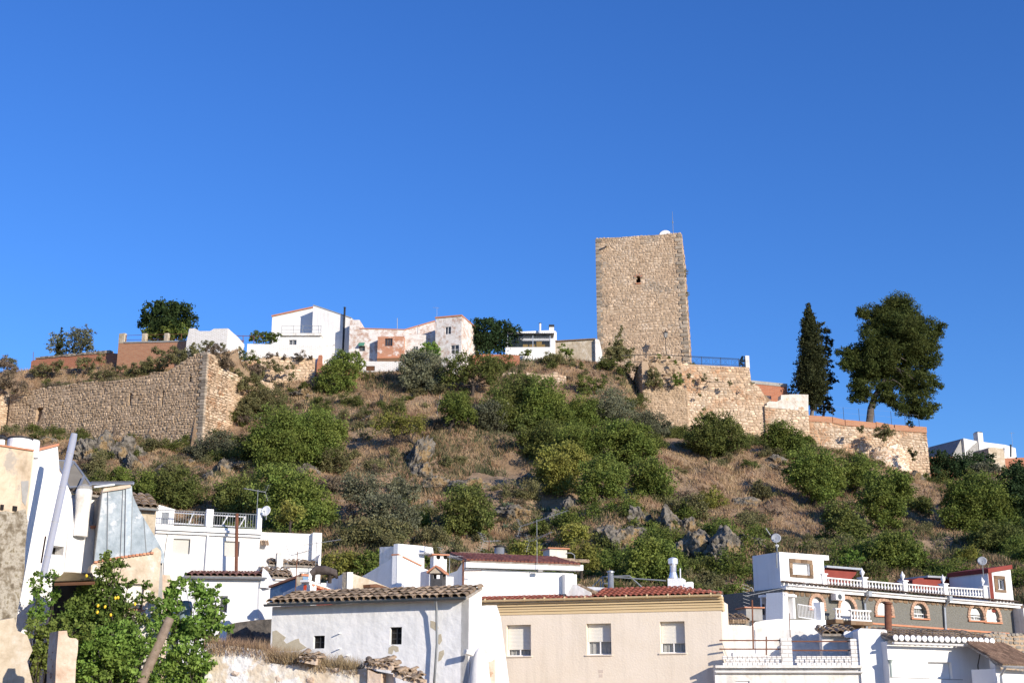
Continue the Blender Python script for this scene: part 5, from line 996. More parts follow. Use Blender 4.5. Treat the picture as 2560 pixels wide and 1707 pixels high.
rz('dark rock wall behind the split crag',zG,450,860,420,200,11)
rz('round grey boulder above the light almond',zG,570,410,130,110,12)
rz('grey stone patch high on the grass above the twin almond',zG,1180,310,170,90,13)
rz('white boulder under the twin almonds',zG,960,920,90,90,14)
rz('broken pale rocks right of the white boulder',zG,1080,890,190,180,15)
rz('long slanting ochre slab in the middle of the slope',zG,2040,790,160,420,16,tilt=24)
rz('dark face beside the slanting slab',zG,2120,900,180,260,17,tilt=20)
rz('grey rocks tumbling right of the slanting slab',zG,2200,1000,260,200,18)
rz('grey crag in shadow under the grey olive scrub',zG,2150,1280,240,330,19)
rz('ochre capped outcrop left below the thicket',zH,180,1030,330,220,20)
rz('dark boulder under the yellow green tree',zH,720,980,200,180,21)
rz('ochre cliff face below the agaves',zH,1110,1300,240,300,22)
rz('dark grey rock left of the ochre cliff face',zH,620,1270,220,160,23)
rz('grey crag behind the roofs, tall and pointed',zE,1390,110,240,330,24,3.2667)
rz('dark grey crag right of the pointed one',zE,1310,60,140,200,25,3.2667)
rz('blue grey pinnacle above the steel chimney',zH,2020,1420,170,330,26)
rz('dark pinnacle left of the blue grey one',zH,1760,1380,190,300,27)
rz('ochre flank right of the blue grey pinnacle',zH,2190,1440,190,260,28)
rz('grey rock right of the pointed crag',zH,1450,1480,200,200,29)
rz('lowest grey crag behind the roof at right of the steel chimney',zE,2010,180,230,330,30,3.2667)
rz('dark rock face at the right of the lowest crag',zE,2260,160,220,300,31,3.2667)
rz('dark boulder under the green elm bush',zI,1400,1110,150,120,32)
rz('grey slabs in grass below the green elm bush',zI,1410,1190,230,110,33,tilt=15)
rz('dark boulder at the low castle wall foot',zJ,485,455,110,70,34)
rz('pale boulder between elm and half round bastion',zJ,810,505,110,60,35)
rz('dark outcrop on the lower dry slope',zI,1100,1510,230,160,36)
rz('pale rock foot of the right wall end',zJ,1350,710,170,150,37)
rz('dark rocks left of the white roof room',zF,230,150,240,240,38,3.0154)
rz('pale pocked rock beside the white roof room',zF,370,180,110,170,39,3.0154)
rz('brown rock mass at the left of the grey house',zF,100,200,220,260,40,3.0154)
rz('small grey rock on the grassy upper middle slope',zG,1640,400,140,90,41)
rz('grey ledge under the retaining wall in the middle',zG,1010,180,260,160,42)
# ================================================================ grass and low scrub that nobody could count
def blades(name,label,N,mat,hmin,hmax,wd,ymin,ymax,mask,lean=.35,cl=1):
    x=NR.uniform(-72,72,N);y=NR.uniform(ymin,ymax,N); k=(np.abs(x/y)<.45)&mask(x,y); x=x[k];y=y[k]
    if cl>1:
        x=np.repeat(x,cl)+NR.normal(0,.16,len(x)*cl);y=np.repeat(y,cl)+NR.normal(0,.16,len(y)*cl)
    n=len(x); z=hmap(x,y)-.04; patch=np.clip(.5+.9*fbm(x*.25+9,y*.25,3),0,1)
    h=NR.uniform(hmin,hmax,n)*(.5+.8*patch); a=NR.uniform(0,6.28,n); w_=wd*NR.uniform(.5,1.3,n)
    b=np.stack([np.cos(a)*w_,np.sin(a)*w_,np.zeros(n)],1); P=np.stack([x,y,z],1); la=NR.uniform(0,6.28,n); ln=lean*h*NR.uniform(.2,1.2,n)
    tip=P+np.stack([np.cos(la)*ln,np.sin(la)*ln,h],1); V=np.stack([P-b,P+b,tip],1).reshape(-1,3)
    me=bpy.data.meshes.new(name); t=np.clip(.5+.45*fbm(x*.5,y*.5,4)+NR.uniform(-.3,.3,n),0,1); fast_mesh(me,V,np.arange(3*n).reshape(-1,3),t); me.materials.append(mat)
    o=bpy.data.objects.new(name,me); COL.objects.link(o); tag(o,label,None,None,'stuff')
blades('dry_grass','tall dry straw grass covering the hillside',150000,GRASS,.25,.62,.045,90,161,lambda x,y:(fbm(x*.09,y*.09,4)>-.32),lean=.8,cl=3)
blades('green_scrub','low olive green scrub patches between the dry grass',70000,GREENG,.3,.75,.06,88,160,lambda x,y:(fbm(x*.13+50,y*.13,4)>.08)|(y<108)&(fbm(x*.2+50,y*.2,3)>-.15),lean=.8,cl=4)

def scrub(name,label,mat,N,seed,r0,r1,size,mask,dens=3.2):
    rg=np.random.default_rng(seed); B=[]
    while len(B)<N:
        y=rg.uniform(90,158); x=rg.uniform(-.43,.43)*y
        if not mask(np.array([x]),np.array([y]))[0]: continue
        r=rg.uniform(r0,r1)*rg.uniform(.7,1.2); z=H(x,y); k=rg.integers(1,4)
        for i in range(k): B.append(((x+rg.normal(0,r*.8),y+rg.normal(0,r*.5),z+r*.35*rg.uniform(.3,1.4)),r))
    V,f,T_=leaf_cloud(B,size,dens,.24,0,.55,12); me=bpy.data.meshes.new(name); fast_mesh(me,V,f,T_); me.materials.append(mat); o=bpy.data.objects.new(name,me); COL.objects.link(o); tag(o,label,None,None,'stuff')
gr=lambda a,b,t:(lambda x,y:fbm(x*.08+a,y*.08+b,3)>t)
scrub('green_undergrowth','mixed green undergrowth spread over the hillside',LF_MID,560,1,.4,1.05,.17,gr(3,9,-.05))
scrub('broom_undergrowth','olive and tawny broom undergrowth spread over the hillside',LF_BROOM,620,2,.35,.95,.15,gr(31,7,-.08))
scrub('dry_undergrowth','dead brown twiggy undergrowth spread over the hillside',LF_DRY,300,3,.3,.8,.14,gr(61,17,-.05))
scrub('dark_undergrowth','dark leafy undergrowth along the foot of the hill',LF_GREEN,330,4,.55,1.2,.18,lambda x,y:(y<112)&(fbm(x*.1+5,y*.1,3)>-.25))
# ================================================================ THE TOWN
GDISH=M('grey_dish_paint',[(.30,.32,.35),(.36,.38,.41)],2,.6)
def ztop(P,s): return interp_poly(s,P)
def poly_thing(name,label,cat,F,pts,mat,depth,d=0,group=None):
    P=psz(F,pts); th=thing(name,label,cat,F.P(sum(p[0] for p in P)/len(P),min(p[1] for p in P),d-depth/2),group); m=MB(); m.prism(F,P,depth,d=d); part('wall',m,mat,th); return th
def gutter(th,F,a,b,d,mat,r=.07,name='gutter'):
    m=MB(); A,B=F.P(a[0],a[1],d),F.P(b[0],b[1],d)
    n=7; P=[[q+F.n*(math.cos(math.pi*(1+i/n))*r)+UP*(math.sin(math.pi*(1+i/n))*r) for i in range(n+1)] for q in (A,B)]
    for i in range(n): m.poly([P[0][i],P[0][i+1],P[1][i+1],P[1][i]]); 
    m.poly(P[0]);m.poly(P[1]); m.tube([A+F.n*r,B+F.n*r],.012,4); m.tube([A-F.n*r,B-F.n*r],.012,4); part(name,m,mat,th)
# ---------------------------------------------------------------- far left: ochre house, white house, flue, metal sheets
FO=Fac(zA(0,270),41,zA(400,330),42)
to,P=house('ochre_house','peeling ochre house at the left picture edge, rough lichen covered lower wall','house',FO,[zA(-260,240),zA(0,270),zA(150,290),zA(408,332)],OCHRE,1.6,base=-3)
r=FO.rect(zA(-260,1060),zA(318,1568)); m=MB(); ys=[FO.sz(zA(x,y)) for x,y in ((-260,1080),(-60,1075),(60,1062),(140,1085),(215,1062),(300,1040),(330,1180),(300,1500),(290,1800),(150,2600),(-260,2600))]; m.prism(FO,ys,.2,d=.05); part('rough_lower_wall',m,LICHEN,to)
m=MB(); m.prism(FO,[FO.sz(zA(x,y)) for x,y in ((255,700),(350,690),(345,800),(310,1000),(270,950))],.1,d=.012); part('bare_patch',m,CONC,to)
for a,b in ((zA(0,985),zA(34,1050)),(zA(150,1003),zA(198,1062))): m=MB(); m.box(FO,*FO.rect(a,b),-.1,.058); part('putlog_hole',m,DARK,to)
m=MB(); q0,q1=P[0],P[-1]; m.prism(FO,[(q0[0],q0[1]),(P[1][0],P[1][1]),(q1[0],q1[1]),(q1[0],q1[1]+.05),(P[1][0],P[1][1]+.05),(q0[0],q0[1]+.05)],1.7,d=.06); part('brick_edge',m,TERRA,to)
FOs=FO.side(P[-1][0]); m=MB(); m.prism(FOs,[(0.02,-3),(1.58,-3),(1.58,P[-1][1]-.02),(0.02,P[-1][1]-.02)],.05,d=.055); part('side_render',m,M('cream_side_render',[(.62,.50,.36),(.72,.62,.48)],1,.9,.02,6,streak=.2,patch=((.50,.24,.14),.9,.62)),to)
# battered lower part of the same wall
FO2=Fac(zB(0,620),38.5,zB(160,640),38.9)
poly_thing('ruined_wall_end','broken earthen wall stub with brown clods at the left edge','ruined wall',FO2,[zB(-150,1500),zB(-150,650),zB(130,600),zB(160,720),zB(250,760),zB(300,900),zB(250,1000),zB(300,1202),zB(300,1500)],TANP,.5)
q=FO.moved(-1.2); a=FO.pt(zA(240,290),-1.0); rad=FO.sz(zA(375,200))[0]-FO.sz(zA(105,200))[0]; th=thing('water_tank','large round white water tank with dark lid on the ochre house roof','water tank',a-UP*.35); hgt=FO.sz(zA(240,110))[1]-a.z
m=MB(); m.lathe(a-UP*.35,[(rad/2,0),(rad/2,hgt+.33),(rad/2*.98,hgt+.36)],24); part('tank',m,PLASTW,th,False); m=MB(); m.lathe(a+UP*(hgt+.02),[(rad/2*1.02,0),(rad/2*1.02,.05),(rad/2*.3,.12)],24); part('lid',m,BLACKP,th)
a2=FO.pt(zA(385,310),-1.5); th=thing('water_tank','small round white tank behind the large one','water tank',a2-UP*.3); m=MB(); m.lathe(a2-UP*.3,[(.26,0),(.26,.58),(.23,.62)],18); part('tank',m,PLASTW,th)
a3=FO.pt(zA(8,270),-1.0); th=thing('roof_vent','small capped vent at the left picture edge beside the water tank','vent',a3); m=MB(); m.lathe(a3,[(.12,-.1),(.12,.22)],10); part('pipe',m,PLASTW,th); m=MB(); m.lathe(a3+UP*.24,[(.2,0),(.17,.08),(.05,.13)],10); part('cowl',m,BLACKP,th)
# white house behind the flue
FWH=Fac(zA(415,340),45.2,zA(705,265),46.0)
tw,P=house('white_house','tall bright white house wall behind the steel flue','house',FWH,[zA(380,350),zA(415,340),zA(705,265),zA(712,330),zA(728,575),zA(748,600),zA(830,760),zA(875,860)],WHITE,.55,[dict(r=(zA(625,1490),zA(782,1600)),kind='hole')],base=-3,rec=.5)
a,b=FWH.sz(zA(412,340)),FWH.sz(zA(708,265)); m=MB(); m.prism(FWH,[(a[0],a[1]),(b[0],b[1]),(b[0],b[1]+.09),(a[0],a[1]+.09)],.6,d=.08); part('tile_verge',m,TERRA,tw)
FWL=FWH.moved(.1); house('white_lower_wall','lower white wall with a strip of red tile edging under the cylinder chimney','wall',FWL,[zA(880,900),zA(905,1262),zA(1040,1268),zA(1090,1245),zA(1215,1243),zA(1235,1300)],WHITE,.45,base=-3)
m=MB()
for i in range(11):
    x=905+i*29; 
    if 1040<x<1085: continue
    c=FWL.sz(zA(x+12,1258)); m.box(FWL,c[0]-.05,c[0]+.07,c[1]-.05,c[1]+.05,-.3,.12,rnd.random())
part('tile_edge',m,TERRA,bpy.data.objects['white_lower_wall'])
FB1=FWH.moved(-.6); house('white_back_wall','white back wall with clay tile roof edge behind the cylinder chimney','house',FB1,[zA(880,860),zA(1255,850)],WHITE,2,base=-3)
tb=bpy.data.objects['white_back_wall']; r=FB1.rect(zA(860,870),zA(1255,870)); tile_roof(tb,FB1,r[0],r[1],FB1.sz(zA(1050,862))[1],.25,1.6,.35,.24,4,TILE,.08)
ce=FWH.pt(zA(992,1240),.2); h1=FWH.sz(zA(992,820))[1]; th=thing('cylinder_chimney','thick white plastered cylinder chimney under the solar panel','chimney',ce); rr=(FWH.sz(zA(1075,1000))[0]-FWH.sz(zA(912,1000))[0])/2
m=MB(); m.lathe(ce,[(rr*.9,-.4),(rr*.9,.5),(rr,.9),(rr,h1-ce.z),(rr*.9,h1-ce.z+.05)],18); part('stack',m,WHITE_DIRTY,th,True); m=MB(); m.lathe(Vector((ce.x,ce.y,h1+.04)),[(rr*.95,0),(rr*.9,.1),(rr*.2,.2)],14); part('cap',m,CONC,th)
f0,f1=at(zB(395,230),43.6),at(zA(895,190),43.6); flue('steel_flue','long shiny stainless steel flue leaning in front of the white house',f0,f1,.122,STEEL,None,None,4)
tf=bpy.data.objects['steel_flue']; m=MB(); dv=(f1-f0).normalized(); m.tube([f1,f1+dv*.22],[.122,.10],14); part('top_cone',m,STEEL,tf,True)
q=at(zA(545,1380),43.7); m=MB(); m.tube([q+Vector((.02,.05,.03)),at(zA(505,1700),43.9)],.03,5); part('bracket',m,RUST,tf)
# solar panels
def panel(label,pts,mat=PANEL):
    c=sum(pts,Vector())/4; th=thing('solar_panel',label,'solar panel',c,'solar panels on the left roofs'); nn=(pts[1]-pts[0]).cross(pts[3]-pts[0]).normalized(); m=MB(); m.poly(pts); m.poly([p+nn*.05 for p in pts][::-1]); part('panel_back',m,mat,th)
    m=MB()
    for i in range(4): m.tube([pts[i],pts[(i+1)%4]],.045,4)
    part('frame',m,GALV,th); return th
tp=panel('solar panel seen from its brown underside, tilted behind the steel flue',[at(zA(690,445),48.5),at(zA(908,462),48.6),at(zA(1120,755),47.4),at(zA(850,775),47.2)])
m=MB(); m.tube([at(zA(870,520),48.0),at(zA(905,462),48.3)],.03,4); m.tube([at(zA(955,810),46.8),at(zA(1030,640),47.6)],.05,4); part('strut',m,GALV,tp)
tp=panel('solar panel seen edge on over the metal sheets',[at(zA(1118,738),48),at(zA(1630,732),48.6),at(zA(1632,712),50),at(zA(1116,716),49.4)])
m=MB(); m.tube([at(zA(1150,770),47.5),at(zA(1400,740),48.2)],.04,5); part('strut',m,WPIPE,tp)
# metal sheets
FM2=Fac(zA(1240,830),46.5,zA(1800,780),47.2)
tm=thing('metal_sheet_gable','gable clad with weathered blue grey metal sheets','building',FM2.P(*FM2.sz(zA(1500,1568))))
sh=[[(1252,835),(1320,822),(1312,1700),(1150,1700)],[(1320,822),(1505,790),(1470,1700),(1312,1700)],[(1505,790),(1540,783),(1525,1700),(1470,1700)],[(1540,783),(1612,755),(1620,870),(1600,1700),(1525,1700)],[(1620,870),(1700,1045),(1760,1150),(1800,1700),(1600,1700)],[(1760,1150),(1850,1300),(1930,1430),(2010,1585),(2010,1700),(1800,1700)]]
rg=random.Random(4)
for i,s in enumerate(sh):
    m=MB(); m.prism(FM2,[FM2.sz(zA(*p)) for p in s],.03,d=rg.uniform(0,.05),t=rg.random()); o=part('metal_sheet',m,SHEET,tm)
    e0,e1=FM2.sz(zA(*s[1 if i<3 else 1])),FM2.sz(zA(*s[-2 if i<4 else -2])); 
    a=FM2.sz(zA(*s[0])); b=FM2.sz(zA(*s[-1])); m=MB(); m.tube([FM2.P(a[0],a[1],.05),FM2.P(b[0],b[1],.05)],.016,5); part('seam',m,PIPEG,tm)
m=MB(); m.prism(FM2,[FM2.sz(zA(x,y)) for x,y in ((1246,838),(1265,792),(1380,775),(1500,755),(1592,748),(1600,775),(1500,800),(1320,826))],.5,d=.12); part('mud_edge',m,RUINP,tm)
m=MB(); m.prism(FM2,[FM2.sz(zA(x,y)) for x,y in ((1255,840),(1610,770),(1700,1050),(1850,1310),(2000,1580),(2000,2300),(1200,2300),(1200,1500))],2,d=-.15); part('wall_behind',m,CONC,tm)
# small tiled house beyond
FT2=Fac(zA(1650,1040),62,zA(1925,1040),62.5)
tt,P=house('tan_tiled_house','narrow tan house end with clay tile roof beside the metal sheets','house',FT2,[zA(1640,1042),zA(1918,1050)],TANP,2.5,base=0)
r=FT2.rect(zA(1648,1045),zA(1922,1045)); tile_roof(tt,FT2,r[0],r[1],FT2.sz(zA(1780,1036))[1],.3,1.9,.85,.42,4,TILE,.05); gutter(tt,FT2,(r[0],r[2]-.02),(r[1],r[2]-.02),.36,PIPEG)
# ---------------------------------------------------------------- big white house with roof terrace (two parts)
FC=Fac(zC(305,500),66,zC(1450,550),67.8)
twc,P=house('white_house','large white house with railed roof terrace and two shuttered windows','house',FC,[zC(300,505),zC(1440,560)],WHITE,5,[dict(r=(zC(490,635),zC(676,803)),kind='closed',rec=.2,shut=M('grey_white_shutter',[(.55,.54,.50),(.60,.59,.55)],1),fm=BFRAME,mull=0),dict(r=(zC(1046,663),zC(1214,828)),kind='roll',frac=.96,rec=.2,shut=MATS['grey_white_shutter'] if 'grey_white_shutter' in MATS else SHUT,mull=1,fm=BFRAME)],base=0)
for o,t in ((0,.0),):
    for (dy,dd) in ((0,.14),(32,.30),(62,.16)):
        a,b=FC.sz(zC(300,488+dy)),FC.sz(zC(1452,540+dy)); m=MB(); m.prism(FC,[(a[0],a[1]-.12),(b[0],b[1]-.12),(b[0],b[1]-.005),(a[0],a[1]-.005)],.5,d=dd); part('cornice',m,WHITE_NEW,twc)
hr=FC.sz(zC(900,340))[1]-FC.sz(zC(900,490))[1]
q=[FC.sz(zC(310,478)),FC.sz(zC(1410,528))]
railing('roof_railing','grey bar railing round the large white house roof terrace',FC,q,FC.sz(zC(310,322))[1]-q[0][1],PIPEG,bars=.13,rails=(1,.04),r=.022,dd=.05)
m=MB(); 
for x0,y0,x1,y1 in ((510,352,845,375),(925,378,1280,400),(505,468,845,490),(930,490,1215,510),(715,350,665,472),(1095,372,1025,490),(1283,382,1278,515),(1270,410,1210,510)): m.tube([FC.pt(zC(x0,y0),-.15),FC.pt(zC(x1,y1),-.15)],.035,5)
part('white_tube_frame',m,WPIPE,bpy.data.objects['roof_railing'])
for a,b,y0,y1 in ((850,926,318,505),(1408,1456,310,545)): m=MB(); m.box(FC,*FC.rect(zC(a,y0),zC(b,y1)),-.35,.12); part('terrace_pillar',m,WHITE_NEW,twc)
FCK=FC.moved(-.8); th,_=house('stair_hut','white sloping stair hut at the left end of the railed terrace','hut',FCK,[zC(300,300),zC(340,268),zC(520,320),zC(508,330)],WHITE,2,[dict(r=(zC(362,350),zC(442,472)),kind='closed',shut=GALV,rec=.1)],base=zrow(1315,66))
for a,b,mt,dd,r_ in (((875,505),(840,962),WPIPE,.1,.055),((1155,395),(1150,955),RUST,1.1,.05)):
    A,B=FC.P(*FC.sz(zC(*a)),dd),FC.P(*FC.sz(zC(*b)),dd)
    if mt is RUST: flue('rusty_flue','slim rusty brown flue pipe in front of the shuttered white house',B-UP*.3,A,.085,RUST)
    else: m=MB(); m.tube([A,B-UP*1],r_,6); part('downpipe',m,mt,twc)
m=MB(); cab=[(395,540),(430,600),(415,680),(400,800),(390,900),(385,1040)]; m.tube([FC.pt(zC(*p),.03) for p in cab],.012,4); part('cable',m,BLACKP,twc)
FD=Fac(zC(1430,565),68.6,zC(2085,582),69.6)
td,_=house('white_annex','plain white annex with pilaster right of the large white house','house',FD,[zC(1425,562),zC(1990,585),zC(2000,578),zC(2088,582)],WHITE_DIRTY,4,base=0)
m=MB(); m.box(FD,*FD.rect(zC(1990,580),zC(2088,1200)),0.005,.35); part('pilaster',m,WHITE,td)
r=FD.rect(zC(1435,665),zC(1528,722)); m=MB(); 
for i in range(4): 
    s=r[0]+(r[1]-r[0])*(i+.5)/4; inst('tile',tile_mesh((r[1]-r[0])/4,.6),TILE,td,Matrix(((FD.u.x,-FD.n.x*.8,-FD.n.x*.0,0),(FD.u.y,-FD.n.y*.8,0,0),(0,.6,1,0),(0,0,0,1))) if False else Matrix.Translation(FD.P(s,r[2],.45))@Matrix(((FD.u.x,-FD.n.x,0,0),(FD.u.y,-FD.n.y,0,0),(0,0,1,0),(0,0,0,1)))@Matrix.Rotation(.6,4,'X'))
FDf=FD.moved(2.2)
te,_=house('white_extension','low white extension with ragged tile edge and a small window under the annex','house',FDf,[zC(1530,925),zC(2070,930),zC(2075,850),zC(2095,800),(zC(2098,800))],WHITE,2.2,[dict(r=(zC(1858,998),zC(1970,1052)),kind='pane',mull=1,rec=.12)],base=0)
r=FDf.rect(zC(1530,925),zC(2065,925)); tile_roof(te,FDf,r[0],r[1],FDf.sz(zC(1800,928))[1],.15,1.2,.35,.25,3,TILE,.16)
boxthing('box_chimney','slim white box chimney standing in the ragged tile roofs','chimney',FDf,FDf.rect(zC(1612,795),zC(1680,990)),-.3,.3,WHITE_DIRTY)
q=FC.pt(zC(1500,335),.3); dish('satellite_dish','white dish on the end pillar of the railed terrace',q,.29,(-.35,-1,.25),WFRAME,PIPEG,q.z-.45)
q=FC.pt(zC(1393,520),-.6); antenna('roof_aerial','double aerial on a mast at the right end of the railed terrace',q,FC.sz(zC(1400,95))[1]-q.z,(-.7,-.6,.05),PIPEG,boom=1.3,n=9,el=.5)
q=FDf.pt(zC(2038,1060),.6); antenna('roof_aerial','tall aerial at the right corner of the white extension',q,FDf.sz(zC(2038,700))[1]-q.z,(.95,-.3,.1),PIPEG,boom=2.1,n=14,refl=False,el=.25)
# lower white house with brown tiles
FE1=Fac(zC(600,1060),60,zC(1445,1060),60.2)
tl,P=house('low_white_house','lower white house with brown red tile strip between raised white parapets','house',FE1,[zC(598,1062),zC(1445,1066)],WHITE_NEW,4,[dict(r=(zC(985,1258),zC(1083,1442)),kind='pane',mull=0,rec=.2,curtain=True)],base=-2)
r=FE1.rect(zC(632,1040),zC(1462,1040)); tile_roof(tl,FE1,r[0],r[1],FE1.sz(zC(1000,1046))[1],.2,1.5,.30,.30,3,M('brown_red_tile',[(.17,.085,.07),(.22,.11,.09)],3,.85,0,10,'obj',.2),.01)
gutter(tl,FE1,(r[0]-.3,r[2]-.08),(r[1]+.25,r[2]-.1),.28,GALV,.07)
for a,b in ((572,640),(1445,1530)): m=MB(); q=FE1.rect(zC(a,965),zC(b,1050)); m.prism(FE1,[(q[0],q[2]-.5),(q[1],q[2]-.5),(q[1],q[2]),(q[0]+(q[1]-q[0])*.3,q[3]+.05)],1.8,d=.1); part('parapet',m,WHITE_NEW,tl)
m=MB(); q=FE1.rect(zC(600,960),zC(1440,985)); m.box(FE1,q[0],q[1],q[2]-.3,q[3],-1.9,-1.45); part('parapet',m,WHITE_NEW,tl)
FE2=Fac(zC(1445,1080),60.2,zC(1720,1250),62.5); house('white_side_wing','white wing sloping down right of the lower white house','house',FE2,[zC(1440,1075),zC(1520,1085),zC(1530,1175),zC(1600,1200),zC(1720,1255),zC(1745,1290)],WHITE_NEW,2,base=-2)
F_=Fac(zC(1480,1090),64,zC(1820,1090),64.5); tr_,_=house('tile_patch_house','small white house with broken clay tiles right of the brown tile strip','house',F_,[zC(1470,1085),zC(1750,1090)],WHITE_DIRTY,2,base=0)
r=F_.rect(zC(1465,1060),zC(1790,1060)); tile_roof(tr_,F_,r[0],r[1],F_.sz(zC(1600,1062))[1],.3,1.6,.55,.26,4,TILE,.18)
# dark shed below the low white house
FS1=Fac(zC(1110,1550),52.5,zC(1580,1510),52.5); house('dark_shed','collapsed dark stone shed with thatch remains under the low white house','shed',FS1,[zC(1080,1570),zC(1200,1545),zC(1400,1520),zC(1580,1508)],M('dark_shed_stone',[(.06,.055,.05),(.16,.14,.12)],3,.95,.06,6),1.6,base=-3)
# ochre plaster house with window behind the lemon tree, carport
FP1=Fac(zB(840,120),44.6,zB(1480,0),45.6)
tpk,_=house('worn_plaster_house','worn tan plaster house with one shuttered window behind the lemon tree','house',FP1,[zB(838,118),zB(870,98),zB(1100,40),zB(1385,8),zB(1400,-25),zB(1440,-48),zB(1478,-15),zB(1482,10)],PINKP,.8,[dict(r=(zB(1025,285),zB(1320,520)),kind='roll',frac=.8,rec=.22,fm=BFRAME,mull=1,sill=TERRA)],base=-3)
a,b=FP1.sz(zB(862,104)),FP1.sz(zB(1410,12)); m=MB(); n=16
for i in range(n):
    s0=a[0]+(b[0]-a[0])*i/n; s1=a[0]+(b[0]-a[0])*(i+1)/n; zz=a[1]+(b[1]-a[1])*((i+.5)/n)**.8; m=MB(); m.box(FP1,s0+.01,s1-.01,zz-.01,zz+.06,-.35,.08,rnd.random()); part('edge_tile',m,TERRA,tpk)
FP2=Fac(zB(1485,210),53,zB(1570,220),53.2); house('plaster_stub','narrow rough plaster stub with broken tiles left of the low white house','wall',FP2,[zB(1480,205),zB(1560,208),zB(1575,250),zB(1570,300)],RUINP,1.2,base=-2)
cp=thing('lean_to','corrugated lean-to roof over a dark recess behind the lemon tree','carport',at(zB(680,460),47.5)); m=MB(); n=40
A,B,C_,D=at(zB(470,290),46),at(zB(640,190),49),at(zB(850,192),49.2),at(zB(850,400),46)
A,B,C_,D=at(zB(500,275),42.6),at(zB(590,190),44.4),at(zB(845,195),44.4),at(zB(872,262),42.6)
for i in range(n):
    for k in (0,1):
        u0,u1=(i+k*.5)/n,(i+k*.5+.5)/n; h0,h1=(0,.05) if k==0 else (.05,0)
        m.poly([A.lerp(D,u0)+UP*h0,A.lerp(D,u1)+UP*h1,B.lerp(C_,u1)+UP*h1,B.lerp(C_,u0)+UP*h0])
part('corrugated_roof',m,M('old_fibre_sheet',[(.22,.17,.09),(.34,.27,.16)],3,.9),cp)
m=MB(); 
for f_ in (.05,.35,.65,.95): m=MB(); m.tube([A.lerp(B,f_)-UP*.08,D.lerp(C_,f_)-UP*.08],.06,5); part('beam',m,BFRAME,cp)
FKp=Fac(zB(440,500),44.5,zB(860,500),44.5); house('recess_wall','back wall, coloured near black as shade, of the recess under the lean-to','wall',FKp,[zB(490,215),zB(870,215)],M('recess_shade_plaster',[(.035,.028,.022),(.08,.065,.05)],2,.95),.05,base=-3)  # near-black plaster colour stands in for the shade under the roof
FWb=Fac(zB(470,200),49.9,zB(860,190),49.9)
# ruin pillar, post, drum
FRP=Fac(zB(540,720),36,zB(715,800),36.3)
trp=poly_thing('ruined_pillar','leaning stub of a ruined plastered brick wall at bottom left','ruined wall',FRP,[zB(500,1500),zB(515,1000),zB(530,820),zB(538,722),zB(615,718),zB(622,765),zB(640,785),zB(700,790),zB(718,810),zB(715,900),zB(700,1000),zB(690,1202),zB(690,1500)],RUINP,.9)
stonework(trp,FRP.lside(FRP.sz(zB(535,900))[0]).moved(-.02),[(-.9,-3),(0,-3),(0,FRP.sz(zB(540,730))[1]),(-.9,FRP.sz(zB(540,900))[1])],(.1,.16),(.2,.35),.02,.2,.05,.0,BRICK,51,10)
p0,p1=at(zB(1375,1030),42.6),at(zB(1562,605),42.9); tw_=thing('wooden_post','leaning weathered wooden post among the vines','post',p0); m=MB(); m.tube([p0-(p1-p0)*.4,p1],[.17,.145],9); part('post',m,WOOD,tw_,True)
cb_=at(zB(1700,560),44.6); tdm=thing('plastic_drum','blue grey plastic drum half buried in the vine','drum',cb_-UP*.9); m=MB(); m.lathe(cb_-UP*.9,[(.22,0),(.24,.3),(.24,1.0),(.23,1.2),(.19,1.3),(.05,1.33)],16); part('drum',m,BIN,tdm,True)
wh=at(zB(1300,640),48.6); FWc=Fac(zB(1200,600),44.3,zB(1460,560),44.3); house('low_white_wall','small stained white wall below the plaster house window','wall',FWc,[zB(1190,600),zB(1440,545),zB(1475,600)],WHITE_DIRTY,.4,base=-3)
# garden plants
GD='plants in the neglected garden'
def gt(name,label,cat,base,L,mat,Y,size,dens,s=3.675,**k): return tree(name,label,cat,zB(*base),bl(zB,s,L),mat,size,dens,Y=Y,group=GD,**k)
tlm=gt('lemon_tree','lemon tree with yellow fruit in front of the lean-to','tree',(1000,1000),[(1000,60,60),(1060,110,50),(960,180,70),(1040,200,60),(880,270,90),(960,330,110),(820,360,110),(1050,360,80),(900,450,130),(760,480,110),(1050,480,90),(1150,420,60),(1180,270,50),(1130,110,40),(700,560,100),(850,580,120),(1000,580,110),(1100,560,70),(620,620,90),(1340,300,40),(1380,430,50),(1260,420,50),(1150,640,80),(1250,600,60),(1050,650,90),(900,680,100),(1300,640,50),(1420,560,45),(1180,520,60)],LF_LEMON,43.4,.12,2.5,trunk=.09,clump=.24,zf=-1.5)
for (x,y) in ((795,215),(1060,420),(1085,415),(1240,475),(965,500),(900,490),(1018,575),(895,550)):
    m=MB(); c=at(zB(x,y),42.7+rnd.uniform(-.2,.2)); m.lathe(c,[(.004,-.055),(.035,-.036),(.045,0),(.036,.036),(.01,.06)],8,(rnd.uniform(-.3,.3),rnd.uniform(-.3,.3),1)); part('lemon',m,LEMON,tlm,True)
gt('creeper','bright creeper climbing the ochre wall at left','climbing plant',(360,700),[(340,230,60),(330,320,70),(370,400,60),(350,480,60),(480,230,60),(500,340,60),(480,430,60),(320,560,70),(400,580,70),(480,200,40)],LF_VINE,43.2,.11,1.7,trunk=.05,zf=-1.5)
gt('grape_vine','big sprawling grape vine over the drum, right of the leaning post','vine',(1750,1150),[(1640,330,70),(1690,260,50),(1560,400,90),(1500,480,80),(1600,480,70),(1830,320,70),(1880,420,90),(1900,520,90),(1980,600,90),(1790,640,100),(1650,650,90),(1540,560,70),(1900,680,110),(2030,690,70),(1480,650,70),(1750,760,110),(1880,800,100),(1620,760,80),(1810,360,60),(1960,360,35),(2000,310,18),(1770,280,25),(2080,450,25)],LF_VINE,44.0,.16,2.5,trunk=.06,zf=-1.5,clump=.24)
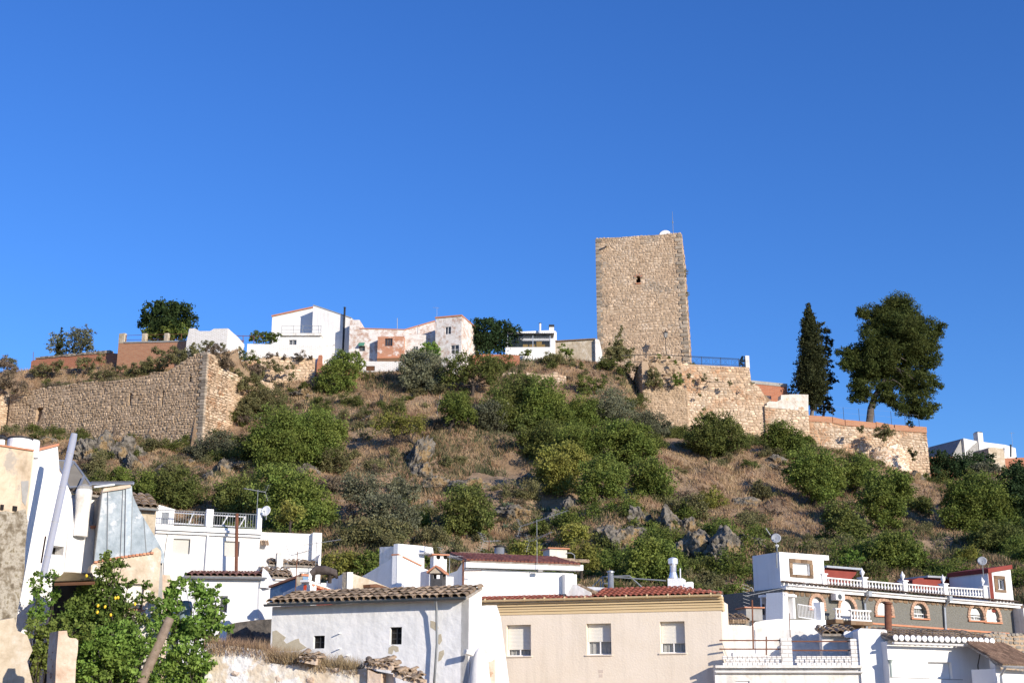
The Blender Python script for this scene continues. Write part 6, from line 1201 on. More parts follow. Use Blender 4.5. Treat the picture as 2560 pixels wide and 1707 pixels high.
gt('grape_vine','dense vine thicket filling the bottom of the garden','vine',(1100,1250),[(1150,730,95),(1270,760,95),(1380,800,75),(1000,740,100),(860,780,100),(1400,700,60),(1240,880,90),(1340,880,70),(1450,900,60),(780,900,110),(900,850,110),(1030,830,110),(1160,850,100),(860,1010,120),(1000,980,130),(1140,1000,120),(780,1100,110),(930,1130,130),(1090,1130,130),(1240,1080,100),(1300,960,60),(740,980,70),(1200,1180,110),(1330,1180,90)],LF_VINE,42.8,.13,2.1,trunk=.06,zf=-1.6,clump=.24)
gt('grape_vine','vine thicket right of the leaning post down to the picture bottom','vine',(1700,1250),[(1560,960,100),(1680,900,110),(1800,930,100),(1500,1070,100),(1640,1050,120),(1790,1060,110),(1880,1050,70),(1560,1170,110),(1720,1170,120),(1850,1160,90),(1900,960,60),(1460,1180,70)],LF_VINE,42.9,.13,2.1,trunk=.06,zf=-1.6,clump=.24)
gt('creeper','green undergrowth between the ochre wall and the ruined pillar','climbing plant',(380,1200),[(330,720,80),(430,690,90),(380,820,90),(330,930,80),(420,930,70),(350,1040,70),(330,1140,70),(420,1060,60),(300,640,60),(560,680,80),(680,720,90),(780,740,90),(470,780,70)],LF_GREEN,41.5,.12,2.0,trunk=.05,zf=-1.7)
# ---------------------------------------------------------------- old white house, ruin in front
FOW=Fac(zD(160,690),48.6,zD(2085,612),46.0)
tow,P=house('old_white_house','old lumpy whitewashed house with weathered clay tile roof and two barred windows','house',FOW,[zD(160,690),zD(2085,614)],WHITE_OLD,1.3,[dict(r=(zD(563,972),zD(672,1098)),kind='pane',mull=1,transom=1,rec=.14,fm=IRON,fw=.02,glass=DARK),dict(r=(zD(1312,888),zD(1428,1058)),kind='pane',mull=1,transom=2,rec=.16,fm=IRON,fw=.02,glass=DARK)],base=-3)
q0,q1=FOW.sz(zD(150,672)),FOW.sz(zD(2095,602))
tile_roof(tow,FOW,q0[0],q1[0],(q0[1]+q1[1])/2+.03,.34,1.6,.46,.285,4,TILE,.09,over=.06,s0b=q0[0]+.5)
gutter(tow,FOW,(q0[0]-.05,q0[1]-.02),(q1[0],q1[1]-.02),.42,GUTTER,.075)
m=MB(); a=FOW.sz(zD(1803,630)); b=FOW.sz(zD(1765,1480)); m.tube([FOW.P(a[0],a[1],.40),FOW.P(a[0],a[1]-.35,.30),FOW.P(a[0],a[1]-1.5,.22),FOW.P(b[0],b[1],.2)],.045,7); part('downpipe',m,PIPEG,tow,True)
for x,y in ((830,950),(828,1100),(905,1165)): m=MB(); c=FOW.sz(zD(x,y)); m.tube([FOW.P(*c,-.1),FOW.P(c[0],c[1],.2)],.022,6); part('wall_peg',m,WHITE_OLD,tow)
for L in (((162,930),(200,920),(260,965),(295,990),(270,1020),(300,1050),(380,1010),(420,1000),(430,1040),(500,1090),(420,1120),(162,1120)),((1710,825),(1740,830),(1775,850),(1790,900),(1760,925),(1710,890)),((1300,1090),(1340,1065),(1395,1080),(1400,1125),(1370,1135),(1350,1110),(1335,1155),(1295,1145)),((1790,960),(1815,955),(1825,1020),(1800,1060),(1785,1050)),((1795,1130),(1840,1110),(1845,1150),(1815,1210),(1785,1225)),((1355,1205),(1390,1215),(1385,1310),(1350,1330)),((800,1170),(840,1155),(870,1205),(840,1220))):
    m=MB(); m.prism(FOW,[FOW.sz(zD(x,y)) for x,y in L],.02,d=.006); part('bare_patch',m,M('bare_render_patch',[(.46,.40,.29),(.56,.50,.38)],4,.95,.01,20),tow)
FOS=FOW.side(P[-1][0]); m=MB(); m.prism(FOS,[(0.0,-3),(1.25,-3),(1.25,P[-1][1]+.42),(0,P[-1][1]+.02)],.3,d=.02); part('side_wall',m,WHITE,tow)
c=FOW.sz(zD(2110,1140)); th=thing('plaster_buttress','rounded lumpy white plaster buttress at the corner of the old white house','buttress',FOW.P(c[0],-2,.3)); m=MB(); m.lathe(FOW.P(c[0]+.28,-2,-.1),[(.62,0),(.52,2.0),(.45,2.6),(.30,c[1]+1.75),(.16,c[1]+2.05),(.02,c[1]+2.2)],12); part('body',m,WHITE,th,True)
m=MB(); m.tube([FOW.P(c[0]+.1,c[1]-.05,.2),FOW.P(c[0]-.04,c[1]+.02,.5)],.1,8); part('waste_pipe',m,WHITE_DIRTY,th)
# chimneys and gables behind
FCH=Fac(zD(1700,480),50,zD(1830,480),49.9); r=FCH.rect(zD(1708,352),zD(1825,500)); th=thing('grill_chimney','dark brick grill chimney with a small gabled cap on the old tile roof','chimney',FCH.P((r[0]+r[1])/2,r[2]-.6,-.3)); hw=FCH.rect(zD(1735,355),zD(1806,410))
m=MB(); w4=.1
for a,b in ((r[0],r[0]+w4),(r[1]-w4,r[1])): 
    for d0,d1 in ((-.6,-.5),(-.1,0)): m.box(FCH,a,b,r[2]-.8,hw[3],d0,d1)
m.box(FCH,r[0]+.002,r[1]-.002,r[2]-.8,hw[2]-.02,-.598,-.002); m.box(FCH,r[0],r[1],hw[3],r[3]+.06,-.6,0); part('stack',m,M('sooty_brick',[(.05,.05,.052),(.10,.098,.10)],5),th)
a,b,cc_=FCH.sz(zD(1700,362)),FCH.sz(zD(1832,362)),FCH.sz(zD(1768,300)); m=MB(); m.prism(FCH,[a,b,cc_],.7,d=.05); part('gable_cap',m,TANP,th)
m=MB(); 
for (p,q_) in ((FCH.sz(zD(1678,362)),cc_),(FCH.sz(zD(1848,366)),cc_)): m.prism(FCH,[p,q_,(q_[0],q_[1]+.07),(p[0],p[1]+.07)],.8,d=.1)
part('cap_tile',m,TERRA,th)
def gable(name,label,F,front,left=None,mat=WHITE,depth=3,cat='house',base=0): th,_=house(name,label,cat,F,front,mat,.3,base=base); return th
def tilted_left(th,F,p,q,mat,base=0,name='shaded_wall'):      # the shaded wall running back to the left of a front corner p
    G=F; P0=F.sz(p); c=F.P(P0[0],0); 
    e=q; Yb=(c.y+4.5); E=at(q,Yb); G=Fac.__new__(Fac); G.O=Vector((E.x,E.y,0)); u=Vector((c.x-E.x,c.y-E.y,0)); G.L=u.length; G.u=u.normalized(); G.n=G.u.cross(UP)
    m=MB(); m.prism(G,[(0,base),(G.L,base),(G.L,P0[1]),(0,E.z)],.25,d=.02); part(name,m,mat,th); return G
FG1=Fac(zD(900,350),56,zD(1330,510),58.5); t1=gable('tan_gable_house','tan plaster gable house with shaded left wall behind the old tile roof',FG1,[zD(900,350),zD(1080,410),zD(1330,512)],mat=TANP); tilted_left(t1,FG1,zD(900,350),zD(695,442),WHITE)
r=FG1.rect(zD(1052,485),zD(1230,525)); m=MB(); m.prism(FG1,[FG1.sz(zD(1050,475)),FG1.sz(zD(1110,470)),FG1.sz(zD(1260,515)),FG1.sz(zD(1050,500))],.4,d=.4); part('canopy',m,BFRAME,t1)
FG3=Fac(zD(1390,185),60,zD(1700,330),62.5); t3=gable('white_gable_house','tall white gable house, bright right face and bluish shaded left wall',FG3,[zD(1390,185),zD(1612,292),zD(1618,305),zD(1702,335)],mat=WHITE_NEW); tilted_left(t3,FG3,zD(1390,185),zD(1040,395),WHITE)
m=MB(); a,b=FG3.sz(zD(1388,183)),FG3.sz(zD(1616,294)); m.prism(FG3,[a,b,(b[0],b[1]+.06),(a[0],a[1]+.06)],.4,d=.05); part('verge',m,TERRA,t3)
FG4=Fac(zD(1215,105),66.5,zD(1390,95),65.5); t4,_=house('white_box_house','white box shaped upper house with small awning behind the gable','house',FG4,[zD(1213,106),zD(1378,96),zD(1382,78),zD(1398,76)],WHITE_DIRTY,.3,base=3)
FG5=Fac(zD(1395,76),65.4,zD(1655,96),67); m=MB(); pp=psz(FG5,[zD(1392,72),zD(1652,96)]); m.prism(FG5,[(pp[0][0],3),(pp[-1][0],3)]+pp[::-1],.3); part('sunlit_wall',m,WHITE_NEW,t4)
m=MB(); r=FG5.rect(zD(1590,112),zD(1672,180)); m.prism(FG5,[(r[0],r[2]),(r[1],r[2]),(r[1]-.1,r[3]),(r[0],r[3])],.1,d=.5); m.box(FG5,r[0],r[1],r[2],r[2]+.08,0.01,.5); part('awning',m,WPIPE,t4)
FG6=Fac(zD(1735,190),57,zD(1870,190),57.2); t6=boxthing('white_chimney','broad white plastered chimney with two smoke holes','chimney',FG6,FG6.rect(zD(1740,188),zD(1868,500)),-.6,0,WHITE_NEW,cap=TERRA,over=.1)
for x in (1787,1856): m=MB(); c=FG6.sz(zD(x,205)); m.lathe(FG6.P(*c,.004),[(.001,0),(.095,.0)],10,FG6.n); part('smoke_hole',m,DARK,t6)
# blue wall, red wall
FB2=Fac(zC(1545,1175),57,zC(1905,1050),55.5); poly_thing('blue_wall','blue washed gable wall with tiled verge between the white houses','wall',FB2,[zC(1540,1330),zC(1548,1178),zC(1905,1045),zC(1908,1330)],BLUEW,.3)
a,b=FB2.sz(zC(1545,1172)),FB2.sz(zC(1905,1040)); m=MB(); m.prism(FB2,[a,b,(b[0],b[1]+.09),(a[0],a[1]+.09)],.4,d=.08); part('tile_verge',m,TERRA,bpy.data.objects['blue_wall'])
FB3=Fac(zC(1905,1045),55.5,zC(2100,1130),57.5); poly_thing('tan_gable_wall','tan right half of the blue gable','wall',FB3,[zC(1905,1330),zC(1905,1045),zC(2100,1130),zC(2240,1215),zC(2240,1330)],TANP,.3)
FB4=Fac(zC(1690,1225),53.5,zC(1965,1110),52.3); poly_thing('rough_white_wall','rough white shaded wall left of the red painted wall','wall',FB4,[zC(1660,1400),zC(1690,1222),zC(1960,1100),zC(1985,1150),zC(1985,1400)],WHITE_OLD,.3)
FB5=Fac(zC(1980,1140),52.3,zC(2230,1240),54); t5=poly_thing('red_wall','bright red painted wall with little tiled verge behind the old roof','wall',FB5,[zC(1978,1400),zC(1982,1140),zC(2060,1155),zC(2220,1215),zC(2225,1400)],REDW,.3)
m=MB(); a,b=FB5.sz(zC(1985,1138)),FB5.sz(zC(2205,1205))
for i in range(9):
    f_=i/9; m=MB(); s=a[0]+(b[0]-a[0])*f_; z=a[1]+(b[1]-a[1])*f_; m.box(FB5,s,s+(b[0]-a[0])/9*.8,z-.07,z+.03,-.3,.14,rnd.random()); part('verge_tile',m,TERRA,t5)
m=MB(); a,b=FB5.sz(zC(1955,1105)),FB5.sz(zC(2215,1215)); m.prism(FB5,[(a[0],a[1]),(b[0],b[1]+.02),(b[0],b[1]+.10),(a[0],a[1]+.09)],.4,d=.05); part('white_verge',m,WHITE_NEW,t5)
q=at(zC(1820,1290),51.5); antenna('roof_aerial','rusty pole aerial rising behind the left end of the old tile roof',q-UP*.3,at(zC(1838,800),51.5).z-q.z+.3,(1,-.2,.25),RUST,boom=.9,n=6,el=.5)
q=at(zD(655,470),56.5); th=thing('roof_ornament','dark animal shaped roof ornament on a white post behind the red wall','ornament',q); m=MB(); m.tube([q-UP*.5,q+UP*.05],.16,8); part('post',m,WHITE_NEW,th); m=MB(); m.tube([q+Vector((-.55,0,.45)),q+Vector((-.3,0,.62)),q+Vector((.1,0,.6)),q+Vector((.5,0,.5)),q+Vector((.62,0,.25))],[.12,.2,.2,.16,.05],8); m.tube([q+Vector((-.4,0,.5)),q+Vector((-.42,0,.1))],.08,5); m.tube([q+Vector((.3,0,.5)),q+Vector((.3,0,.05))],.09,5); part('figure',m,M('dark_ceramic',[(.05,.035,.03),(.12,.1,.09)],4),th,True)
# ruined wall at the bottom with tile remnants
FRW=Fac(zD(0,1230),42.5,zD(1340,1300),41.5)
trw,_=house('ruined_wall','ruined plastered stone wall with dry grass on top along the picture bottom','ruined wall',FRW,[zB(1900,830),zD(60,1110),zD(130,1240),zD(300,1260),zD(420,1250),zD(580,1230),zD(660,1275),zD(880,1310),zD(1010,1300),zD(1090,1290)],M('ruin_limewash',[(.56,.42,.28),(.72,.62,.48),(.82,.79,.73)],1.1,.95,.07,4,patch=((.84,.82,.78),.9,.52)),.9,base=-3)
stonework(trw,FRW,psz(FRW,[zB(1920,1150),zD(140,1420),zD(900,1439),zD(880,1330),zD(600,1290),zD(60,1200)][::-1]),(.18,.34),(.25,.6),.05,.2,.04,.01,RUINP,61,12,(),.72)
FRW2=FRW.moved(.25); t7,_=house('ruined_doorway','leaning plaster jambs of a ruined doorway at the picture bottom','ruined wall',FRW2,[zD(1095,1300),zD(1180,1345),zD(1225,1345),zD(1225,1480)],RUINP,.5,base=-3)
FRW3=FRW.moved(-.3); house('shaded_white_recess','shaded white recess wall beside the ruined doorway','ruined wall',FRW3,[zD(905,1430),zD(1000,1330),zD(1060,1295),zD(1330,1350),zD(1345,1439)],WHITE_DIRTY,.3,base=-3)
for lab,pts in (('heap of broken clay tiles left on the ruined wall top',[(430,1165),(590,1190),(600,1230)]),('row of dark broken tiles over the ruined doorway',[(1080,1225),(1340,1245),(1330,1310)]),('last clump of broken tiles right of the ruined doorway',[(1350,1310),(1610,1390),(1590,1440)])):
    a,b=[FRW2.hit(zD(*p)) for p in pts[:2]]; th=thing('tile_remnant',lab,'roof tiles',(a+b)/2,'tile remnants on the ruined wall'); n=max(4,int((b-a).length/.11))
    for j in range(3):
        for i in range(n):
            f_=(i+rnd.random()*.6)/n; o=a.lerp(b,f_)+FRW2.n*(.12-j*.25)+UP*(j*.06-.12+rnd.uniform(-.06,.06)); inst('tile',tile_mesh(.24,.42),TILE,th,Matrix.Translation(o)@Matrix(((FRW.u.x,-FRW.n.x,0,0),(FRW.u.y,-FRW.n.y,0,0),(0,0,1,0),(0,0,0,1)))@Matrix.Rotation(rnd.uniform(-.5,.5),4,'Z')@Matrix.Rotation(rnd.uniform(.05,.4),4,'X')@Matrix.Rotation(rnd.uniform(-.4,.4),4,'Y'))
    m=MB(); q=[FRW2.sz(zD(*p)) for p in pts]; m.prism(FRW2,[(q[0][0],q[0][1]-.2),(q[1][0],q[1][1]-.22),(q[1][0],q[1][1]-.02),(q[0][0],q[0][1]-.02)],.8,d=.06); part('mortar_bed',m,RUINP,th)
# dry grass on top of the ruin
def strip_grass(name,label,F,pts,n,hmin,hmax,mat,depth=.8,drop=.1):
    P=psz(F,pts); s=NR.uniform(P[0][0],P[-1][0],n); z=np.interp(s,[p[0] for p in P],[p[1] for p in P])-drop*NR.uniform(0,1,n); d=NR.uniform(-depth,.12,n)
    B=np.stack([F.O.x+F.u.x*s+F.n.x*d,F.O.y+F.u.y*s+F.n.y*d,z],1); h=NR.uniform(hmin,hmax,n)[:,None]; a=NR.uniform(0,6.28,n); w_=.008; bb=np.stack([np.cos(a)*w_,np.sin(a)*w_,0*a],1)
    tip=B+np.stack([NR.normal(0,.45,n),NR.normal(0,.45,n),np.ones(n)],1)*h; V=np.stack([B-bb,B+bb,tip],1).reshape(-1,3); me=bpy.data.meshes.new(name); fast_mesh(me,V,np.arange(3*n).reshape(-1,3),NR.uniform(0,1,n)); me.materials.append(mat); o=bpy.data.objects.new(name,me); COL.objects.link(o); tag(o,label,None,None,'stuff')
strip_grass('wall_top_grass','dry grass on the ruined wall top at the picture bottom',FRW,[zB(1890,840),zD(60,1090),zD(130,1150),zD(420,1180),zD(600,1230),zD(900,1250),zD(1000,1280)],9000,.08,.42,GRASS,.9,.35)
# ---------------------------------------------------------------- beige house
FTN=Fac(zE(180,610),57.6,zE(2228,571),54.4)
ttn,P=house('beige_house','large beige rendered house with three roller shuttered windows','house',FTN,[zE(240,560),zE(2226,520)],TAN,2.2,[dict(r=(zE(478,722),zE(677,977)),kind='roll',frac=.79,rec=.3,mull=1,curtain=True,glass=GLASSC,sill=TAN),dict(r=(zE(1132,711),zE(1333,966)),kind='roll',frac=.58,rec=.3,mull=1,curtain=True,glass=GLASSC,sill=TAN),dict(r=(zE(1732,694),zE(1936,952)),kind='roll',frac=.69,rec=.3,mull=1,curtain=True,glass=GLASSC,sill=TAN)],base=-3,rec=.45)
ca,cb2=FTN.sz(zE(240,535)),FTN.sz(zE(2240,484))
for z0,z1_,dd in ((-.36,-.27,.10),(-.25,-.16,.17),(-.14,-.03,.26),(-.60,-.48,.03),(-.47,-.38,.07)):
    m=MB(); m.prism(FTN,[(ca[0],ca[1]+z0),(cb2[0],cb2[1]+z0),(cb2[0],cb2[1]+z1_),(ca[0],ca[1]+z1_)],.6,d=dd); part('cornice',m,CORN,ttn)
gutter(ttn,FTN,(ca[0],ca[1]+.02),(cb2[0],cb2[1]+.02),.36,CORN,.08)
for i in range(12): m=MB(); s=ca[0]+(cb2[0]-ca[0])*(i+.5)/12; m.tube([FTN.P(s,ca[1]+(cb2[1]-ca[1])*(i+.5)/12+.02,.36),FTN.P(s+.05,ca[1]+(cb2[1]-ca[1])*(i+.5)/12+.02,.36)],.09,8); part('gutter_joint',m,CORN,ttn)
sx=FTN.sz(zE(1195,500))[0]; s_end=FTN.sz(zE(2236,480))[0]
tile_roof(ttn,FTN,ca[0],sx,(ca[1]+cb2[1])/2-.02+.0,.30,1.0,.24,.235,3,REDTILE,.01,over=.03)
tile_roof(ttn,FTN,sx,s_end,(ca[1]*.25+cb2[1]*.75)+.03,.30,2.0,.50,.235,5,REDTILE,.01,over=.03,s0b=sx-.4,s1b=s_end-2.4)
m=MB(); c=FTN.rect(zE(1228,1088),zE(1268,1115)); m.box(FTN,*c,-.05,.006); c=FTN.rect(zE(1232,1125),zE(1264,1150)); m.box(FTN,*c,-.05,.006); part('wall_mark',m,M('faded_patch',[(.62,.51,.42),(.66,.56,.47)],8),ttn)
# gable parapets of the red roof
FTb=FTN.moved(-.9); m=MB(); q=[FTb.sz(zE(x,y)) for x,y in ((1005,500),(1058,408),(1085,408),(1205,470),(1212,500))]; m.prism(FTb,q,.25,d=.9); part('end_parapet',m,WHITE_DIRTY,ttn)
for i in range(9):
    f_=i/9; p0=FTb.pt(zE(1060+150*f_,402+66*f_),.75); m=MB(); m.tube([p0,p0+(FTb.u*.12-UP*.04)],.10,7); part('ridge_tile',m,TILE,ttn)
FTr=FTN.moved(-2.3); m=MB(); q=[FTr.sz(zE(x,y)) for x,y in ((1062,408),(1300,418),(1600,432),(1980,440),(2236,466),(2236,520),(1062,520))]; m.prism(FTr,q,.3); part('back_parapet',m,WHITE_NEW,ttn)
for i in range(14):
    f_=i/14; p0=FTr.pt(zE(1965+275*f_,446+18*f_),.2); m=MB(); m.tube([p0,p0+FTr.u*.13],.09,7); part('ridge_tile',m,TILE,ttn)
# roof terrace of the beige house
FTT=FTN.moved(-2.7)
tbx=boxthing('roof_chimney_block','white chimney block on the beige house carrying the steel chimney','chimney',FTT,FTT.rect(zE(1795,342),zE(1915,450)),-.9,0,WHITE_NEW)
m=MB(); q=[FTT.sz(zE(x,y)) for x,y in ((1900,445),(1945,370),(1988,368),(1988,450))]; m.prism(FTT,q,.5,d=-.1); part('buttress',m,WHITE_NEW,tbx)
a=FTT.pt(zE(1840,342),-.45); b=at(zE(1838,225),a.y); flue('steel_chimney','shiny steel chimney with a round cap on the white block',a,b,.145,STEEL); ts=bpy.data.objects['steel_chimney']; m=MB(); m.lathe(b,[(.15,-.05),(.22,0),(.22,.22),(.15,.26),(.02,.3)],14); part('cowl',m,STEEL,ts); m=MB(); m.lathe(a,[(.22,0),(.15,.25)],14); part('base_cone',m,STEEL,ts)
a=FTT.pt(zE(1898,345),-.3); flue('vent_pipe','thin white vent pipe beside the steel chimney',a,at(zE(1896,262),a.y),.03,WPIPE,cat='pipe')
a=FTT.pt(zE(1328,430),.4); flue('grey_flue','grey metal flue with slotted cap by the terrace frame',a-UP*.2,at(zE(1328,300),a.y),.125,GALV,GALV)
tfm=thing('pergola','grey tubular pergola frame behind the red tile roof','frame',FTT.pt(zE(1260,420),-1.5)); m=MB(); G=FTT
for x0,y0,d0,x1,y1,d1 in ((1265,328,-1,1265,430,-1),(1262,330,-1,1180,410,-2.5),(1245,365,-1,1245,420,-1),(1262,330,-1,1480,322,-3),(1480,322,-3,1590,420,-3),(1310,330,-1,1780,362,-2),(1265,385,-1,1320,385,-1),(1348,330,-1.2,1348,430,-1.2)): m.tube([G.pt(zE(x0,y0),0)+Vector((0,-d0*.0,0)),G.pt(zE(x1,y1),0)],.03,5)
part('tube',m,PIPEG,tfm)
# upper white house behind
FU=Fac(zE(130,205),64,zE(1085,240),66)
tu,P=house('upper_white_house','white upper house with red tile roof and deep fascia behind the beige house','house',FU,[zE(128,262),zE(1025,300)],WHITE_NEW,6,base=0)
m=MB(); a,b=FU.sz(zE(130,212)),FU.sz(zE(1082,240)); h_=FU.sz(zE(500,222))[1]-FU.sz(zE(500,270))[1]; m.prism(FU,[(a[0],a[1]-h_*.95),(b[0],b[1]-h_*.95),(b[0],b[1]),(a[0],a[1])],.6,d=.38); part('fascia',m,WHITE_NEW,tu)
m=MB(); r=FU.rect(zE(932,300),zE(1028,520)); m.box(FU,r[0],r[1],r[2]-3,r[3]-.1,0.004,.42); part('corner_pilaster',m,WHITE_NEW,tu)
tile_roof(tu,FU,a[0],b[0]-.15,(a[1]+b[1])/2+.02,.40,3.0,.66,.2,6,REDTILE_S,.01,small=True,s0b=a[0]-.5,s1b=b[0]-.5)
tilted_left(tu,FU,zE(130,200),zE(45,330),WHITE); 
for i in range(16):
    f_=i/16; p0=FU.pt(zE(95+950*f_,140+62*f_),-2.6); m=MB(); m.tube([p0,p0+FU.u*(1.15)],.1,6); part('ridge_tile',m,TILE,tu)
FUc=FU.moved(-3.0); tc_=boxthing('roof_box','cream plastered roof box with flat cap on the upper white house','chimney',FUc,FUc.rect(zE(830,104),zE(972,200)),-1,0,M('cream_roof_box',[(.60,.57,.48),(.68,.65,.56)],1,.9,streak=.2),cap=TERRA,over=.12)
m=MB(); c=FUc.pt(zE(972,135),.1); m.tube([c,c+FUc.u*.25+UP*.0,c+FUc.u*.42-UP*.1,c+FUc.u*.44-UP*1.0],.03,5); part('conduit',m,PIPEG,tc_)
a=FUc.pt(zE(420,160),-.5); flue('dark_capped_flue','grey flue with dark cap behind the red ridge of the upper white house',a-UP*.3,at(zE(420,92),a.y),.26,GALV,BLACKP)
a=FU.pt(zE(728,300),.5); h_=FU.sz(zE(735,30))[1]-a.z; antenna('roof_aerial','large multi element aerial on a mast above the upper white house',a,h_,(.75,-.6,.25),PIPEG,boom=1.5,n=11,el=.35)
q2=at(zH(850,1330),FU.pt(zE(728,300),.5).y); antenna('roof_aerial','long upper aerial on the same tall mast above the upper white house',a+UP*(h_-.1),q2.z-a.z-h_+.1,(.85,-.5,.22),PIPEG,boom=2.8,n=15,el=.35)
m=MB(); m.box(FU,*FU.rect(zE(705,278),zE(742,300)),.40,.60); part('junction_box',m,CONC,tu)
a=FU.pt(zE(124,400),.5); m=MB(); m.tube([a-UP*.6,FU.pt(zE(124,190),.5)],.05,5); m.tube([FU.pt(zE(125,205),.5),FU.pt(zE(180,200),1.1)],.02,4); m.tube([FU.pt(zE(130,282),.6),FU.pt(zE(275,280),1.0)],.02,4)
th=thing('aerial_mast','rusty mast with side aerials at the left corner of the upper white house','aerial',a-UP*.6,'television aerials'); part('mast',m,RUST,th); m=MB()
for i in range(10): q=FU.pt(zE(140+13*i,283),.65); m.tube([q-Vector((.05,.25,.12)),q+Vector((.05,.25,.12))],.008,3)
part('yagi_elements',m,ALU,th)
q=at(zE(335,120),63); antenna('roof_aerial','grid backed aerial behind the left end of the red ridge',q,at(zE(335,40),63).z-q.z,(.9,-.4,0),RUST,boom=.8,n=5,el=.6)
q=at(zD(1895,400),58); antenna('roof_aerial','aerial beside the broad white chimney left of the upper white house',q-UP*.5,at(zD(1900,200),58).z-q.z+.5,(1,-.4,0),PIPEG,boom=.9,n=7,el=.5)
FGb=Fac(zD(1830,390),57.5,zD(1960,395),57.8); house('low_white_wall','low white wall filling the gap beside the broad white chimney','wall',FGb,[zD(1700,330),zD(1830,392),zD(1935,396)],WHITE,1,base=0)
# white buttress house between the old and the beige houses
FBt=Fac(zE(275,565),50.5,zE(400,560),50.7)
tbt,_=house('white_buttress_wall','bright white battered wall end between the old house and the beige house','wall',FBt,[zE(270,566),zE(320,562),zE(398,560),zE(402,575)],WHITE_DIRTY,1.5,base=-3)
FBs=FBt; m=MB(); c0=FBt.sz(zE(402,575)); c1=FBt.sz(zE(430,660)); c2=FBt.sz(zE(500,1199)); m.prism(FBt,[(c0[0],-3),(c2[0]+.06,-3),(c2[0],c2[1]),(c1[0],c1[1]),c0],1.2,d=-.003); part('batter',m,WHITE,tbt)
m=MB(); m.prism(FBt,[FBt.sz(zE(x,y)) for x,y in ((302,1015),(345,1025),(383,1000),(384,1260),(298,1260))],.02,d=.006); part('bare_patch',m,RUINP,tbt)
# ---------------------------------------------------------------- right: terrace house, white house, grey house
FR1=Fac(zF(75,1050),54,zF(1125,1050),54)
tr1,_=house('terrace_house','white house front with perforated block parapet terrace right of the beige house','house',FR1,[zF(20,1052),zF(1125,1052)],WHITE_DIRTY,4,[dict(r=(zF(180,1150),zF(285,1250)),kind='closed',shut=WSHUT,rec=.1)],base=-3)
m=MB(); r=FR1.rect(zF(20,1038),zF(1125,1052)); m.box(FR1,r[0],r[1],r[2],r[3]+.03,-.4,.22); part('terrace_slab',m,WHITE_DIRTY,tr1); gutter(tr1,FR1,(r[0],r[2]-.14),(r[1],r[2]-.14),.14,WPIPE,.07)
r=FR1.rect(zF(80,960),zF(1050,1038)); nb=26; bw=(r[1]-r[0])/nb; bh=(r[3]-r[2])/3
px_=FR1.rect(zF(522,826),zF(605,1038)); px2=FR1.rect(zF(1048,832),zF(1126,1040))
for j in range(3):
    for i in range(nb):
        s=r[0]+bw*(i+(.5 if j==1 else 0)); 
        if s>r[1]-.1 or px_[0]-bw*.9<s<px_[1]: continue
        z=r[2]+bh*j; m=MB()
        if j!=1 or i%2: m.box(FR1,s+.012,s+bw-.012,z+.008,z+bh-.008,-.14,0,rnd.random())
        else: m.box(FR1,s+bw*.22,s+bw*.95,z+.008,z+bh-.008,-.14,-.02,rnd.random())
        for k in range(4): m.box(FR1,s+bw*(.2+.17*k),s+bw*(.28+.17*k),z+bh*.3,z+bh*.6,-.01,.004) if False else None
        part('perforated_block',m,WHITEBRK,tr1)
for q in (px_,px2):
    n=11
    for k in range(n): m=MB(); z0=q[2]+(q[3]-q[2])*k/n; m.box(FR1,q[0]+rnd.uniform(-.008,.008),q[1]+rnd.uniform(-.008,.008),z0+.006,z0+(q[3]-q[2])/n-.006,-.3,.02); part('pillar_brick',m,WHITEBRK,tr1)
    m=MB(); m.box(FR1,q[0]+.01,q[1]-.01,q[2],q[3]-.005,-.29,.01); part('pillar_core',m,WHITE_DIRTY,tr1)
th=thing('terrace_rails','two rusty horizontal rails between white brick pillars','railing',FR1.pt(zF(300,960),-.1)); 
for y,y2 in ((843,850),(908,918)):
    for xa,xb in ((60,522),(605,1048)): m=MB(); yy=y if xa<100 else y2; m.box(FR1,FR1.sz(zF(xa,yy))[0],FR1.sz(zF(xb,yy))[0],FR1.sz(zF(300,yy))[1]-.025,FR1.sz(zF(300,yy))[1]+.025,-.16,-.10); part('rail',m,RUST,th)
FRb=FR1.moved(-3.2); house('terrace_back_wall','stained white back wall of the block parapet terrace','wall',FRb,[zF(10,712),zF(200,722),zF(330,742),zF(830,785),zF(1000,800)],WHITE_DIRTY,.4,base=2)
m=MB(); q0,q1=FRb.sz(zF(60,706)),FRb.sz(zF(275,712))
for i in range(11): s=q0[0]+(q1[0]-q0[0])*i/11; m=MB(); m.tube([FRb.P(s,q0[1]+.02,.15),FRb.P(s,q0[1]+.14,-.5)],.1,6); part('coping_tile',m,TILE,bpy.data.objects['terrace_back_wall'])
FRs=FR1.moved(-1.2); house('terrace_side_wall','white side wall with ragged tile eave at the right of the terrace','wall',FRs,[zF(825,790),zF(980,800),zF(1050,835)],WHITE_DIRTY,.5,base=2)
r=FRs.rect(zF(820,800),zF(1100,800)); tile_roof(bpy.data.objects['terrace_side_wall'],FRs,r[0],r[1],FRs.sz(zF(950,800))[1],.3,1.4,.35,.3,4,TILE,.1)
m=MB(); 
for i in range(3): c=FRs.sz(zF(1000+25*i,803)); m=MB(); m.lathe(FRs.P(*c,.34),[(.15,0),(.14,.05),(.02,.07)],8,FRs.n); part('white_tile_end',m,WHITE_NEW,bpy.data.objects['terrace_side_wall'])
FRp=FR1.moved(.1); house('white_party_wall','rough white party wall right of the perforated parapet','wall',FRp,[zF(1100,770),zF(1120,752),zF(1300,762),zF(1318,770)],WHITE_OLD,2.2,base=-3)
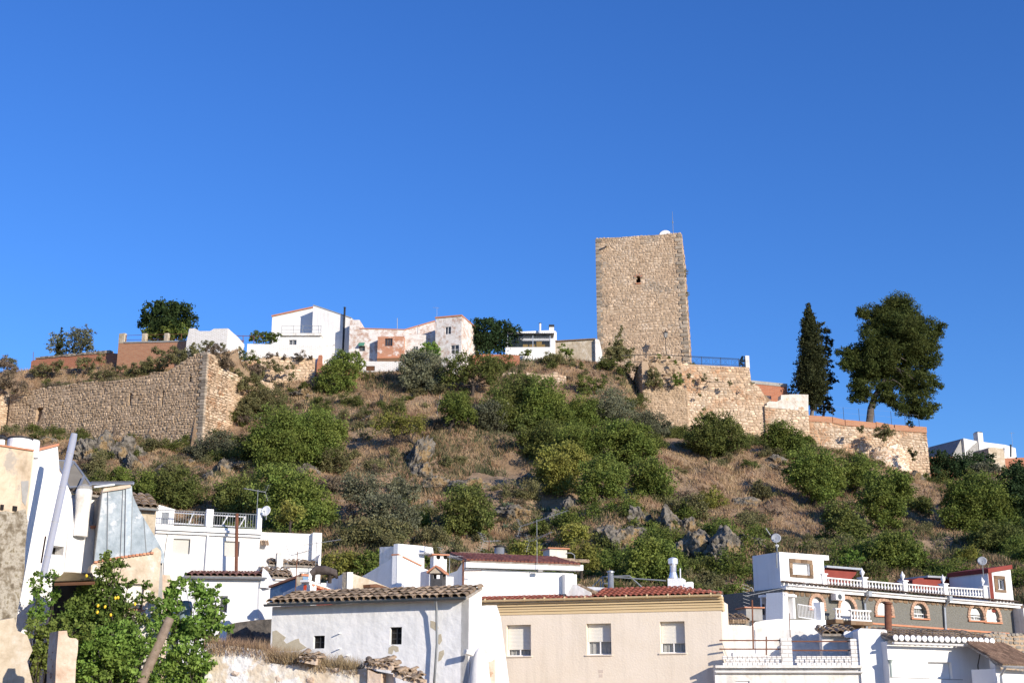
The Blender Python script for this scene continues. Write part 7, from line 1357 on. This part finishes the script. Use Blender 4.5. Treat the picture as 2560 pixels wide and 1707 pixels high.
th=thing('terrace_aerial','tall forked aerial pole on the stained terrace','aerial',FRb.pt(zF(310,905),1.2),'television aerials'); m=MB(); m.tube([FRb.pt(zF(312,910),1.2),FRb.pt(zF(303,540),1.2)],.035,5); m.tube([FRb.pt(zF(410,955),1.4),FRb.pt(zF(410,815),1.4)],.03,5); m.tube([FRb.pt(zF(590,820),1.4),FRb.pt(zF(582,640),1.4)],.018,4); part('mast',m,RUST,th)
m=MB(); B0=FRb.pt(zF(300,500),1.2); dr=(FRb.u*.9+UP*.18).normalized(); m.tube([B0-dr*.3,B0+dr*2.6],.012,4)
for i in range(14): q=B0+dr*(.1+2.8*i/13); m.tube([q-UP*.10-FRb.n*.12,q+UP*.10+FRb.n*.12],.006,3)
for i in range(7): q=B0+UP*(.45-.15*i)-dr*(.25); m.tube([q-Vector((.15,.05,-.04)),q+Vector((.15,.05,-.04))],.006,3)
arc=[B0+Vector((.10*math.sin(a)-.02,0,.22*math.cos(a)+.1)) for a in (-.6,-.2,.3,.8,1.4)]; m.tube(arc,.015,4); part('yagi_elements',m,ALU,th)
# white house right
FR2=Fac(zF(1318,850),53.5,zF(2080,872),55)
tr2,P=house('right_white_house','white house with white painted tile ends along its eave at lower right','house',FR2,[zF(1316,850),zF(2078,872)],WHITE_NEW,.7,[dict(r=(zF(1632,1008),zF(1808,1135)),kind='closed',shut=WSHUT,rec=.22)],base=-3,rec=.3)
a,b=FR2.sz(zF(1318,832)),FR2.sz(zF(2085,858)); n=18
tile_roof(tr2,FR2,a[0],b[0],(a[1]+b[1])/2-.02,.34,1.5,.45,(b[0]-a[0])/n,4,TILE,.06,s1b=b[0]-.5)
for i in range(n): s=a[0]+(b[0]-a[0])*(i+.5)/n; m=MB(); m.lathe(FR2.P(s,a[1]+(b[1]-a[1])*(i+.5)/n+.03,.40),[(.125,0),(.12,.03),(.02,.06)],10,FR2.n); part('white_tile_end',m,WHITE_NEW,tr2)
gutter(tr2,FR2,(a[0],a[1]-.16),(b[0],b[1]-.16),.42,WPIPE,.08)
m=MB(); a=FR2.sz(zF(1342,990)); b=FR2.sz(zF(1340,1120)); m.lathe(FR2.P(b[0],b[1],.12),[(.05,0),(.05,a[1]-b[1]-.15),(.12,a[1]-b[1])],8); part('downpipe_hopper',m,M('green_grey_pipe',[(.30,.36,.34),(.36,.42,.40)],3),tr2)
m=MB(); m.tube([FR2.pt(zF(1345,1122),.02),FR2.pt(zF(1890,1140),.02)],.008,4); m.tube([FR2.pt(zF(2012,1160),.05),FR2.pt(zF(2005,1030),.12),FR2.pt(zF(2020,950),.2),FR2.pt(zF(2045,925),.3),FR2.pt(zF(2080,925),.5)],.022,5); part('cable_hook',m,IRON,tr2)
q=FR2.pt(zF(1325,770),-.9); q.z-=.4; flue('rusty_chimney_pipe','stout rusty chimney pipe with cap standing before the grey house',q,at(zF(1325,575),q.y),.145,RUST,RUST)
# brown tile roof house bottom right
FR3=Fac(zF(2140,1040),52.5,zF(2400,1045),53.5)
tr3,_=house('corner_house','small white house with brown tile roof in the bottom right corner','house',FR3,[zF(2135,1058),zF(2460,1082)],WHITE_NEW,1.2,base=-3)
a,b=FR3.sz(zF(2128,1030)),FR3.sz(zF(2460,1046)); tile_roof(tr3,FR3,a[0],b[0],(a[1]+b[1])/2,.4,2.0,.95,.165,9,BROWNTILE_S,.01,small=True,s0b=a[0]+.3)
gutter(tr3,FR3,(a[0],a[1]-.06),(b[0],b[1]-.06),.5,GALV,.08); m=MB(); m.tube([FR3.P(a[0]+.06,a[1]-.1,.48),FR3.P(a[0]+.08,a[1]-.4,.2),FR3.P(a[0]+.08,-3,.15)],.055,6); part('downpipe',m,GALV,tr3)
FR3l=Fac(zF(2085,1000),53.6,zF(2135,1040),52.7); house('corner_link_wall','shaded white wall between the two lower right houses','wall',FR3l,[zF(2088,985),zF(2135,1030)],WHITE,.2,base=-3)
# ---- grey arched house
FGY=Fac(zF(530,430),71,zF(2300,575),81)
arches=[((725,495),(878,620),(748,518),(832,606),'roll',.86),((948,512),(1100,625),(965,534),(1072,690),'closed',1),((1225,525),(1372,660),(1242,550),(1348,655),'closed',1),((1492,545),(1640,680),(1513,566),(1614,675),'roll',.34),((1925,570),(2060,700),(1942,586),(2040,692),'roll',.62),((2050,580),(2190,706),(2062,594),(2160,704),'closed',1)]
wins=[dict(r=(zF(*a[2]),zF(*a[3])),kind=a[4],frac=a[5],archtop=True,rec=.22,mull=1,shut=WSHUT,curtain=a[4]=='roll',glass=GLASSC if a[4]=='roll' else None) for a in arches]
tg,P=house('grey_arched_house','long grey roughcast house with brick arched windows and white balustrade roof','house',FGY,[zF(528,448),zF(2310,592)],GREYR,7,wins,base=0)
for a in arches:
    r=FGY.rect(zF(*a[2]),zF(*a[3])); R_=(r[1]-r[0])/2; cx=(r[0]+r[1])/2; zc=r[3]-R_; t_=.21
    for i in range(13):
        a0,a1=[math.pi*(i+k)/13 for k in (.05,.95)]; m=MB(); m.prism(FGY,[(cx+q*math.cos(b),zc+q*math.sin(b)) for q,b in ((R_+.01,a0),(R_+t_,a0),(R_+t_,a1),(R_+.01,a1))],.12,d=.07); part('arch_brick',m,ARCHBRK,tg)
    nn=max(2,int((zc-r[2])/.2))
    for sd in (-1,1):
        if a[0][0]==1925 and sd==1: continue
        for k in range(nn):
            z0=r[2]+(zc-r[2])*k/nn; m=MB(); s0,s1=(r[0]-t_,r[0]-.01) if sd<0 else (r[1]+.01,r[1]+t_); m.box(FGY,s0-(.05 if k==nn-1 else 0),s1,z0+.008,z0+(zc-r[2])/nn-.012,-.05,.07); part('jamb_brick',m,ARCHBRK,tg)
    if a[4]!='closed' or a[0][0]!=948: m=MB(); m.box(FGY,r[0]-t_-.03,r[1]+t_*.9,r[2]-.1,r[2]-.012,-.1,.11); part('brick_sill',m,TERRA,tg)
a,b=FGY.sz(zF(530,425)),FGY.sz(zF(2295,572))
m=MB(); m.prism(FGY,[(a[0],a[1]-.26),(b[0],b[1]-.26),(b[0],b[1]-.05),(a[0],a[1]-.05)],.4,d=.28); part('eave_fascia',m,WHITE_NEW,tg)
gutter(tg,FGY,(a[0],a[1]-.02),(b[0],b[1]-.04),.36,WPIPE,.08)
n=62
m=MB()
for i in range(n):
    f_=(i+.5)/n; s=a[0]+(b[0]-a[0])*f_; z=a[1]+(b[1]-a[1])*f_+.05; 
    A_=[FGY.P(s+math.cos(math.pi*k/5)*.12,z+math.sin(math.pi*k/5)*.1,.36) for k in range(6)]; B_=[p-FGY.n*.7+UP*.16 for p in A_]
    for k in range(5): m.poly([A_[k],A_[k+1],B_[k+1],B_[k]],rnd.random())
part('eave_tiles',m,TILE_S,tg,kind='stuff')
# stone slab strips under eave and at the foot, pieced
for (ya,yb,hh,xa) in ((452,588,.30,540),(700,800,.62,860)):
    p0,p1=FGY.sz(zF(xa,ya+ (12 if ya<500 else 18))),FGY.sz(zF(2305 if ya<500 else 2240,yb)); s=p0[0]
    while s<p1[0]:
        w_=rnd.uniform(.25,.55); f_=(s-p0[0])/(p1[0]-p0[0]); z=p0[1]+(p1[1]-p0[1])*f_; k=1 if hh<.4 else 2
        for j in range(k): m=MB(); stone_geo(m,FGY,s+.012,s+w_-.012,z-hh+hh*j/k+.01,z-hh+hh*(j+1)/k-.01,.035,rnd,.12,.01,rnd.random(),.05); part('facing_stone',m,SLABST,tg)
        s+=w_
m=MB(); p0,p1=FGY.sz(zF(1140,718)),FGY.sz(zF(2240,800)); m.prism(FGY,[(p0[0],p0[1]),(p1[0],p1[1]),(p1[0],p1[1]+.1),(p0[0],p0[1]+.1)],.2,d=.06); part('string_course',m,TERRA,tg)
for xa,ya,xb,yb in ((1135,485,1152,745),(1742,520,1750,782),(2318,585,2340,790)):
    p0,p1=FGY.sz(zF(xa,ya)),FGY.sz(zF(xb,yb)); m=MB(); m.tube([FGY.P(p0[0],p0[1],.5),FGY.P(p0[0],p0[1]-.25,.4),FGY.P((p0[0]+p1[0])/2,p0[1]-.6,.12),FGY.P(p1[0],p1[1]-.4,.12)],.075,7); part('downpipe',m,GALV,tg); m=MB(); m.box(FGY,p0[0]-.12,p0[0]+.12,p0[1]-.25,p0[1]+.05,.38,.60); part('hopper',m,GALV,tg)
c=FGY.rect(zF(886,497),zF(951,545)); th=thing('air_conditioner','white air conditioner box on the grey wall between two arches','air conditioner',FGY.P((c[0]+c[1])/2,c[2],.3)); m=MB(); m.box(FGY,*c,.1,.5); part('casing',m,WFRAME,th); m=MB(); m.lathe(FGY.P((c[0]*.55+c[1]*.45),(c[2]+c[3])/2,.505),[(.01,.012),(.05,.012),(.055,.005),(.145,.006),(.155,.002)],16,FGY.n); part('fan_grille',m,GUTTER,th)
# balconies with balusters
def baluster_mesh(h):
    m=MB(); m.lathe((0,0,0),[(.07,0),(.05,.08*h),(.035,.14*h),(.085,.40*h),(.05,.62*h),(.035,.78*h),(.06,.90*h),(.07,h)],6); return m.mesh('baluster',None,True)
BAL={}
def balustrade(th,F,s0,s1,z0,h,d,sp,z1=None):
    z1=z0 if z1 is None else z1; hb=h*.74; k=round(hb,2)
    if k not in BAL: BAL[k]=baluster_mesh(hb)
    n=max(2,int((s1-s0)/sp)); 
    for i in range(n):
        f_=(i+.5)/n; p=F.P(s0+(s1-s0)*f_,z0+(z1-z0)*f_+h*.12,d); inst('baluster',BAL[k],WHITE_NEW,th,Matrix.Translation(p))
    for e0,e1,o in ((0,.12,.0),(.86,1,.04)):
        m=MB(); m.prism(F,[(s0,z0+h*e0),(s1,z1+h*e0),(s1,z1+h*e1),(s0,z0+h*e1)],.18+o,d=d+.09+o/2); part('plinth' if e0==0 else 'handrail',m,WHITE_NEW,th)
for lab,x0,x1,ya,yb in (('white baluster balcony under the second brick arch',965,1118,622,705),('white baluster balcony cut off under the first brick arch',850,898,608,690)):
    r=FGY.rect(zF(x0,ya),zF(x1,yb)); th=thing('balcony',lab,'balcony',FGY.P((r[0]+r[1])/2,r[2],.4)); balustrade(th,FGY,r[0],r[1],r[2],r[3]-r[2],.75,.2); m=MB(); m.box(FGY,r[0]-.05,r[1]+.05,r[2]-.22,r[2]-.005,.06,.85); part('balcony_slab',m,SLABST,th)
# roof balustrade
th=thing('roof_balustrade','long white balustrade with urns along the grey house roof','balustrade',FGY.pt(zF(1500,480),-.2))
segs=[(868,430,1155,455),(1175,457,1460,480),(1482,480,1765,503),(1788,505,2068,520)]
for x0,y0,x1,y1 in segs:
    p0,p1=FGY.sz(zF(x0,y0)),FGY.sz(zF(x1,y1)); zt=FGY.sz(zF(x0,y0-66))[1]; balustrade(th,FGY,p0[0],p1[0],p0[1],zt-p0[1],-.25,.24,p1[1])
for x,y in ((860,428),(1165,456),(1471,480),(1777,504),(2075,520)):
    p=FGY.sz(zF(x,y)); zt=FGY.sz(zF(x,y-80))[1]; m=MB(); m.box(FGY,p[0]-.17,p[0]+.17,p[1]-.1,zt,-.44,-.06); m.box(FGY,p[0]-.22,p[0]+.22,zt+.002,zt+.07,-.49,-.01); part('pedestal',m,WHITE_NEW,th); m=MB(); m.lathe(FGY.P(p[0],zt+.07,-.25),[(.06,0),(.04,.08),(.13,.2),(.15,.3),(.06,.42),(.01,.55)],8); part('urn',m,WHITE_NEW,th,True)
# left roof room
FRM=FGY.moved(-.15); 
pts=[zF(505,178),zF(880,205)]; P0=FRM.sz(pts[0]);P1=FRM.sz(pts[1]); pb=FRM.sz(zF(525,425))
hw=FRM.rect(zF(606,264),zF(735,350))
th=thing('roof_room','white roof room with stone framed window at the left of the grey house','house',FRM.P((P0[0]+P1[0])/2,pb[1],-2)); zb_=pb[1]-.3
xr=FRM.sz(zF(845,300))[0]; m=MB(); m.prism(FRM,[(P0[0],0),(xr,0),(xr,FRM.sz(zF(845,240))[1]),(P1[0],FRM.sz(zF(878,240))[1]),(P1[0],P1[1]),(P0[0],P0[1])],2.2,[rectl(hw)],.3); part('wall',m,WHITE_NEW,th); window(th,FRM,hw,'roll',.2,BFRAME,0,.96,shut=WSHUT)
ro=FRM.rect(zF(583,234),zF(758,372))
for (s0,s1,z0,z1_) in ((ro[0],ro[1],hw[3]+.01,ro[3]),(ro[0],ro[1],ro[2],hw[2]-.01),(ro[0],hw[0]-.01,hw[2],hw[3]),(hw[1]+.01,ro[1],hw[2],hw[3])):
    n=max(2,int(max(s1-s0,z1_-z0)/.4))
    for i in range(n):
        m=MB(); 
        if s1-s0>z1_-z0: m.box(FRM,s0+(s1-s0)*i/n+.008,s0+(s1-s0)*(i+1)/n-.008,z0,z1_,-.02,.05+rnd.uniform(-.01,.01),rnd.random())
        else: m.box(FRM,s0,s1,z0+(z1_-z0)*i/n+.008,z0+(z1_-z0)*(i+1)/n-.008,-.02,.05+rnd.uniform(-.01,.01),rnd.random())
        part('frame_stone',m,SLABST,th)
q=FRM.P(P0[0]+.0,P0[1]-.6,.0)+FRM.u*(-.05)+FRM.n*.1; dc=at(zF(482,74),q.y); dish('satellite_dish','grey dish high above the left corner of the white roof room',dc,.28,(-.2,-1,.3),GDISH,PIPEG,q.z)
dc2=at(zF(491,132),q.y); dish('satellite_dish','tiny white dish under the grey one on the same mast',dc2,.09,(-.2,-1,.2),WFRAME,PIPEG,dc2.z-.3)
m=MB(); m.tube([at(zF(490,300),q.y-.1),at(zF(486,190),q.y-.1)],.04,5); a_=at(zF(440,52),q.y); m.tube([a_,at(zF(405,0),q.y)],.03,4); th2=thing('mast_bracket','thin bracket pole on the left corner of the white roof room','pole',at(zF(490,300),q.y-.1)); part('pole',m,PIPEG,th2)
# roof canopy, sheds
FK1=FGY.moved(-2.5); poly_thing('roof_canopy','dark red roof canopy right of the white roof room','canopy',FK1,[zF(842,345),zF(842,300),zF(1095,322),zF(1080,352),zF(1050,380),zF(1050,420),zF(842,420)],REDF,1.5)
m=MB(); p0,p1=FK1.sz(zF(838,298)),FK1.sz(zF(1098,318)); m.prism(FK1,[p0,p1,(p1[0],p1[1]+.12),(p0[0],p0[1]+.12)],2.4,d=.3); part('canopy_edge',m,GALV,bpy.data.objects['roof_canopy'])
FK2=FGY.moved(-3.5); poly_thing('roof_shed','low dark red shed behind the roof balustrade','shed',FK2,[zF(1510,470),zF(1512,390),zF(1560,372),zF(1800,388),zF(1798,480)],REDF,1.6)
m=MB(); p0,p1=FK2.sz(zF(1600,372)),FK2.sz(zF(1806,383)); m.prism(FK2,[p0,p1,(p1[0],p1[1]+.12),(p0[0],p0[1]+.12)],2.4,d=.3); part('shed_roof',m,GALV,bpy.data.objects['roof_shed'])
# right roof room
hw=FRM.rect(zF(2153,382),zF(2200,462)); tq,_=house('roof_room','white roof room with red verge at the right end of the grey house','house',FRM,[zF(2078,330),zF(2248,300)],WHITE_NEW,3,[dict(r=(zF(2153,382),zF(2202,462)),kind='pane',mull=1,rec=.15,fm=WFRAME)],base=3)
a,b=FRM.sz(zF(2070,322)),FRM.sz(zF(2252,292)); m=MB(); m.prism(FRM,[(a[0],a[1]-.12),(b[0],b[1]-.12),(b[0],b[1]+.14),(a[0],a[1]+.14)],3.2,d=.12); part('red_verge',m,REDF,tq)
ro=FRM.rect(zF(2128,358),zF(2210,482))
for (s0,s1,z0,z1_) in ((ro[0],ro[1],hw[3]+.01,ro[3]),(ro[0],ro[1],ro[2],hw[2]-.01),(ro[0],hw[0]-.01,hw[2],hw[3]),(hw[1]+.01,ro[1],hw[2],hw[3])):
    m=MB(); m.box(FRM,s0,s1,z0,z1_,-.02,.05,rnd.random()); part('frame_stone',m,SLABST,tq)
G_=tilted_left(tq,FRM,zF(2080,335),zF(1935,405),REDF,base=6)
q=at(zF(2040,330),77.5); dc=at(zF(2036,246),77.5); dish('satellite_dish','grey dish beside the red verged roof room',dc,.28,(-.3,-1,.3),GDISH,PIPEG,q.z-.3)
# low wing in front of the grey house with steps down
FW1=Fac(zF(382,520),68,zF(625,520),66.5)
FWg=Fac(zF(535,480),66,zF(860,690),69)
tl1=poly_thing('white_stair_wing','white wing with sloped parapet left of the grey arched house','house',FWg,[zF(535,480),zF(565,490),zF(568,690),zF(835,690),zF(858,690),zF(858,790),zF(535,790)][::-1],WHITE_NEW,1.0)
r=FWg.rect(zF(612,495),zF(628,680)); m=MB(); m.box(FWg,r[0],r[1],r[2],r[3],-.5,0); part('post',m,WHITE_NEW,tl1); r=FWg.rect(zF(818,558),zF(845,690)); m=MB(); m.box(FWg,r[0],r[1],r[2]-.1,r[3],-.4,.02); part('post',m,WHITE_NEW,tl1)
m=MB(); m.box(FWg,FWg.sz(zF(570,600))[0],FWg.sz(zF(612,600))[0],FWg.sz(zF(590,690))[1],FWg.sz(zF(590,510))[1],-1.6,-1.5); part('door',m,WSHUT,tl1); r=FWg.rect(zF(568,560),zF(582,640)); m=MB(); m.box(FWg,*r,-1.49,-1.46); part('door_glass',m,GLASS,tl1)
m=MB(); p0,p1=FWg.sz(zF(540,508)),FWg.sz(zF(626,520)); m.prism(FWg,[p0,p1,(p1[0],p1[1]+.12),(p0[0],p0[1]+.12)],1.6,d=.1); part('lintel',m,WHITE_NEW,tl1)
p0,p1=FWg.sz(zF(690,670)),FWg.sz(zF(820,690)); railing('stair_railing','white bar railing on the stair wing before the first arch',FWg,[(p0[0],p0[1]),(p1[0],p1[1])],FWg.sz(zF(810,590))[1]-p1[1],WPIPE,bars=.14,rails=(1,.05),r=.025,dd=-.3)
tilted_left(tl1,FWg,zF(535,482),zF(385,580),WHITE,base=2)
FW2=Fac(zF(330,690),62,zF(545,690),63); house('white_low_block','low white block with steps left of the stair wing','house',FW2,[zF(275,690),zF(282,662),zF(325,660),zF(330,700),zF(510,682),zF(545,688)],WHITE,1.5,base=2)
FW3=Fac(zF(375,500),70,zF(540,510),69.5); house('white_back_block','white back block under the roof room with flat slab top','house',FW3,[zF(380,500),zF(490,520),zF(535,512)],WHITE,1.0,base=2)
FW4=Fac(zF(250,600),61,zF(380,605),61.2); th=boxthing('dark_hutch','dark boxed hutch on the low white block','hutch',FW4,FW4.rect(zF(258,602),zF(380,695)),-1,0,CONC,cap=TERRA,over=.1)
FW5=Fac(zF(75,690),59,zF(250,690),59); house('dark_tile_lean_to','dark tiled lean-to behind the terrace next to the beige house','shed',FW5,[zF(60,700),zF(280,706)],M('dim_plaster',[(.24,.22,.19),(.36,.33,.29)],2),2,base=2)
r=FW5.rect(zF(60,700),zF(280,700)); tile_roof(bpy.data.objects['dark_tile_lean_to'],FW5,r[0],r[1],r[2]+.02,.3,1.8,.35,.24,4,TILE,.05)
# stone wall at right foot of grey house
FW6=Fac(zF(2040,800),73,zF(2400,800),75); wallpiece('grey block garden wall under the right end of the grey house',FW6,[zF(2036,815),zF(2060,795),zF(2400,800)],2,1,M('grey_block',[(.20,.18,.15),(.32,.29,.25)],2,.95,.03,9,'face',.3),71,(.2,.24),(.3,.5),10,gap=.02,bulge=.02,jit=.04,name='garden_wall',cat='wall')
FW7=Fac(zF(2345,600),80,zF(2450,620),80.5); house('edge_white_house','sliver of a white house cut by the right picture edge','house',FW7,[zF(2345,600),zF(2460,612)],WHITE_DIRTY,3,base=2)
